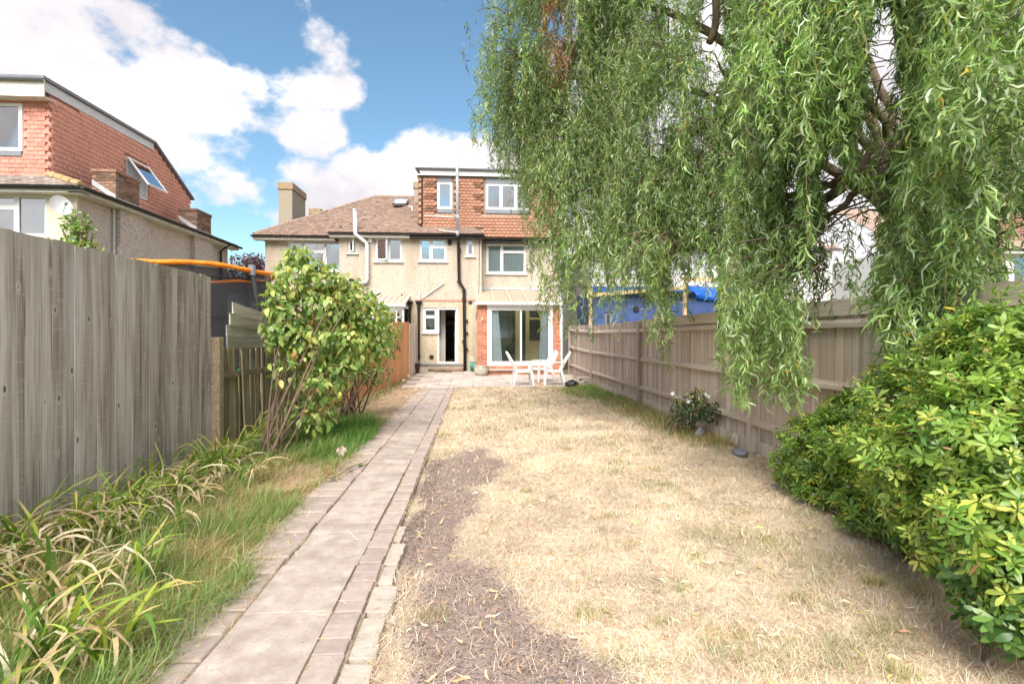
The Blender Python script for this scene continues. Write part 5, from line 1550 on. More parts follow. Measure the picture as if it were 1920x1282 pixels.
MB().prism([(bx0 - .15, YB - .3, bz + .06), (bx1 + .1, YB - .3, bz + .06), (bx1 + .1, 21.2, bz + .35), (bx0 - .15, 21.2, bz + .35)], (0, 0, .06)).build('roof', M['leadgrey'], BH)
MB().box(bx0 - .15, bx1 + .1, YB - .34, YB - .30, bz - .06, bz + .10).build('fascia', M['tarp'], BH)
TP = thing('tarpaulin', 'bright blue tarpaulin slung from the timber frame behind the fence', 'tarpaulin', (6.8, 16.3, 0))
tq = [on_y(1283, 535, 16.4), on_y(1420, 538, 16.4), on_y(1420, 572, 16.4), on_y(1292, 566, 16.4)]
mb = MB(); n, m_ = 14, 6
for j in range(m_ + 1):
    for i in range(n + 1):
        f, g = i / n, j / m_
        a = Vector((tq[0][0], 0, tq[0][1])).lerp(Vector((tq[1][0], 0, tq[1][1])), f); b = Vector((tq[3][0], 0, tq[3][1])).lerp(Vector((tq[2][0], 0, tq[2][1])), f)
        p = a.lerp(b, g); mb.v.append((p.x, 16.3 - .5 * math.sin(g * 2.2) + .05 * math.sin(i * 1.7 + j), p.z - .05 * math.sin(f * math.pi)))
for j in range(m_):
    for i in range(n):
        b = j * (n + 1) + i; mb.f.append((b, b + 1, b + n + 2, b + n + 1))
ts = mb.build('sheet', M['tarp'], TP, smooth=True)
sm_ = ts.modifiers.new('thick', 'SOLIDIFY'); sm_.thickness = .006
TF = thing('timber_frame', 'bare pale timber posts and beams beyond the right fence', 'timber frame', (6.5, 16.5, 0))
for px, d_ in ((1107, 16.6), (1284, 16.6), (1440, 16.6)):
    a, z = on_y(px, 530, d_); MB().box(a - .05, a + .05, d_ - .05, d_ + .05, 0, z).build('post', M['timber'], TF)
a, z = on_y(1105, 556, 16.6); b, z2 = on_y(1284, 528, 16.6); c_, z3 = on_y(1445, 526, 16.6)
MB().bar((b - .15, 16.54, z2 + .06), (c_ + .1, 16.54, z3 + .06), .05, .13).build('beam', M['timber'], TF)
MB().bar((a - .05, 16.54, z + .04), (b, 16.54, z2 - .2), .05, .11).build('beam', M['timber'], TF)

WH = thing('white_house', 'white rendered house glimpsed through the willow curtain', 'house', (9.5, 24, 0))
x0, x1 = on_y(1108, 500, 21.6)[0], on_y(1560, 500, 21.6)[0]; YH = 21.6
w1 = rY(1150, 455, 1215, 512, YH); w2 = rY(1260, 455, 1290, 510, YH); w3 = rY(1400, 455, 1470, 512, YH)
mb = MB(); holed_wall(mb, x0, x1, 0, 5.1, [w1, w2, w3], YH)
for xx in (x0, x1): mb.poly([(xx, YH, 0), (xx, 29, 0), (xx, 29, 5.1), (xx, YH, 5.1)])
mb.poly([(x0, 29, 0), (x1, 29, 0), (x1, 29, 5.1), (x0, 29, 5.1)])
mb.build('wall', M['render_white'], WH)
for w_ in (w1, w2, w3): window(WH, w_, YH, [(0, .4, []), (.4, 1, [.72])], cover='net')
dz = 7.5
mb = MB().poly([(x0 - .3, YH - .3, 5.1), (x1 + .3, YH - .3, 5.1), (x1 - 3.2, 25.3, dz), (x0 + 3.2, 25.3, dz)]); mb.poly([(x0 - .3, 29.3, 5.1), (x1 + .3, 29.3, 5.1), (x1 - 3.2, 25.3, dz), (x0 + 3.2, 25.3, dz)])
mb.poly([(x0 - .3, YH - .3, 5.1), (x0 - .3, 29.3, 5.1), (x0 + 3.2, 25.3, dz)]); mb.poly([(x1 + .3, YH - .3, 5.1), (x1 + .3, 29.3, 5.1), (x1 - 3.2, 25.3, dz)])
rw = mb.build('roof', M['tile_roof'], WH)
a = rw.data.attributes.new('col', 'FLOAT_COLOR', 'POINT'); a.data.foreach_set('color', [1.0] * 4 * len(rw.data.vertices))
gutter('gutter', WH, [(x0 - .3, YH - .34, 5.05), (x1 + .3, YH - .34, 5.05)], .06, 'leadgrey')
for px in (1303, 1325):
    a = on_y(px, 500, YH)[0]; MB().tube([(a, YH - .08, 5.0), (a, YH - .08, .1)], .045, 8).build('downpipe', M['greypipe'], WH)
ld = MB(); lx0, lx1 = x0 + 2.2, x1 - .4
holed_wall(ld, lx0, lx1, 5.5, 7.4, [], 22.6); ld.box(lx0, lx1, 22.61, 25.2, 5.5, 7.4); ld = ld.build('loft', M['render_white'], WH)
MB().box(lx0 - .1, lx1 + .1, 22.45, 25.3, 7.402, 7.5).build('loft_roof', M['leadgrey'], ld)

RH = thing('far_house', 'white house with red tile-hung loft at the far right edge', 'house', (22, 24, 0))
YR = 21.0
x0, x1 = on_y(1690, 500, YR)[0], on_y(2060, 500, YR)[0]; ze = on_y(1900, 470, YR)[1]
w1 = rY(1900, 478, 1985, 545, YR); w2 = rY(1745, 480, 1810, 545, YR)
mb = MB(); holed_wall(mb, x0, x1, 0, ze, [w1, w2], YR)
for xx in (x0, x1): mb.poly([(xx, YR, 0), (xx, 29, 0), (xx, 29, ze), (xx, YR, ze)])
mb.build('wall', M['render_white'], RH)
for w_ in (w1, w2): window(RH, w_, YR, [(0, .5, []), (.5, 1, [.72])], cover='net')
gutter('gutter', RH, [(x0 - .2, YR - .34, ze + .02), (x1 + .2, YR - .34, ze + .02)], .06, 'gutter')
MB().box(x0 - .2, x1 + .2, YR - .3, YR - .002, ze - .16, ze + .0).build('fascia', M['offwhite'], RH)
lx0, lx1 = on_y(1790, 430, YR + .9)[0], on_y(1908, 430, YR + .9)[0]
MB().prism([(x0 - .2, YR - .3, ze + .004), (x1 + .2, YR - .3, ze + .004), (x1 + .2, 25, ze + 2.6), (x0 - .2, 25, ze + 2.6)], (0, 0, .05)).build('roof', M['under'], RH)
zt_ = on_y(1850, 388, YR + .5)[1]
lo_ = MB().box(lx0, lx1, YR + .55, 25, ze + .4, zt_).build('loft', M['tile_red1'], RH)
t_ = hang('hanging_tiles', lo_, YR + .55, 'y', lambda a, z: True, lx0 + .08, lx1 - .08, ze + .45, zt_, base=(.9, .95, 1.1)); t_['kind'] = 'stuff'
MB().box(lx0 - .1, lx1 + .1, YR + .4, 25.1, zt_ + .002, zt_ + .16).build('loft_fascia', M['fascia'], lo_)

# ------------------------------------------------------------------ trampoline over the left fence
TC, TR, TZ = Vector((-5.65, 10.4, 0)), 1.75, 2.60
TM = thing('trampoline', 'enclosed trampoline with orange top ring and black net over the left fence', 'trampoline', tuple(TC))
ring = [TC + Vector((TR * math.cos(a), TR * math.sin(a), TZ + .02 * math.sin(a * 6))) for a in [2 * math.pi * i / 72 for i in range(73)]]
MB().tube(ring, [.042 + .004 * math.sin(i * 1.7) for i in range(73)], 10, False).build('top_ring', M['orange'], TM, smooth=True)
angs = [math.radians(d_) for d_ in (-97, -18, 42, 100, 160, 222)]
for a in angs:
    t = TC + Vector((TR * math.cos(a), TR * math.sin(a), 0)); o = TC + Vector(((TR + .13) * math.cos(a), (TR + .13) * math.sin(a), 0))
    MB().tube([o + Vector((0, 0, 0)), o + Vector((0, 0, .9)), o + Vector((0, 0, 2.0)), t + Vector((0, 0, TZ - .02))], [.02, .045, .048, .045], 8).build('pole', M['foam_black'], TM, smooth=True)
    MB().tube([t + Vector((0, 0, TZ - .09)), t + Vector((0, 0, TZ + .09))], .066, 8).build('clamp', M['steel'], TM)
nb = MB(); n = 60
for z in (.85, 1.4, 2.0, 2.57):
    for i in range(n):
        a = 2 * math.pi * i / n; rr_ = TR - .05 + .03 * math.cos(a * 6)
        nb.v.append(tuple(TC + Vector((rr_ * math.cos(a), rr_ * math.sin(a), z))))
for j in range(3):
    for i in range(n):
        i2 = (i + 1) % n; nb.f.append((j * n + i, j * n + i2, (j + 1) * n + i2, (j + 1) * n + i))
nb.build('net', M['net_black'], TM)
for z, r_ in ((2.42, .014), (1.75, .008)):
    MB().tube([TC + Vector(((TR - .04) * math.cos(a), (TR - .04) * math.sin(a), z)) for a in [2 * math.pi * i / 60 for i in range(61)]], r_, 6, False).build('net_hem', M['foam_black'], TM)
MB().lathe(TC.x, TC.y, [(TR - .2, .80), (TR - .2, .815)], 40).build('jumping_mat', M['foam_black'], TM)
MB().tube([TC + Vector((TR * math.cos(a), TR * math.sin(a), .80)) for a in [2 * math.pi * i / 48 for i in range(49)]], .05, 8, False).build('spring_pad', M['greenplastic'], TM)

# ================================================================== THINGS ON THE PATIO
def make_chair():
    t = thing('garden_chair', 'x', 'chair')
    # seat: dished slab with a rolled front edge
    mb = MB(); n, m_ = 8, 8
    for top in (1, 0):
        for i in range(n + 1):
            for j in range(m_ + 1):
                x = -.22 + .46 * i / n; y = (-.23 + .46 * j / m_) * (.88 + .12 * i / n)
                z = .425 - .018 * math.sin(math.pi * j / m_) - .02 * (1 - i / n) - (.03 if i == n else 0) - (0 if top else .022)
                mb.v.append((x, y, z))
    N1 = (n + 1) * (m_ + 1)
    for i in range(n):
        for j in range(m_):
            a = i * (m_ + 1) + j
            mb.f.append((a, a + m_ + 1, a + m_ + 2, a + 1)); mb.f.append((N1 + a, N1 + a + 1, N1 + a + m_ + 2, N1 + a + m_ + 1))
    for i in range(n):
        a = i * (m_ + 1); mb.f.append((a, N1 + a, N1 + a + m_ + 1, a + m_ + 1)); a += m_; mb.f.append((a, a + m_ + 1, N1 + a + m_ + 1, N1 + a))
    for j in range(m_):
        mb.f.append((j, j + 1, N1 + j + 1, N1 + j)); a = n * (m_ + 1) + j; mb.f.append((a, N1 + a, N1 + a + 1, a + 1))
    mb.build('seat', M['plastic'], t, smooth=True)
    def back(y, f):                       # point on the reclined back
        return Vector((-.21 - .20 * f - .05 * f * f + .02 * (abs(y) / .22) ** 2, y, .42 + .50 * f - .05 * f * (abs(y) / .22) ** 2))
    mb = MB()
    out = [back(-.21, 0), back(-.215, .3), back(-.215, .6), back(-.20, .85), back(-.13, .98), back(0, 1.03), back(.13, .98), back(.20, .85), back(.215, .6), back(.215, .3), back(.21, 0)]
    for a, b in zip(out[:-1], out[1:]): mb.bar(a, b + (b - a) * .08, .022, .05, up=(1, 0, .4))
    mb.build('backrest', M['plastic'], t, bevel=.004)
    for i, yv in enumerate((-.13, -.065, 0, .065, .13)):
        pts = [back(yv * (.9 + .1 * f), f) for f in (0, .33, .66, .97 - .02 * abs(i - 2))]
        mb = MB()
        for a, b in zip(pts[:-1], pts[1:]): mb.bar(a, b + (b - a) * .03, .012, .034, up=(0, 1, 0)) if False else mb.bar(a, b + (b - a) * .03, .034, .012, up=(1, 0, .45))
        mb.build('back_slat', M['plastic'], t)
    for s in (-1, 1):
        mb = MB()
        P = [back(s * .215, .42), Vector((-.12, s * .275, .635)), Vector((.10, s * .285, .63)), Vector((.20, s * .28, .615)), Vector((.235, s * .27, .56)), Vector((.225, s * .25, .41))]
        for a, b in zip(P[:-1], P[1:]): mb.bar(a, b + (b - a) * .06, .05, .022)
        mb.build('armrest', M['plastic'], t, bevel=.005)
        for fx, (tx, ty), (bx_, by_) in ((1, (.215, .225), (.265, .275)), (-1, (-.20, .215), (-.30, .265))):
            mb = MB()
            a, b = Vector((tx, s * ty, .42)), Vector((bx_, s * by_, 0))
            w0, w1 = .075, .042
            for p, w in ((a, w0), (b, w1)):
                mb.v += [(p.x - w / 2, p.y - .016, p.z), (p.x + w / 2, p.y - .016, p.z), (p.x + w / 2, p.y + .016, p.z), (p.x - w / 2, p.y + .016, p.z)]
            mb.f += [(0, 1, 5, 4), (1, 2, 6, 5), (2, 3, 7, 6), (3, 0, 4, 7), (4, 5, 6, 7), (0, 3, 2, 1)]
            mb.build('leg', M['plastic'], t)
        mb = MB()
        mb.prism([(-.20, s * .222, .35), (.215, s * .232, .37), (.215, s * .232, .42), (-.20, s * .222, .41)], (0, .012 * -s, 0)); mb.build('apron', M['plastic'], t)
    return t
ch0 = make_chair()
spots = [((1.39, 15.42), 4, 'white plastic garden chair with its back to the path, facing right'),
         ((2.29, 15.40), 176, 'white plastic garden chair nearest the right fence, facing left'),
         ((2.06, 16.25), 200, 'white plastic garden chair half hidden behind another, nearer the glass doors')]
for i, ((x, y), a, lab) in enumerate(spots):
    c = ch0 if i == 0 else copy_tree(ch0)
    c.location = (x, y, gz(y) + .012); c.rotation_euler = (0, 0, math.radians(a)); c.scale = (1.03, 1.03, 1.03)
    tag(c, lab, 'chair', 'white plastic chairs on the patio')

# hose reel by the soil pipe
x, _ = on_y(886, 680, 20.1); g0 = gz(20.1)
HR = thing('hose_reel', 'green and white garden hose reel beside the black soil pipe', 'hose reel', (x, 20.1, g0))
MB().tube([(x - .07, 20.1, g0 + .22), (x + .07, 20.1, g0 + .22)], .17, 20).build('hose_drum', M['greenplastic'], HR)
for s in (-.085, .085): MB().tube([(x + s - .008, 20.1, g0 + .22), (x + s + .008, 20.1, g0 + .22)], .20, 20).build('side_plate', M['greenplastic'], HR)
MB().prism([(x - .12, 19.98, g0 + .36), (x + .11, 19.98, g0 + .36), (x + .09, 19.98, g0 + .56), (x - .10, 19.98, g0 + .58)], (0, .2, 0)).build('cover', M['pot'], HR, bevel=.03)
MB().tube([(x + .10, 20.1, g0 + .22), (x + .17, 20.1, g0 + .22), (x + .17, 20.1, g0 + .36)], .014, 8).build('crank', M['black'], HR)
# stone bowl planter
x, y = on_g(902, 704, gz(18.3)); g0 = gz(y)
PB = thing('stone_planter', 'pale rounded stone planter at the corner of the brick pier', 'planter', (x, y, g0))
MB().lathe(x, y, [(.17, g0), (.21, g0 + .04), (.245, g0 + .15), (.25, g0 + .25), (.235, g0 + .32), (.25, g0 + .335), (.25, g0 + .36), (.215, g0 + .36), (.205, g0 + .30)], 28).build('bowl', M['pot'], PB, smooth=True)
MB().lathe(x, y, [(.20, g0 + .29), (.20, g0 + .305)], 20).build('earth', M['soil'], PB)
# dark brown tub by the grey fence
x, y = on_g(780, 699, gz(19.2)); g0 = gz(y)
TB = thing('plastic_tub', 'dark brown square plastic tub at the foot of the grey fence panel', 'tub', (x, y, g0))
def frust(mb, x, y, z0, z1, a0, a1):
    mb.v += [(x - a0, y - a0, z0), (x + a0, y - a0, z0), (x + a0, y + a0, z0), (x - a0, y + a0, z0), (x - a1, y - a1, z1), (x + a1, y - a1, z1), (x + a1, y + a1, z1), (x - a1, y + a1, z1)]
    b = len(mb.v) - 8
    mb.f += [tuple(b + i for i in f) for f in ((0, 3, 2, 1), (4, 5, 6, 7), (0, 1, 5, 4), (1, 2, 6, 5), (2, 3, 7, 6), (3, 0, 4, 7))]
    return mb
frust(MB(), x, y, g0, g0 + .33, .115, .145).build('tub', M['brownplastic'], TB, bevel=.012)
rm = MB()
for s in (-1, 1):
    rm.box(x - .165, x + .165, y + s * .15 - .012, y + s * .15 + .012, g0 + .30, g0 + .345); rm.box(x + s * .15 - .012, x + s * .15 + .012, y - .137, y + .137, g0 + .30, g0 + .345)
rm.build('rim', M['brownplastic'], TB)
# door mat
a0, a1 = on_y(815, 690, 19.85)[0], on_y(848, 690, 19.85)[0]
dm_ = MB().box(a0, a1, 19.55, 19.98, gz(19.8) + .012, gz(19.8) + .032).build('door_mat', M['mat'], bevel=.006); tag(dm_, 'dark door mat on the paving below the back step', 'mat')
# black bag by the right chair
bx_, by_ = on_g(1067, 727); bx_ += .0
mb = MB(); rr = random.Random(5); rows, seg = 7, 14
for i in range(rows + 1):
    t = i / rows; r_ = .16 * math.sin(math.pi * min(.98, .12 + t * .88)) ** .7
    for k in range(seg):
        a = 2 * math.pi * k / seg; q = r_ * (1 + rr.uniform(-.16, .16))
        mb.v.append((bx_ + .10 + q * math.cos(a) * 1.25, by_ + .12 + q * math.sin(a), .0 + .22 * t ** 1.2 + rr.uniform(-.008, .008) * (i > 0)))
for i in range(rows):
    for k in range(seg):
        k2 = (k + 1) % seg; mb.f.append((i * seg + k, i * seg + k2, (i + 1) * seg + k2, (i + 1) * seg + k))
mb.f.append(tuple(range(seg))[::-1]); mb.f.append(tuple(rows * seg + k for k in range(seg)))
bg_ = mb.build('black_bag', M['blackbag'], smooth=True); tag(bg_, 'crumpled black plastic bag on the ground right of the chairs', 'bag')
# stack of old slabs against the right fence
x, y = on_g(1096, 722)
SS = thing('slab_stack', 'low stack of weathered slabs against the right fence by the patio', 'slab stack', (x, y, 0))
for i, (dx, dy, a, w, d_) in enumerate([(0, 0, .1, .5, .42), (.03, .04, -.1, .46, .40), (.16, .02, .3, .44, .34), (-.02, .1, .15, .40, .36)]):
    me = cbox_mesh('slab', M['haunch'], w, d_, .05, .008, .006, 500 + i)
    piece('slab', me, SS, (x + dx, y + .2 + dy, .03 + i * .056), (random.uniform(-.03, .03), random.uniform(-.04, .04), a))
pk = MB().bar(on_g(1002, 716, 0) + (.03,), on_g(1016, 723, 0) + (.03,), .09, .022).build('plank', M['fence_new']); tag(pk, 'short brown plank lying on the patio between the chairs', 'plank')
# stones
def stone(name, lab, x, y, r, mat, seed, sq=(1, 1, .7), grp=None):
    rr = random.Random(seed); import bmesh
    bm = bmesh.new(); bmesh.ops.create_icosphere(bm, subdivisions=2, radius=r)
    for v in bm.verts:
        v.co = Vector((v.co.x * sq[0], v.co.y * sq[1], v.co.z * sq[2])) * (1 + rr.uniform(-.16, .16))
    me = bpy.data.meshes.new(name); bm.to_mesh(me); bm.free(); me.materials.append(M[mat])
    o = bpy.data.objects.new(name, me); COL.objects.link(o); o.location = (x, y, gz(y) + r * sq[2] * .55); o.rotation_euler = (0, 0, rr.uniform(0, 6))
    tag(o, lab, 'stone', grp)
for i, (px, py, r_, lab) in enumerate([(757, 713, .07, 'pale rubble stone at the foot of the orange fence, furthest left'), (765, 707, .09, 'largest pale rubble stone where the orange fence meets the grey panel'), (772, 703, .06, 'small pale rubble stone nearest the brown tub')]):
    x, y = on_g(px, py, gz(18)); stone('rubble_stone', lab, x, y, r_, 'flint', i, grp='rubble stones along the left fence')
x, y = on_g(1388, 853); stone('slate_stone', 'flat blue-grey slate stone in front of the right fence', x, y, .095, 'slate', 11, (1.2, .8, .5))
x, y = on_g(1312, 818); stone('grey_stone', 'grey upright stone at the foot of the small dark shrub', x, y, .085, 'slate', 12, (.8, .6, 1.0))
x, y = on_g(1388, 833); bk = link('loose_brick', cbox_mesh('loose_brick', M['flint'], .215, .10, .14, .008, .006, 77), None, (x, y, .06)); bk.rotation_euler = (.1, .05, .3); tag(bk, 'pale loose brick leaning beside the right fence behind the slate', 'brick')

# ================================================================== PLANTS
Zf = np.array([0, 0, 1.0])
def rdir(n, rng=RNG):
    v = rng.normal(0, 1, (n, 3)); return unit(v)
def gh(x, y):
    t = np.clip((y - 14.6) / 5.6, 0, 1)
    return .10 * t * t * (3 - 2 * t) + (fbm(x, y, 2.0, 3, 4) - .5) * .035 + (vnoise(x, y, 9, 5) - .5) * .012 - .012
def bez(p0, p1, p2, p3, n):
    out = []
    for i in range(n + 1):
        t = i / n; a = (1 - t)
        out.append(p0 * a ** 3 + p1 * 3 * a * a * t + p2 * 3 * a * t * t + p3 * t ** 3)
    return out
def px_of(P):
    d = P[..., 0] * SA + P[..., 1] * CA; u = P[..., 0] * CA - P[..., 1] * SA
    d = np.maximum(d, .3)
    return 960 + 1000 * u / d, 632 - 1000 * (P[..., 2] - CAM_H) / d, d

# ------------------------------------------------------------------ the willow
def willow():
    rng = np.random.default_rng(41)
    base = Vector((5.5, 6.0, 0))
    T = thing('willow_tree', 'huge corkscrew willow trailing long leafy strands over the right fence', 'tree', tuple(base))
    fork = base + Vector((-.10, .05, 2.3))
    MB().tube([base + Vector((.0, 0, -.1)), base + Vector((-.02, .02, .5)), base + Vector((-.12, .0, 1.3)), fork, fork + Vector((-.05, .1, .5))], [.40, .33, .29, .28, .20], 14).build('trunk', M['bark'], T, smooth=True)
    ends = [at(935, 60, 9.6), at(1000, -70, 9.0), at(1110, -140, 8.4), at(1080, 110, 8.8), at(1230, -120, 7.6), at(1250, 120, 7.6), at(1390, -120, 6.4), at(1330, 190, 6.9),
            at(1500, -80, 5.3), at(1480, 160, 5.6), at(1620, -90, 4.6), at(1740, -60, 3.9), at(1870, -60, 3.6), at(1890, 130, 3.9), at(1150, 250, 8.4), at(1420, 320, 6.1), at(1010, 190, 9.3),
            at(1060, 330, 8.9), at(1180, 400, 8.0), at(1300, 400, 7.2), at(1400, 470, 6.2), at(1470, 520, 5.4), at(1700, 380, 5.4), at(1800, 330, 4.7), at(1560, 210, 6.0), at(1100, 470, 8.4),
            at(930, 230, 9.8), at(1280, 300, 7.8), at(1370, 40, 7.0), at(1150, 30, 8.8), at(1760, 200, 4.4), at(1840, 450, 4.8), at(1720, 480, 4.9), at(960, 130, 9.3), at(1220, 500, 7.4),
            Vector((7.4, 7.4, 5.6)), Vector((6.8, 3.2, 5.8)), Vector((8.2, 5.2, 5.0)), Vector((5.4, 9.6, 6.6)), Vector((6.5, 9.0, 5.2)), Vector((3.6, 4.2, 7.6)), Vector((2.6, 6.8, 8.0)), Vector((4.8, 6.6, 8.6)), Vector((1.6, 8.6, 7.9))]
    limbs = []
    mains = [0, 4, 7, 11, 13, 22, 24, 26, 31, 35, 38, 42]
    order = mains + [i for i in range(len(ends)) if i not in mains]
    done = {}
    for i in order:
        e = ends[i]
        if i not in mains:                  # branch off the nearest main limb
            cand = [p for j in mains for p in done[j][6:14]]
            st_ = min(cand, key=lambda p: (p - e).length + .6 * max(0, p.z - e.z - 1.5))
            h = e - st_; hd = Vector((h.x, h.y, 0))
            P = bez(st_, st_ + h * .3 + Vector((rng.uniform(-.2, .2), rng.uniform(-.2, .2), .35)), e - h * .25 + Vector((rng.uniform(-.2, .2), rng.uniform(-.2, .2), .45)), e, 16)
            P = [p + Vector((rng.normal(0, .025), rng.normal(0, .025), rng.normal(0, .025))) * (k > 0) for k, p in enumerate(P)]
            MB().tube(P, [.045 * (1 - k / 16) ** .8 + .008 for k in range(17)], 6).build('limb', M['bark'], T, smooth=True)
            done[i] = P
            continue
        h = (e - fork); hd = Vector((h.x, h.y, 0))
        c1 = fork + Vector((0, 0, 1.0)) + hd * .22 + Vector((rng.uniform(-.2, .2), rng.uniform(-.2, .2), max(0, h.z) * .45))
        c2 = e - hd * .28 + Vector((rng.uniform(-.3, .3), rng.uniform(-.3, .3), .55 + .12 * hd.length))
        P = bez(fork + Vector((0, 0, .1)), c1, c2, e, 16)
        P = [p + Vector((rng.normal(0, .03), rng.normal(0, .03), rng.normal(0, .03))) * (k > 0) for k, p in enumerate(P)]
        r0 = .06 if i % 3 else .08
        MB().tube(P, [r0 * (1 - k / 16) ** .8 + .010 for k in range(17)], 7).build('limb', M['bark'], T, smooth=True)
        done[i] = P
    limbs = [done[i] for i in range(len(ends))]
    # a stout pale limb seen through the gap
    P = bez(at(1500, 392, 6.6), at(1550, 378, 6.4), at(1600, 345, 6.2), at(1650, 270, 6.0), 10)
    MB().tube(P, [.045 + .004 * k for k in range(11)], 7).build('limb', M['bark'], T, smooth=True)
    P = bez(at(1330, 80, 7.0), at(1352, 40, 7.0), at(1340, 0, 7.0), at(1338, -60, 7.0), 8)
    MB().tube(P, .05, 7).build('limb', M['bark'], T, smooth=True)
    # clusters of hanging strands
    lim_x = [860, 900, 940, 985, 1000, 1030, 1045, 1110, 1130, 1200, 1225, 1255, 1275, 1335, 1350, 1400, 1490, 1530, 1545, 1640, 1655, 1700, 1760, 1850, 1895, 1960, 2600]
    lim_y = [300, 330, 400, 560, 610, 640, 640, 640, 590, 590, 690, 700, 600, 600, 740, 790, 770, 720, 610, 610, 720, 725, 700, 640, 560, 500, 500]
    left_y = [-600, 60, 160, 230, 320, 345, 430, 470, 900]; left_x = [895, 905, 885, 875, 915, 965, 978, 985, 990]
    S0, SO, SL_, SC_, tw = [], [], [], [], MB()
    for li, P in enumerate(limbs):
        back_ = li >= 35
        nc = 10 if back_ else (22 if px_of(np.array(P[-1]))[0] < 1230 else 15)
        for c in range(nc):
            t = rng.uniform(.38, 1.0) ** .8
            k = min(15, int(t * 16)); p = P[k].lerp(P[k + 1], t * 16 - k)
            az = rng.uniform(0, 6.283); rad = rng.uniform(.15, .95)
            q = p + Vector((math.cos(az) * rad, math.sin(az) * rad, rng.uniform(-.15, .30)))
            if q.y < 2.6: q.y = 2.6 + rng.uniform(0, .4)
            mid = (p + q) / 2 + Vector((0, 0, .12 * rad + .05))
            tw.tube([p, mid, q], [.014, .009, .004], 4, False)
            ns = int(rng.integers(5, 12))
            for s in range(ns):
                f = rng.uniform(.25, 1.05)
                b = (p.lerp(mid, f * 2) if f < .5 else mid.lerp(q, f * 2 - 1))
                S0.append((b.x + rng.normal(0, .04), b.y + rng.normal(0, .04), b.z)); a2 = az + rng.normal(0, .8)
                SO.append((math.cos(a2), math.sin(a2), 0)); SL_.append(rng.uniform(.55, 1.25) * rng.choice([1, 1, 1.6, 2.2]) if not back_ else rng.uniform(.6, 1.6)); SC_.append(li * 100 + c)
    # a few long curtains that reach low over the fence
    for px, py, d, n, L_ in ((1240, 480, 7.0, 7, 1.7), (1010, 470, 8.6, 8, 1.4), (1030, 520, 8.7, 8, 1.2), (1085, 520, 8.5, 10, 1.2), (1390, 560, 4.9, 12, 1.4), (1430, 540, 5.0, 14, 1.35), (1470, 560, 4.6, 12, 1.2), (1360, 520, 5.4, 9, 1.5),
                             (1670, 560, 4.15, 9, .9), (1690, 500, 4.2, 10, 1.1), (1740, 520, 4.3, 12, .9), (1770, 300, 3.4, 12, .75), (1730, 350, 3.5, 8, .6), (1830, 90, 3.1, 12, .8), (1880, 160, 3.0, 10, .7), (1790, 40, 3.3, 10, .8),
                             (1610, 500, 4.7, 5, .8), (1500, 600, 4.6, 6, .75), (1150, 470, 7.8, 8, 1.0), (1300, 480, 6.6, 8, 1.1), (915, 130, 9.8, 6, 1.2), (905, 60, 9.8, 6, 1.5), (940, 20, 9.6, 8, 1.8), (960, 200, 9.4, 8, 1.7), (1460, 0, 4.2, 8, 1.0), (1540, 60, 4.4, 8, 1.0),
                             (1700, 400, 4.4, 16, .9), (1740, 420, 4.2, 16, 1.0), (1670, 430, 4.6, 12, .9), (1720, 260, 4.2, 14, .9), (1690, 330, 4.6, 12, .8), (1760, 480, 4.1, 14, .9), (1640, 470, 4.8, 8, .8), (1800, 470, 4.2, 14, .9), (1610, 250, 4.9, 9, .7), (1690, 200, 4.8, 12, .9), (1580, 260, 5.0, 9, .6), (1715, 330, 4.6, 14, .8), (1660, 180, 5.0, 10, .6), (1660, 470, 3.9, 14, .75), (1690, 530, 3.85, 14, .6), (1720, 470, 3.9, 16, .75), (1750, 520, 3.8, 16, .65), (1790, 480, 3.75, 14, .6), (1820, 440, 3.6, 14, .55), (1700, 590, 3.8, 12, .42), (1670, 380, 4.3, 14, .7), (1710, 280, 4.2, 14, .7), (1650, 300, 4.5, 10, .5), (1010, 320, 8.7, 14, 1.3), (1035, 400, 8.5, 16, 1.3), (1060, 430, 8.4, 16, 1.2), (1085, 340, 8.5, 14, 1.2), (1120, 430, 8.2, 14, 1.1), (1000, 250, 9.0, 12, 1.2), (1025, 250, 8.8, 12, 1.1), (1150, 480, 7.9, 10, .9), (1200, 480, 7.6, 12, .8), (1260, 470, 7.3, 12, .8), (1350, 470, 6.4, 12, 1.0), (1090, 400, 8.6, 10, 1.1), (1130, 330, 8.4, 10, 1.0), (990, 330, 9.0, 7, .8), (1820, 560, 4.6, 10, .7), (1780, 600, 4.5, 10, .6), (1850, 380, 4.2, 10, 1.0)):
        c = at(px, py, d); tw.tube([c + Vector((.5, .2, .35)), c + Vector((.2, .1, .18)), c], [.008, .006, .003], 4, False)
        for s in range(n):
            S0.append((c.x + rng.normal(0, .11), c.y + rng.normal(0, .12), c.z + rng.uniform(-.05, .12))); a2 = rng.uniform(0, 6.28); SO.append((math.cos(a2), math.sin(a2), 0)); SL_.append(L_ * rng.uniform(.7, 1.05)); SC_.append(99000 + px)
    tw.build('twigs', M['twig'], T)['kind'] = 'stuff'
    S0, SO, SL_ = np.array(S0), np.array(SO), np.array(SL_)
    N, Ms = len(S0), 22
    s = np.linspace(0, 1, Ms)[None, :, None]
    ph = rng.uniform(0, 6.28, (N, 1, 1)); ph2 = rng.uniform(0, 6.28, (N, 1, 1)); amp = rng.uniform(.018, .065, (N, 1, 1))
    L3 = SL_[:, None, None]
    spread = rng.uniform(.05, .30, (N, 1, 1))
    Cn = S0[:, None, :] + SO[:, None, :] * spread * (1 - np.exp(-s * 3)) - Zf * L3 * (s ** 1.12) + np.concatenate([np.sin(ph + s * L3 * 12) * amp, np.cos(ph2 + s * L3 * 11) * amp, np.zeros((N, Ms, 1))], -1)
    # where a strand stops: it never hangs lower than the tree does, with ragged ends
    px, py, d = px_of(Cn)
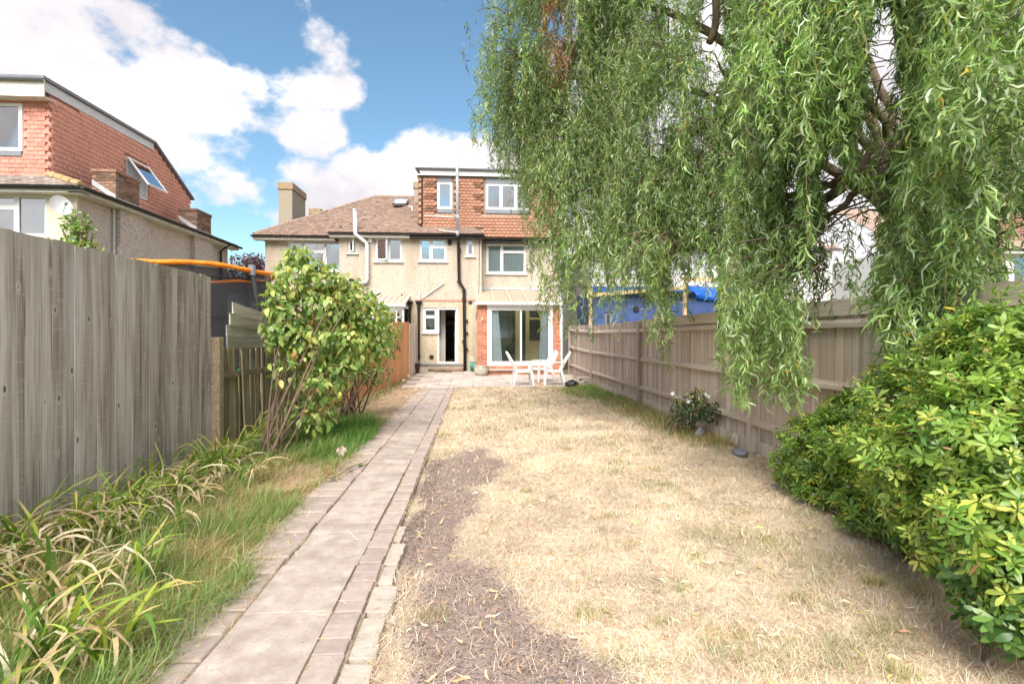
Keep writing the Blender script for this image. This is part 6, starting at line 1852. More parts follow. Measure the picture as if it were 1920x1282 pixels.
    rag = rng.normal(-25, 30, (N, 1))
    ok = (py < np.interp(px, lim_x, lim_y) + rag) & (px > np.interp(py, left_y, left_x) + rng.normal(0, 14, (N, 1))) & (Cn[..., 2] > .75)
    # windows of sky between the heavier boughs
    for gx, gy, rx, ry, pr in ((1640, 290, 36, 100, .86), (1655, 90, 30, 90, .95), (1600, 400, 50, 45, .85), (1480, 330, 20, 40, .5), (1230, 250, 18, 40, .5), (1560, 330, 24, 45, .85), (1335, 40, 22, 55, .95), (1585, 470, 70, 45, .65), (1500, 540, 35, 40, .5), (1300, 505, 45, 40, .75), (1180, 520, 50, 30, .4), (1680, 210, 30, 60, .6), (1315, 545, 26, 30, .9), (1195, 575, 45, 28, .6),
                               (1600, 665, 55, 70, .85), (1900, 430, 40, 40, .8), (1040, 60, 16, 40, .6), (1570, 580, 45, 40, .5)):
        inside = (((px - gx) / rx) ** 2 + ((py - gy) / ry) ** 2) < 1
        ok &= ~(inside & (rng.random((N, 1)) < pr))
    ok = np.cumprod(ok, axis=1).astype(bool)
    last = ok.sum(1)
    keep = last >= 3
    Cn, last, S0, SL_, SO, d = Cn[keep], last[keep], S0[keep], SL_[keep], SO[keep], d[keep]
    SC_ = np.array(SC_)[keep]
    N = len(Cn)
    # thin hanging stems
    C2 = Cn.copy()
    for i in range(N): C2[i, last[i]:] = C2[i, last[i] - 1]
    side = unit(rng.normal(0, 1, (N, 1, 3)) * [1, 1, 0] + 1e-4) * np.ones((1, Ms, 1))
    V, Fq = ribbons(C2[:, ::2], side[:, ::2], np.full((N, len(range(0, Ms, 2))), .0021))
    col = palette(N, [(.30, .24, .09), (.38, .32, .12), (.20, .15, .08)], rng=rng)
    parts = [(V, Fq, rep(col, V))]
    # leaves
    ln = SL_ * (last - 1) / (Ms - 1)
    cnt = np.maximum(3, (ln * rng.uniform(34, 66, N) * np.clip(6.5 / d[:, 0], .75, 1.2)).astype(int))
    idx = np.repeat(np.arange(N), cnt)
    n = len(idx)
    tt = rng.random(n) ** .85 * (last[idx] - 1)
    k = np.clip(np.floor(tt).astype(int), 0, Ms - 2); fr_ = (tt - k)[:, None]
    B = Cn[idx, k] * (1 - fr_) + Cn[idx, k + 1] * fr_
    tan = unit(Cn[idx, k + 1] - Cn[idx, k])
    out = rng.normal(0, 1, (n, 3)) * [1, 1, .35]; out = unit(out)
    D = unit(tan * rng.uniform(.0, 1.1, (n, 1)) + out * rng.uniform(.3, 1.1, (n, 1)) - Zf * .18)
    L_ = rng.uniform(.055, .13, n) * rng.uniform(.65, 1.3, N)[idx]; W = rng.uniform(.0105, .0185, n)
    nrm = unit(out + rng.normal(0, .5, (n, 3)) + Zf * .5)
    near = d[idx, 0] < 5.2
    # colours: each bough has its own tone
    ctone = {}
    cols = palette(n, [(.125, .205, .06), (.18, .28, .085), (.25, .36, .12), (.35, .46, .19), (.40, .47, .31), (.50, .51, .15)], [3, 5, 4.5, 2.6, 2, .3], .14, rng)
    tone = np.random.default_rng(3).normal(1, .28, 120000).clip(.5, 1.7)[SC_[idx]]
    cols = np.clip(cols * tone[:, None], .01, .8)
    bpx, bpy, bd = px_of(B)
    dead = ((((bpx - 1048) / 34) ** 2 + ((bpy - 50) / 110) ** 2) < rng.uniform(.2, 1.4, n)) & (bd > 7.0) & (np.random.default_rng(9).random(120000)[SC_[idx]] < .7)
    cols[dead] = palette(int(dead.sum()), [(.46, .20, .11), (.56, .28, .15), (.36, .16, .09)], None, .15, rng)
    yel = rng.random(n) < .006
    cols[yel] = (.62, .40, .05)
    for msk, prof in ((near, [(0, .12), (.2, .75), (.5, 1), (.8, .6), (1, .03)]), (~near, [(0, .2), (.35, 1), (.7, .75), (1, .04)])):
        if msk.sum() == 0: continue
        V, Fq = leaves(B[msk], D[msk], nrm[msk], L_[msk], W[msk], prof, rng.uniform(-.1, .6, int(msk.sum())), .17, rng)
        parts.append((V, Fq, rep(cols[msk], V)))
    V, Fq, C_ = join_parts(parts)
    np_mesh('crown', V, Fq, M['leaf_willow'], T, C_, smooth=True)
    print('willow leaves', n, 'strands', N)
willow()

# ------------------------------------------------------------------ shrubs built of leaf clumps
def shell(cs, n_per, rng, rmin=.55):
    Ps, Ns = [], []
    for (c, r), n in zip(cs, n_per):
        u = rdir(n, rng); k = rng.uniform(rmin ** 3, 1, n) ** (1 / 3.)
        lump = 1 + .18 * np.sin(u[:, 0] * 5 + c[0] * 3) * np.sin(u[:, 1] * 4 + c[1]) + .12 * np.sin(u[:, 2] * 7)
        Ps.append(np.array(c) + u * np.array(r) * (k * lump)[:, None]); Ns.append(unit(u / np.array(r)))
    return np.concatenate(Ps), np.concatenate(Ns)

def lilac(label, base, blobs, n_per, stems, leaf_len, pal, pw, seed, name='leafy_shrub'):
    rng = np.random.default_rng(seed)
    T = thing(name, label, 'shrub', tuple(base))
    for i in range(stems):
        c, r = blobs[i % len(blobs)]
        e = Vector(c) + Vector(rng.normal(0, .35, 3) * np.array(r))
        b = Vector(base) + Vector((rng.uniform(-.22, .22), rng.uniform(-.30, .30), -.03))
        m1 = b.lerp(e, .35) + Vector((rng.uniform(-.16, .12), rng.uniform(-.12, .12), rng.uniform(-.05, .12))); m2 = b.lerp(e, .7) + Vector((rng.uniform(-.14, .14), rng.uniform(-.1, .1), .10))
        P = bez(b, m1, m2, e, 9)
        r0 = rng.uniform(.007, .020)
        MB().tube(P, [r0 * (1 - .75 * k / 9) for k in range(10)], 6).build('stem', M['twig'], T, smooth=True)
    P, Nn = shell(blobs, n_per, rng)
    n = len(P)
    D = unit(Nn * .45 + rng.normal(0, .5, (n, 3)) - Zf * rng.uniform(.2, 1.3, (n, 1)))
    nrm = unit(Nn * .6 + Zf * .8 + rng.normal(0, .35, (n, 3)))
    L_ = rng.uniform(.45, 1.25, n) * leaf_len
    V, Fq = leaves(P, D, nrm, L_, L_ * rng.uniform(.52, .68, n), [(0, .10), (.12, .72), (.35, 1), (.62, .80), (.85, .36), (1, .02)], rng.uniform(.05, .55, n))
    cols = palette(n, pal, pw, .13, rng)
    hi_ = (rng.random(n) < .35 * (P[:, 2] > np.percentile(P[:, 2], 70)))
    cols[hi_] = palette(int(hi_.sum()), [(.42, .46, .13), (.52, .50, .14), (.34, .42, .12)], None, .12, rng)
    # fine twigs through the crown
    m_ = n // 5
    sel = rng.choice(n, m_)
    a = P[sel]; cc = np.array([b[0] for b in blobs]); near = cc[np.argmin(((a[:, None] - cc[None]) ** 2).sum(-1), 1)]
    b2 = a + (near - a) * rng.uniform(.3, .8, (m_, 1))
    mid = (a + b2) / 2 + rng.normal(0, .03, (m_, 3))
    C_ = np.stack([b2, mid, a], 1); S = unit(rng.normal(0, 1, (m_, 1, 3))) * np.ones((1, 3, 1))
    V2, F2 = ribbons(C_, S, np.full((m_, 3), .0028))
    V, Fq, C = join_parts([(V, Fq, rep(cols, V)), (V2, F2, rep(palette(m_, [(.16, .10, .07), (.24, .17, .12)], rng=rng), V2))])
    np_mesh('foliage', V, Fq, M['leaf_lilac'], T, C, smooth=True)
    return T
def bl(px, py, d, rx, ry=None, rz=None):
    return (tuple(at(px, py, d)), (rx, ry or rx, rz or rx))
x, y = on_g(505, 852)
L1 = lilac('tall leaning shrub with large drooping leaves beside the broken fence', (x, y, 0),
      [bl(565, 515, 7.1, .34, .4, .30), bl(620, 575, 7.3, .42, .45, .36), bl(540, 590, 6.9, .30, .35, .34), bl(690, 590, 7.6, .34, .4, .32), bl(590, 640, 7.0, .36, .4, .28), bl(560, 480, 7.1, .18, .2, .12), bl(650, 640, 7.3, .34, .4, .3), bl(520, 560, 6.8, .16, .2, .25), bl(600, 720, 7.0, .34, .36, .26), bl(560, 770, 6.9, .3, .3, .2), bl(655, 560, 7.4, .34, .4, .28), bl(610, 530, 7.2, .32, .35, .26), bl(700, 640, 7.8, .34, .4, .32), bl(530, 620, 6.8, .26, .3, .3), bl(630, 690, 7.2, .34, .36, .26), bl(545, 690, 6.8, .26, .3, .24), bl(590, 780, 6.9, .28, .3, .22)],
      [400, 540, 380, 360, 400, 130, 320, 150, 240, 140, 340, 320, 300, 240, 260, 150, 110], 20, .100,
      [(.15, .25, .065), (.22, .33, .09), (.30, .40, .12), (.44, .49, .16), (.60, .52, .14), (.50, .27, .08)], [2.8, 4.8, 4.6, 4.4, 1.0, .35], 61)
# bare twigs above it
rr = random.Random(4)
for i in range(11):
    b = at(rr.uniform(545, 610), 500, 7.2); e = at(rr.uniform(525, 640), rr.uniform(425, 470), 7.2)
    MB().tube([b, b.lerp(e, .5) + Vector((rr.uniform(-.04, .04), 0, .02)), e], [.006, .004, .002], 5).build('bare_twig', M['twig'], L1)
x, y = on_g(655, 782)
lilac('smaller pale-leaved shrub with bare reddish stems behind the leaning one', (x, y, 0),
      [bl(690, 620, 9.4, .40, .4, .36), bl(660, 680, 9.2, .40, .4, .32), bl(720, 640, 9.5, .30, .35, .32), bl(640, 620, 9.2, .38, .4, .3), bl(700, 700, 9.4, .30, .3, .22), bl(735, 610, 9.6, .2, .25, .2), bl(620, 740, 9.0, .3, .3, .25)],
      [560, 520, 360, 420, 300, 130, 220], 22, .062,
      [(.12, .20, .05), (.19, .27, .08), (.28, .34, .13), (.38, .42, .20), (.30, .28, .08)], [3, 4, 4, 2, 1], 62)
# small dark rose against the right fence
x, y = on_g(1312, 806)
T = lilac('small dark-leaved shrub with white blooms against the right fence', (min(x, 3.05), y, 0), [bl(1300, 765, 7.6, .24, .24, .20), bl(1275, 770, 7.6, .16, .2, .18), bl(1330, 770, 7.5, .18, .2, .18), bl(1310, 740, 7.6, .12, .14, .12)],
          [380, 180, 220, 90], 9, .048, [(.030, .065, .020), (.045, .09, .03), (.065, .12, .04)], None, 63, 'rose_shrub')
rng = np.random.default_rng(8)
for px, py in ((1260, 737), (1322, 738), (1327, 742), (1290, 752)):
    c = at(px, py, 7.5); mb = MB()
    for k in range(8):
        a = k * .785; mb.add([c, c + Vector((math.cos(a - .4) * .022, -.01, math.sin(a - .4) * .022)), c + Vector((math.cos(a) * .034, -.018, math.sin(a) * .034)), c + Vector((math.cos(a + .4) * .022, -.01, math.sin(a + .4) * .022))], [(0, 1, 2, 3)])
    mb.build('flower', M['plastic'], T)

# glossy rosette shrubs on the right
def choisya(label, base, blobs, n_per, seed, pal, pw, size=.050):
    rng = np.random.default_rng(seed)
    T = thing('evergreen_shrub', label, 'shrub', tuple(base))
    for i in range(len(blobs) * 3):
        c, r = blobs[i % len(blobs)]
        e = Vector(c) + Vector(rng.normal(0, .4, 3) * np.array(r)); b = Vector(base) + Vector((rng.uniform(-.1, .15), rng.uniform(-.25, .3), -.03))
        e.x = min(e.x, 3.3)
        P = bez(b, b.lerp(e, .4) + Vector((0, 0, .08)), b.lerp(e, .75) + Vector((0, 0, .05)), e, 8)
        MB().tube(P, [.016 * (1 - .7 * k / 8) for k in range(9)], 6).build('stem', M['twig'], T, smooth=True)
    P, Nn = shell(blobs, n_per, rng, .5)
    gapn = np.sin(P[:, 0] * 11 + 2 * np.sin(P[:, 2] * 7)) * np.sin(P[:, 1] * 9 + P[:, 2] * 8)
    kp = (P[:, 0] < 3.30) & (P[:, 2] > .05) & (gapn < .55 + .3 * rng.random(len(P))); P, Nn = P[kp], Nn[kp]
    n = len(P)
    ax = unit(Nn + Zf * rng.uniform(.25, 1.1, (n, 1)) + rng.normal(0, .22, (n, 3)))
    m_ = 9
    A = np.repeat(ax, m_, 0); B = np.repeat(P, m_, 0); N_ = len(A)
    ref = unit(np.cross(A, np.array([.31, .77, .55]))); ref2 = np.cross(A, ref)
    th = np.tile(np.arange(m_) * 2.4, n) + np.repeat(rng.uniform(0, 6.28, n), m_) + rng.normal(0, .15, N_)
    lift = np.tile(np.linspace(-.15, .85, m_), n) + rng.normal(0, .12, N_)
    R = ref * np.cos(th)[:, None] + ref2 * np.sin(th)[:, None]
    D = unit(R + A * lift[:, None])
    sc = np.repeat(rng.uniform(.5, 1.3, n), m_)
    L_ = size * sc * rng.uniform(.55, 1.2, N_)
    B = B + D * .008 - A * (.015 * (1 - lift))[:, None]
    V, Fq = leaves(B, D, A, L_, L_ * rng.uniform(.34, .42, N_), [(0, .14), (.25, .62), (.58, 1), (.85, .68), (1, .08)], rng.uniform(-.15, .65, N_))
    pc = palette(n, pal, pw, .12, rng)
    cols = np.clip(np.repeat(pc, m_, 0) * (1 + rng.normal(0, .09, (N_, 1))), .01, .9)
    ye = rng.random(N_) < .012; cols[ye] = (.66, .50, .06)
    br = rng.random(N_) < .012; cols[br] = palette(int(br.sum()), [(.46, .24, .10), (.55, .40, .20)], rng=rng)
    # a few twigs showing among the leaves
    k2 = n // 6; sel = rng.choice(n, k2); a = P[sel]; b2 = a - Nn[sel] * rng.uniform(.12, .3, (k2, 1)) + rng.normal(0, .05, (k2, 3))
    C_ = np.stack([b2, (a + b2) / 2 + rng.normal(0, .015, (k2, 3)), a], 1); S = unit(rng.normal(0, 1, (k2, 1, 3))) * np.ones((1, 3, 1))
    V2, F2 = ribbons(C_, S, np.full((k2, 3), .0026))
    V, Fq, C = join_parts([(V, Fq, rep(cols, V)), (V2, F2, rep(palette(k2, [(.30, .24, .15), (.22, .15, .10)], rng=rng), V2))])
    np_mesh('foliage', V, Fq, M['leaf_choisya'], T, C, smooth=True)
choisya('large yellow-green glossy shrub filling the right edge below the willow', (2.85, 3.0, 0),
        [bl(1850, 715, 2.95, .36), bl(1735, 760, 3.3, .36), bl(1870, 850, 2.55, .40), bl(1765, 880, 2.85, .38), bl(1895, 635, 2.85, .26), bl(1900, 985, 2.3, .30), bl(1690, 850, 3.3, .30), bl(1820, 640, 3.05, .20), bl(1930, 750, 2.6, .35), bl(1800, 1000, 2.65, .25), bl(1960, 1080, 2.1, .25)],
        [900, 800, 1050, 920, 420, 600, 560, 210, 720, 400, 380], 71, [(.15, .265, .05), (.235, .37, .065), (.34, .45, .085), (.50, .545, .11), (.11, .20, .04)], [4, 5, 3.6, 1.7, 1.5])
choisya('mid-green glossy shrub bulging onto the lawn in front of the right fence', (2.95, 4.5, 0),
        [bl(1570, 835, 4.5, .40, .4, .34), bl(1640, 860, 4.1, .38, .4, .38), bl(1505, 880, 4.8, .26, .3, .28), bl(1660, 960, 3.75, .30, .3, .25), bl(1570, 930, 4.45, .30, .3, .22), bl(1600, 770, 4.5, .26, .3, .16), bl(1700, 1000, 3.4, .2, .2, .14)],
        [1100, 1000, 600, 600, 600, 300, 220], 72, [(.10, .19, .035), (.16, .275, .045), (.23, .35, .06), (.33, .43, .08)], [3, 5, 4, 2], .050)
choisya('low dark-green glossy shrub in the bottom right corner', (2.30, 2.05, 0),
        [bl(1875, 1120, 2.22, .16, .16, .14), bl(1845, 1080, 2.3, .14), bl(1920, 1150, 2.1, .16)], [120, 80, 110], 73, [(.06, .14, .03), (.09, .19, .04), (.14, .25, .06)], None, .06)

# purple-leaved tree between the houses
def round_tree(label, base, c, r, n, pal, seed, leaf=.07, name='purple_tree'):
    rng = np.random.default_rng(seed); T = thing(name, label, 'tree', base)
    b = Vector(base)
    MB().tube([b + Vector((0, 0, -.1)), b + Vector((.05, 0, 1.4)), Vector(c)], [.13, .10, .04], 8).build('trunk', M['bark'], T, smooth=True)
    for i in range(9):
        e = Vector(c) + Vector(rdir(1, rng)[0] * np.array(r) * .9); s_ = b.lerp(Vector(c), rng.uniform(.5, .95))
        MB().tube([s_, s_.lerp(e, .5) + Vector((0, 0, .1)), e], [.04, .025, .008], 5).build('limb', M['bark'], T)
    sub = []
    for i in range(16):
        u = rdir(1, rng)[0]; sub.append((tuple(np.array(c) + u * np.array(r) * .62), tuple(np.array(r) * rng.uniform(.30, .5))))
    P, Nn = shell(sub, [n // 16] * 16, rng, .2); m_ = len(P)
    V, Fq = leaves(P, unit(Nn + rng.normal(0, .8, (m_, 3)) - Zf * .2), unit(Zf + rng.normal(0, .5, (m_, 3))), rng.uniform(.7, 1.2, m_) * leaf, rng.uniform(.4, .6, m_) * leaf, [(0, .15), (.4, 1), (.75, .6), (1, .05)], rng.uniform(0, .4, m_))
    np_mesh('crown', V, Fq, M['leaf_plain'], T, rep(palette(m_, pal, None, .18, rng), V), smooth=True)
    return T
x, _ = on_y(463, 500, 27.0)
round_tree('purple-leaved tree in the gap between the two houses', (x, 27.0, 0), (x, 27.0, 4.35), (1.15, 1.3, 1.35), 5600, [(.10, .035, .055), (.15, .06, .08), (.20, .10, .10), (.07, .03, .04)], 81, .11)
# young tree poking over the left fence
b = at(155, 470, 6.6); c = at(147, 430, 6.6)
T = round_tree('slender sapling with fresh green leaves poking over the left fence', (b.x + .1, b.y, 0), tuple(c), (.16, .2, .26), 330, [(.16, .28, .06), (.24, .36, .09), (.32, .40, .12)], 82, .062, 'sapling')
T2 = round_tree('leafy tips of a climber showing at the top of the left fence', (at(150, 470, 5.9).x, at(150, 470, 5.9).y, 0), tuple(at(152, 466, 5.9)), (.28, .2, .07), 200, [(.16, .28, .06), (.26, .36, .10), (.40, .40, .12)], 83, .055, 'climber')

# ------------------------------------------------------------------ strap-leaved clumps along the left fence
def strap(label, x, y, n, L0, seed, dry=.3, tilt=(.35, .1)):
    rng = np.random.default_rng(seed)
    K = 9
    b = np.stack([x + rng.normal(0, .06, n), y + rng.normal(0, .07, n), np.full(n, -.01)], 1)
    az = rng.uniform(0, 6.28, n); h = np.stack([np.cos(az), np.sin(az), 0 * az], 1) + np.array([tilt[0], tilt[1], 0]); h = unit(h)
    L_ = rng.uniform(.55, 1.1, n) * L0
    is_dry = rng.random(n) < dry
    stiff = np.where(is_dry, rng.uniform(.9, 1.25, n), rng.uniform(.25, .8, n))   # how far round it arches
    t = np.linspace(0, 1, K)[None, :]
    kink = (t > rng.uniform(.35, 1.6, (n, 1))) * rng.uniform(.3, 1.3, (n, 1))
    ang = (rng.uniform(1.0, 1.5, n))[:, None] - stiff[:, None] * 2.1 * t ** 1.25 - kink
    ds = L_[:, None] / (K - 1)
    hx = np.cumsum(np.cos(ang) * ds, 1); hz = np.cumsum(np.sin(ang) * ds, 1)
    C = b[:, None, :] + h[:, None, :] * hx[..., None] + Zf * np.maximum(hz, -.0)[..., None]
    C[..., 2] = np.maximum(C[..., 2], .008 + rng.uniform(0, .03, (n, 1)))
    C += h[:, [1, 0, 2]][:, None, :] * np.array([-1, 1, 0]) * (np.sin(t * 5 + rng.uniform(0, 6, (n, 1))) * .02 * t)[..., None]
    S = unit(np.cross(h, Zf))[:, None, :] * np.ones((1, K, 1)); tw_ = (rng.uniform(-1, 1, (n, 1)) * t)[..., None]
    S = unit(S * np.cos(tw_) + Zf * np.sin(tw_))
    W = np.array([.75, .95, 1, 1, .95, .85, .68, .4, .05])[None, :] * rng.uniform(.006, .012, (n, 1))
    V, Fq = ribbons(C, S, W)
    g = palette(n, [(.17, .27, .045), (.25, .36, .055), (.36, .43, .07), (.12, .21, .04)], None, .12, rng); dcol = palette(n, [(.58, .45, .28), (.68, .56, .38), (.46, .33, .20), (.72, .62, .45)], None, .1, rng)
    base_c = np.where(is_dry[:, None], dcol, g)
    cc = np.repeat(base_c[:, None, :], K, 1)
    tip = (t > .72)[..., None] & (rng.random((n, 1, 1)) < .4) & (~is_dry)[:, None, None]
    cc = np.where(tip, np.array([.55, .42, .16]), cc)
    cols = np.repeat(cc[:, :, None, :], 2, 2).reshape(-1, 3)
    if label is None: return V, Fq, cols
    o = np_mesh('strap_leaf_plant', V, Fq, M['grass_green'], None, cols, smooth=True)
    tag(o, label, 'plant', 'strap-leaved clumps along the left fence')
clumps = [(30, 1040, 46, .85, .55, 'strap-leaved clump with many bleached leaves at the left picture edge'),
          (60, 1250, 40, .62, .25, 'green strap-leaved clump in the bottom left corner'),
          (215, 1235, 26, .55, .2, 'strap-leaved clump with arching yellow-green blades beside the path bottom'),
          (110, 1130, 40, .75, .6, 'strap-leaved clump of mostly dry curling leaves near the corner'),
          (150, 1010, 34, .75, .35, 'second strap-leaved clump from the left edge against the fence'),
          (240, 985, 34, .75, .3, 'strap-leaved clump at the middle of the grey fence foot'),
          (320, 940, 36, .72, .3, 'strap-leaved clump against the fence before the concrete post'),
          (410, 895, 44, .70, .18, 'upright bright green strap-leaved clump beside the concrete post'),
          (250, 1095, 26, .6, .3, 'strap-leaved clump in the grass halfway between fence and path'),
          (470, 905, 28, .6, .45, 'strap-leaved clump at the foot of the leaning shrub')]
for i, (px, py, n, L_, dry, lab) in enumerate(clumps):
    x, y = on_g(px, py); x = max(x, -2.88)
    strap(lab, x, y, n, L_ * .78, 900 + i, min(.7, dry + .12), (.7, .1))

# ------------------------------------------------------------------ grass
def blades(P, az, lean, L_, W, cols, K=3, curl=.5, rng=RNG):
    n = len(P)
    h = np.stack([np.cos(az), np.sin(az), 0 * az], 1)
    t = np.linspace(0, 1, K)[None, :]
    ang = lean[:, None] + curl * t * rng.uniform(.2, 1.3, (n, 1))
    ds = L_[:, None] / (K - 1)
    x = np.cumsum(np.sin(ang) * ds, 1) - np.sin(ang[:, :1]) * ds; z = np.cumsum(np.cos(ang) * ds, 1) - np.cos(ang[:, :1]) * ds
    C = P[:, None, :] + h[:, None, :] * x[..., None] + Zf * z[..., None]
    C[..., 2] = np.maximum(C[..., 2], P[:, None, 2] + .004)
    S = unit(np.cross(h, Zf))[:, None, :] * np.ones((1, K, 1))
    prof = np.linspace(1, .08, K)[None, :] ** .7
    V, Fq = ribbons(C, S, prof * W[:, None])
    return V, Fq, rep(cols, V)

def dry_lawn():
    rng = np.random.default_rng(21)
    n = 230000
    y = 1.7 * (15.2 / 1.7) ** rng.random(n)
    x = rng.uniform(-.62, 3.38, n)
    keep = (x > np.where(y < 4, -.44, -.555) + rng.normal(0, .02, n)) & (y < 15.0 + rng.normal(0, .06, n)) & (x < y * 1.02 + .4)
    s = soil_mask(x, y); keep &= rng.random(n) > s * .88
    dens = fbm(x, y, 4.5, 15, 3); keep &= rng.random(n) < .35 + dens * 1.1
    x, y = x[keep], y[keep]; n = len(x)
    g = green_mask(x, y)
    isg = rng.random(n) < g * .75
    P = np.stack([x, y, gh(x, y) - .003], 1)
    lean = np.where(isg, rng.uniform(.1, .8, n), rng.uniform(.55, 1.52, n))
    L_ = np.where(isg, rng.uniform(.03, .08, n), rng.uniform(.02, .085, n)) * (1 + .6 * g)
    W = np.maximum(rng.uniform(.0010, .0019, n), .00045 * y)
    cols = palette(n, [(.73, .605, .46), (.63, .50, .355), (.83, .74, .60), (.42, .30, .20), (.54, .47, .31), (.60, .38, .25)], [5, 4, 3.5, 1.8, 1.3, .7], .12, rng)
    cols = np.clip(cols * (.55 + .88 * fbm(x, y, 3.0, 33, 5))[:, None], .02, .9)
    gc = palette(n, [(.20, .24, .08), (.28, .31, .12), (.38, .37, .18)], None, .14, rng)
    cols = np.where(isg[:, None], gc, cols)
    parts = [blades(P, rng.uniform(0, 6.28, n), lean, L_, W, cols, 3, .5, rng)]
    # small surviving tufts
    for px, py, m_, h_, gr in ((810, 1150, 130, .07, .25), (1110, 1150, 150, .06, .6), (1240, 1170, 90, .05, .5), (1280, 1100, 110, .06, .6), (1300, 1040, 90, .05, .6), (1180, 1020, 80, .045, .5), (990, 920, 70, .05, .6), (1140, 965, 80, .05, .5), (1440, 1010, 120, .06, .4),
                               (1660, 1180, 200, .06, .6), (1690, 1262, 160, .06, .7), (1360, 1190, 140, .06, .4), (1500, 1120, 130, .07, .4), (1640, 1090, 180, .07, .45), (1720, 1110, 160, .09, .25), (1250, 905, 90, .05, .5), (1390, 960, 90, .06, .4), (835, 815, 90, .06, .6), (905, 812, 90, .05, .5), (1060, 840, 90, .05, .4), (1225, 880, 110, .07, .5)):
        cx, cy = on_g(px, py); r_ = .02 + .035 * rng.random()
        tx, ty = cx + rng.normal(0, r_ * 1.4, m_), cy + rng.normal(0, r_, m_)
        ig = rng.random(m_) < gr
        c = np.where(ig[:, None], palette(m_, [(.17, .24, .06), (.26, .32, .09)], None, .12, rng), palette(m_, [(.60, .46, .27), (.50, .40, .20)], None, .1, rng))
        parts.append(blades(np.stack([tx, ty, gh(tx, ty)], 1), rng.uniform(0, 6.28, m_), rng.uniform(.05, .7, m_), rng.uniform(.5, 1.2, m_) * h_, np.full(m_, max(.0014, .0004 * cy)), c, 4, .7, rng))
    V, Fq, C = join_parts(parts)
    o = np_mesh('dry_grass', V, Fq, M['straw'], None, C)
    tag(o, 'parched straw-coloured grass blades covering the lawn', 'grass', kind='stuff')
    print('lawn blades', n)
dry_lawn()

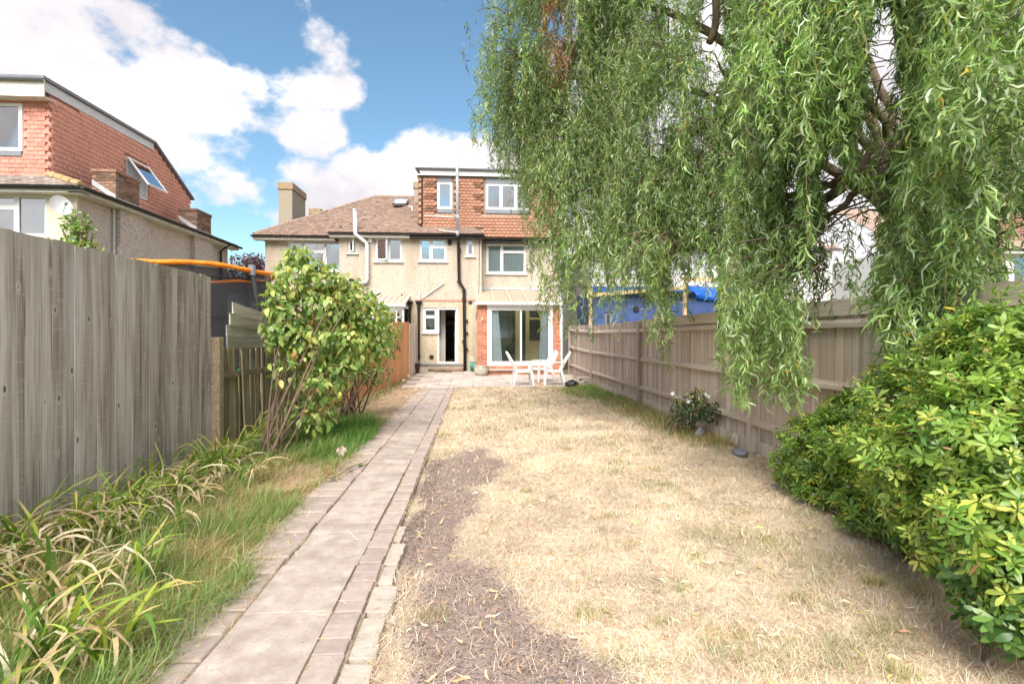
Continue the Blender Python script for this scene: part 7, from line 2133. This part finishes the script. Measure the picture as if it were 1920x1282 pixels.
def border_grass():
    rng = np.random.default_rng(22); parts = []
    # long green and dry grass between path and left fence
    n = 64000
    y = 1.8 * (9.6 / 1.8) ** rng.random(n); x = -3.0 + 1.75 * rng.random(n)
    edge = -1.46 + .16 * (fbm(x * 0, y, 1.3, 51, 3) - .5) * 2 + np.where(y < 3.6, .10, 0) - np.clip((y - 7.3) / 2.2, 0, 1) * .35
    keep = x < edge + rng.normal(0, .05, n)
    keep &= rng.random(n) < .3 + 1.2 * fbm(x, y, 2.4, 52, 3)
    bare = (np.hypot((x + 1.85) / .28, (y - 5.6) / .7) < 1)
    keep &= ~(bare & (rng.random(n) < .8))
    x, y = x[keep], y[keep]; n = len(x)
    dryness = np.clip(fbm(x, y, 2.3, 53, 3) * 2.6 - .78 + np.clip((y - 6.6) / 1.2, -1, 0) * .0 - np.clip((y - 7.0) / 1, 0, 1) * .6, 0.08, .85)
    isd = rng.random(n) < dryness
    P = np.stack([x, y, np.full(n, -.01)], 1)
    az = rng.normal(0, 1.3, n) + np.where(x > -1.9, -.1, 0)
    lean = np.where(isd, rng.uniform(.6, 1.45, n), rng.uniform(.1, .75, n))
    L_ = rng.uniform(.06, .26, n) * np.where(x > -1.7, .8, 1.1) * np.where(y > 7, .8, 1)
    W = np.maximum(rng.uniform(.0014, .0032, n), .00045 * y)
    gcol = palette(n, [(.16, .26, .075), (.22, .33, .10), (.29, .39, .14), (.36, .42, .16)], None, .13, rng)
    dcol = palette(n, [(.55, .40, .22), (.66, .52, .32), (.42, .28, .15)], None, .12, rng)
    parts.append(blades(P, az, lean, L_, W, np.where(isd[:, None], dcol, gcol), 4, 1.0, rng))
    # dry and green strappy leaves lying through it, thickest at the fence foot
    for i in range(64):
        yy = 1.9 * (7.4 / 1.9) ** rng.random(); xx = -2.92 + abs(rng.normal(0, .45)) * min(1, 3.2 / yy)
        if xx > -1.75: continue
        parts.append(strap(None, xx, yy, int(rng.integers(12, 26)), rng.uniform(.3, .58), 2000 + i, rng.uniform(.4, .85), (.5, rng.uniform(-.3, .3))))
    # dry wisps in the path joints
    m_ = 1600; jx = rng.choice([-1.175, -.722, -.565, -1.175], m_) + rng.normal(0, .012, m_); jy = 1.8 * (14 / 1.8) ** rng.random(m_)
    kj = fbm(jx * 0, jy, 1.9, 91, 3) > .48; jx, jy = jx[kj], jy[kj]; m_ = len(jx)
    parts.append(blades(np.stack([jx, jy, 0 * jx - .012], 1), rng.uniform(0, 6.28, m_), rng.uniform(.6, 1.5, m_), rng.uniform(.02, .09, m_), np.maximum(.0012, .0004 * jy), palette(m_, [(.62, .48, .30), (.50, .36, .20), (.26, .30, .10)], [4, 3, 1], .12, rng), 3, .7, rng))
    # bright tuft by the second shrub
    m_ = 9000; cx, cy = on_g(640, 825)
    tx, ty = cx - .1 + rng.normal(0, .30, m_), cy + .3 + rng.normal(0, .75, m_)
    kp = tx < -1.40 - .05 * rng.random(m_); tx, ty = tx[kp], ty[kp]; m_ = len(tx)
    parts.append(blades(np.stack([tx, ty, 0 * tx - .01], 1), rng.normal(0, .9, m_), rng.uniform(.1, .7, m_), rng.uniform(.10, .24, m_), np.full(m_, .003), palette(m_, [(.09, .21, .04), (.14, .28, .06), (.20, .34, .09)], None, .12, rng), 4, 1.0, rng))
    # greener strip along the right fence
    m_ = 9000
    ty = rng.uniform(6.6, 15.0, m_); tx = 3.36 - np.abs(rng.normal(0, .30, m_)) - .35 * np.clip(1 - np.abs(ty - 13.4) / 1.6, 0, 1) * rng.random(m_)
    gr = np.clip(.25 + .9 * np.exp(-((ty - 13.2) / 1.7) ** 2), 0, 1); ig = rng.random(m_) < gr
    c = np.where(ig[:, None], palette(m_, [(.12, .21, .045), (.18, .28, .06), (.25, .33, .09)], None, .12, rng), palette(m_, [(.52, .40, .22), (.40, .30, .16)], None, .1, rng))
    parts.append(blades(np.stack([tx, ty, gh(tx, ty)], 1), rng.uniform(0, 6.28, m_), rng.uniform(.05, .9, m_), rng.uniform(.06, .20, m_), .00045 * ty, c, 4, .9, rng))
    # weeds by the orange fence
    m_ = 1500; tx = rng.normal(-2.35, .12, m_); ty = rng.uniform(9.8, 17.5, m_)
    parts.append(blades(np.stack([tx, ty, gh(tx, ty)], 1), rng.uniform(0, 6.28, m_), rng.uniform(.1, .9, m_), rng.uniform(.04, .14, m_), .0005 * ty, palette(m_, [(.12, .20, .05), (.45, .35, .19)], None, .15, rng), 4, .9, rng))
    V, Fq, C = join_parts(parts)
    o = np_mesh('border_grass', V, Fq, M['grass_green'], None, C)
    tag(o, 'long green and bleached grass in the borders beside the fences', 'grass', kind='stuff')
border_grass()

def leaf_litter():
    rng = np.random.default_rng(23); n = 2600
    y = 1.8 * (14.8 / 1.8) ** rng.random(n); x = rng.uniform(-.5, 3.3, n)
    # more of it between the left shrubs and the path, and straws on the path
    m_ = 1500; y2 = rng.uniform(8.2, 15.2, m_); x2 = rng.uniform(-2.65, -1.35, m_)
    k_ = 420; y3 = 1.8 * (14.5 / 1.8) ** rng.random(k_); x3 = np.where(rng.random(k_) < .6, rng.normal(-1.36, .12, k_), rng.uniform(-1.5, -.55, k_))
    x, y = np.concatenate([x, x2, x3]), np.concatenate([y, y2, y3]); N = len(x)
    onpath = (x > -1.5) & (x < -.55)
    z = np.where(onpath, .012, gh(x, y) + .022)
    P = np.stack([x, y, z], 1)
    az = rng.uniform(0, 6.28, N); D = np.stack([np.cos(az), np.sin(az), rng.uniform(-.05, .25, N)], 1)
    L_ = rng.uniform(.02, .07, N); W = np.maximum(L_ * rng.uniform(.10, .22, N), .0009 * y)
    straws = np.arange(N) >= N - k_
    L_ = np.where(straws & (rng.random(N) < .6), rng.uniform(.08, .22, N), L_); W = np.where(straws, np.maximum(.003, .0008 * y), W)
    V, Fq = leaves(P, D, unit(Zf + rng.normal(0, .5, (N, 3))), L_, W, [(0, .2), (.3, 1), (.65, .85), (1, .05)], rng.uniform(-.6, .5, N), .14, rng)
    c = palette(N, [(.62, .46, .28), (.52, .30, .17), (.74, .60, .38), (.66, .52, .18), (.42, .27, .17), (.78, .68, .50)], [4, 2, 3, 1, 1.6, 2], .12, rng)
    o = np_mesh('fallen_leaves', V, Fq, M['litter'], None, rep(c, V), smooth=True)
    tag(o, 'curled fallen willow leaves and straws scattered over lawn and path', 'leaves', kind='stuff')
leaf_litter()

# earth crumbs on the bare patches
def crumbs():
    rng = np.random.default_rng(24); n = 26000
    y = 1.8 * (7.2 / 1.8) ** rng.random(n); x = rng.uniform(-.5, .75, n)
    kp = rng.random(n) < soil_mask(x, y) ** 2; x, y = x[kp], y[kp]; n = len(x)
    P = np.stack([x, y, gh(x, y)], 1)
    s = rng.uniform(.0025, .008, n)[:, None]
    u = rdir(n, rng); v = unit(np.cross(u, rdir(n, rng))); w = np.cross(u, v)
    V = np.stack([P + u * s, P - u * s * .6 + v * s, P - u * s * .6 - v * s * .5 + w * s, P - u * s * .6 - v * s * .5 - w * s], 1).reshape(-1, 3)
    b = (np.arange(n) * 4)[:, None, None]; Fq = (b + np.array([[0, 1, 2], [0, 2, 3], [0, 3, 1], [1, 3, 2]])[None]).reshape(-1, 3)
    c = palette(n, [(.25, .19, .17), (.31, .24, .215), (.19, .14, .125), (.42, .34, .28)], [4, 4, 3, 1], .15, rng)
    o = np_mesh('earth_crumbs', V, Fq, M['litter'], None, np.repeat(c, 4, 0))
    tag(o, 'loose crumbs of bare brown earth beside the path', 'earth', kind='stuff')
crumbs()

# dead flower head on its stalk, and a broken leafy twig on the path edge
x, y = on_g(628, 884)
DF = thing('dead_flower', 'single bleached dead flower head on a thin stalk beside the path', 'flower', (x, y, 0))
top = at(640, 838, 5.45)
MB().tube([(x, y, 0), (x + .03, y, .12), (top.x - .02, top.y, top.z + .02), tuple(top)], [.005, .004, .003, .003], 6).build('stalk', M['twig'], DF)
rng = np.random.default_rng(5); n = 46
D = unit(rng.normal(0, .6, (n, 3)) - Zf * .9)
V, Fq = leaves(np.array(top)[None] + rng.normal(0, .008, (n, 3)), D, rdir(n, rng), rng.uniform(.05, .09, n), np.full(n, .016), [(0, .3), (.5, 1), (1, .2)], .3)
np_mesh('petals', V, Fq, M['litter'], DF, rep(palette(n, [(.62, .54, .46), (.50, .42, .36)], rng=rng), V), smooth=True)
a, b = Vector((*on_g(620, 905), .03)), Vector((*on_g(690, 868), .03))
BT = thing('fallen_twig', 'broken twig with a few green leaves lying across the path edge', 'twig', tuple(a))
MB().tube([a, a.lerp(b, .5) + Vector((0, .03, .02)), b], [.006, .005, .003], 6).build('stem', M['twig'], BT)
n = 16; t = rng.random(n)[:, None]; B = np.array(a)[None] * (1 - t) + np.array(b)[None] * t + [0, 0, .01]
V, Fq = leaves(B, unit(rng.normal(0, 1, (n, 3)) * [1, 1, .4]), unit(Zf + rng.normal(0, .4, (n, 3))), rng.uniform(.04, .07, n), np.full(n, .03), [(0, .1), (.3, 1), (.7, .7), (1, .05)], .2)
np_mesh('foliage', V, Fq, M['leaf_plain'], BT, rep(palette(n, [(.06, .14, .03), (.12, .22, .05), (.35, .36, .10)], rng=rng), V), smooth=True)
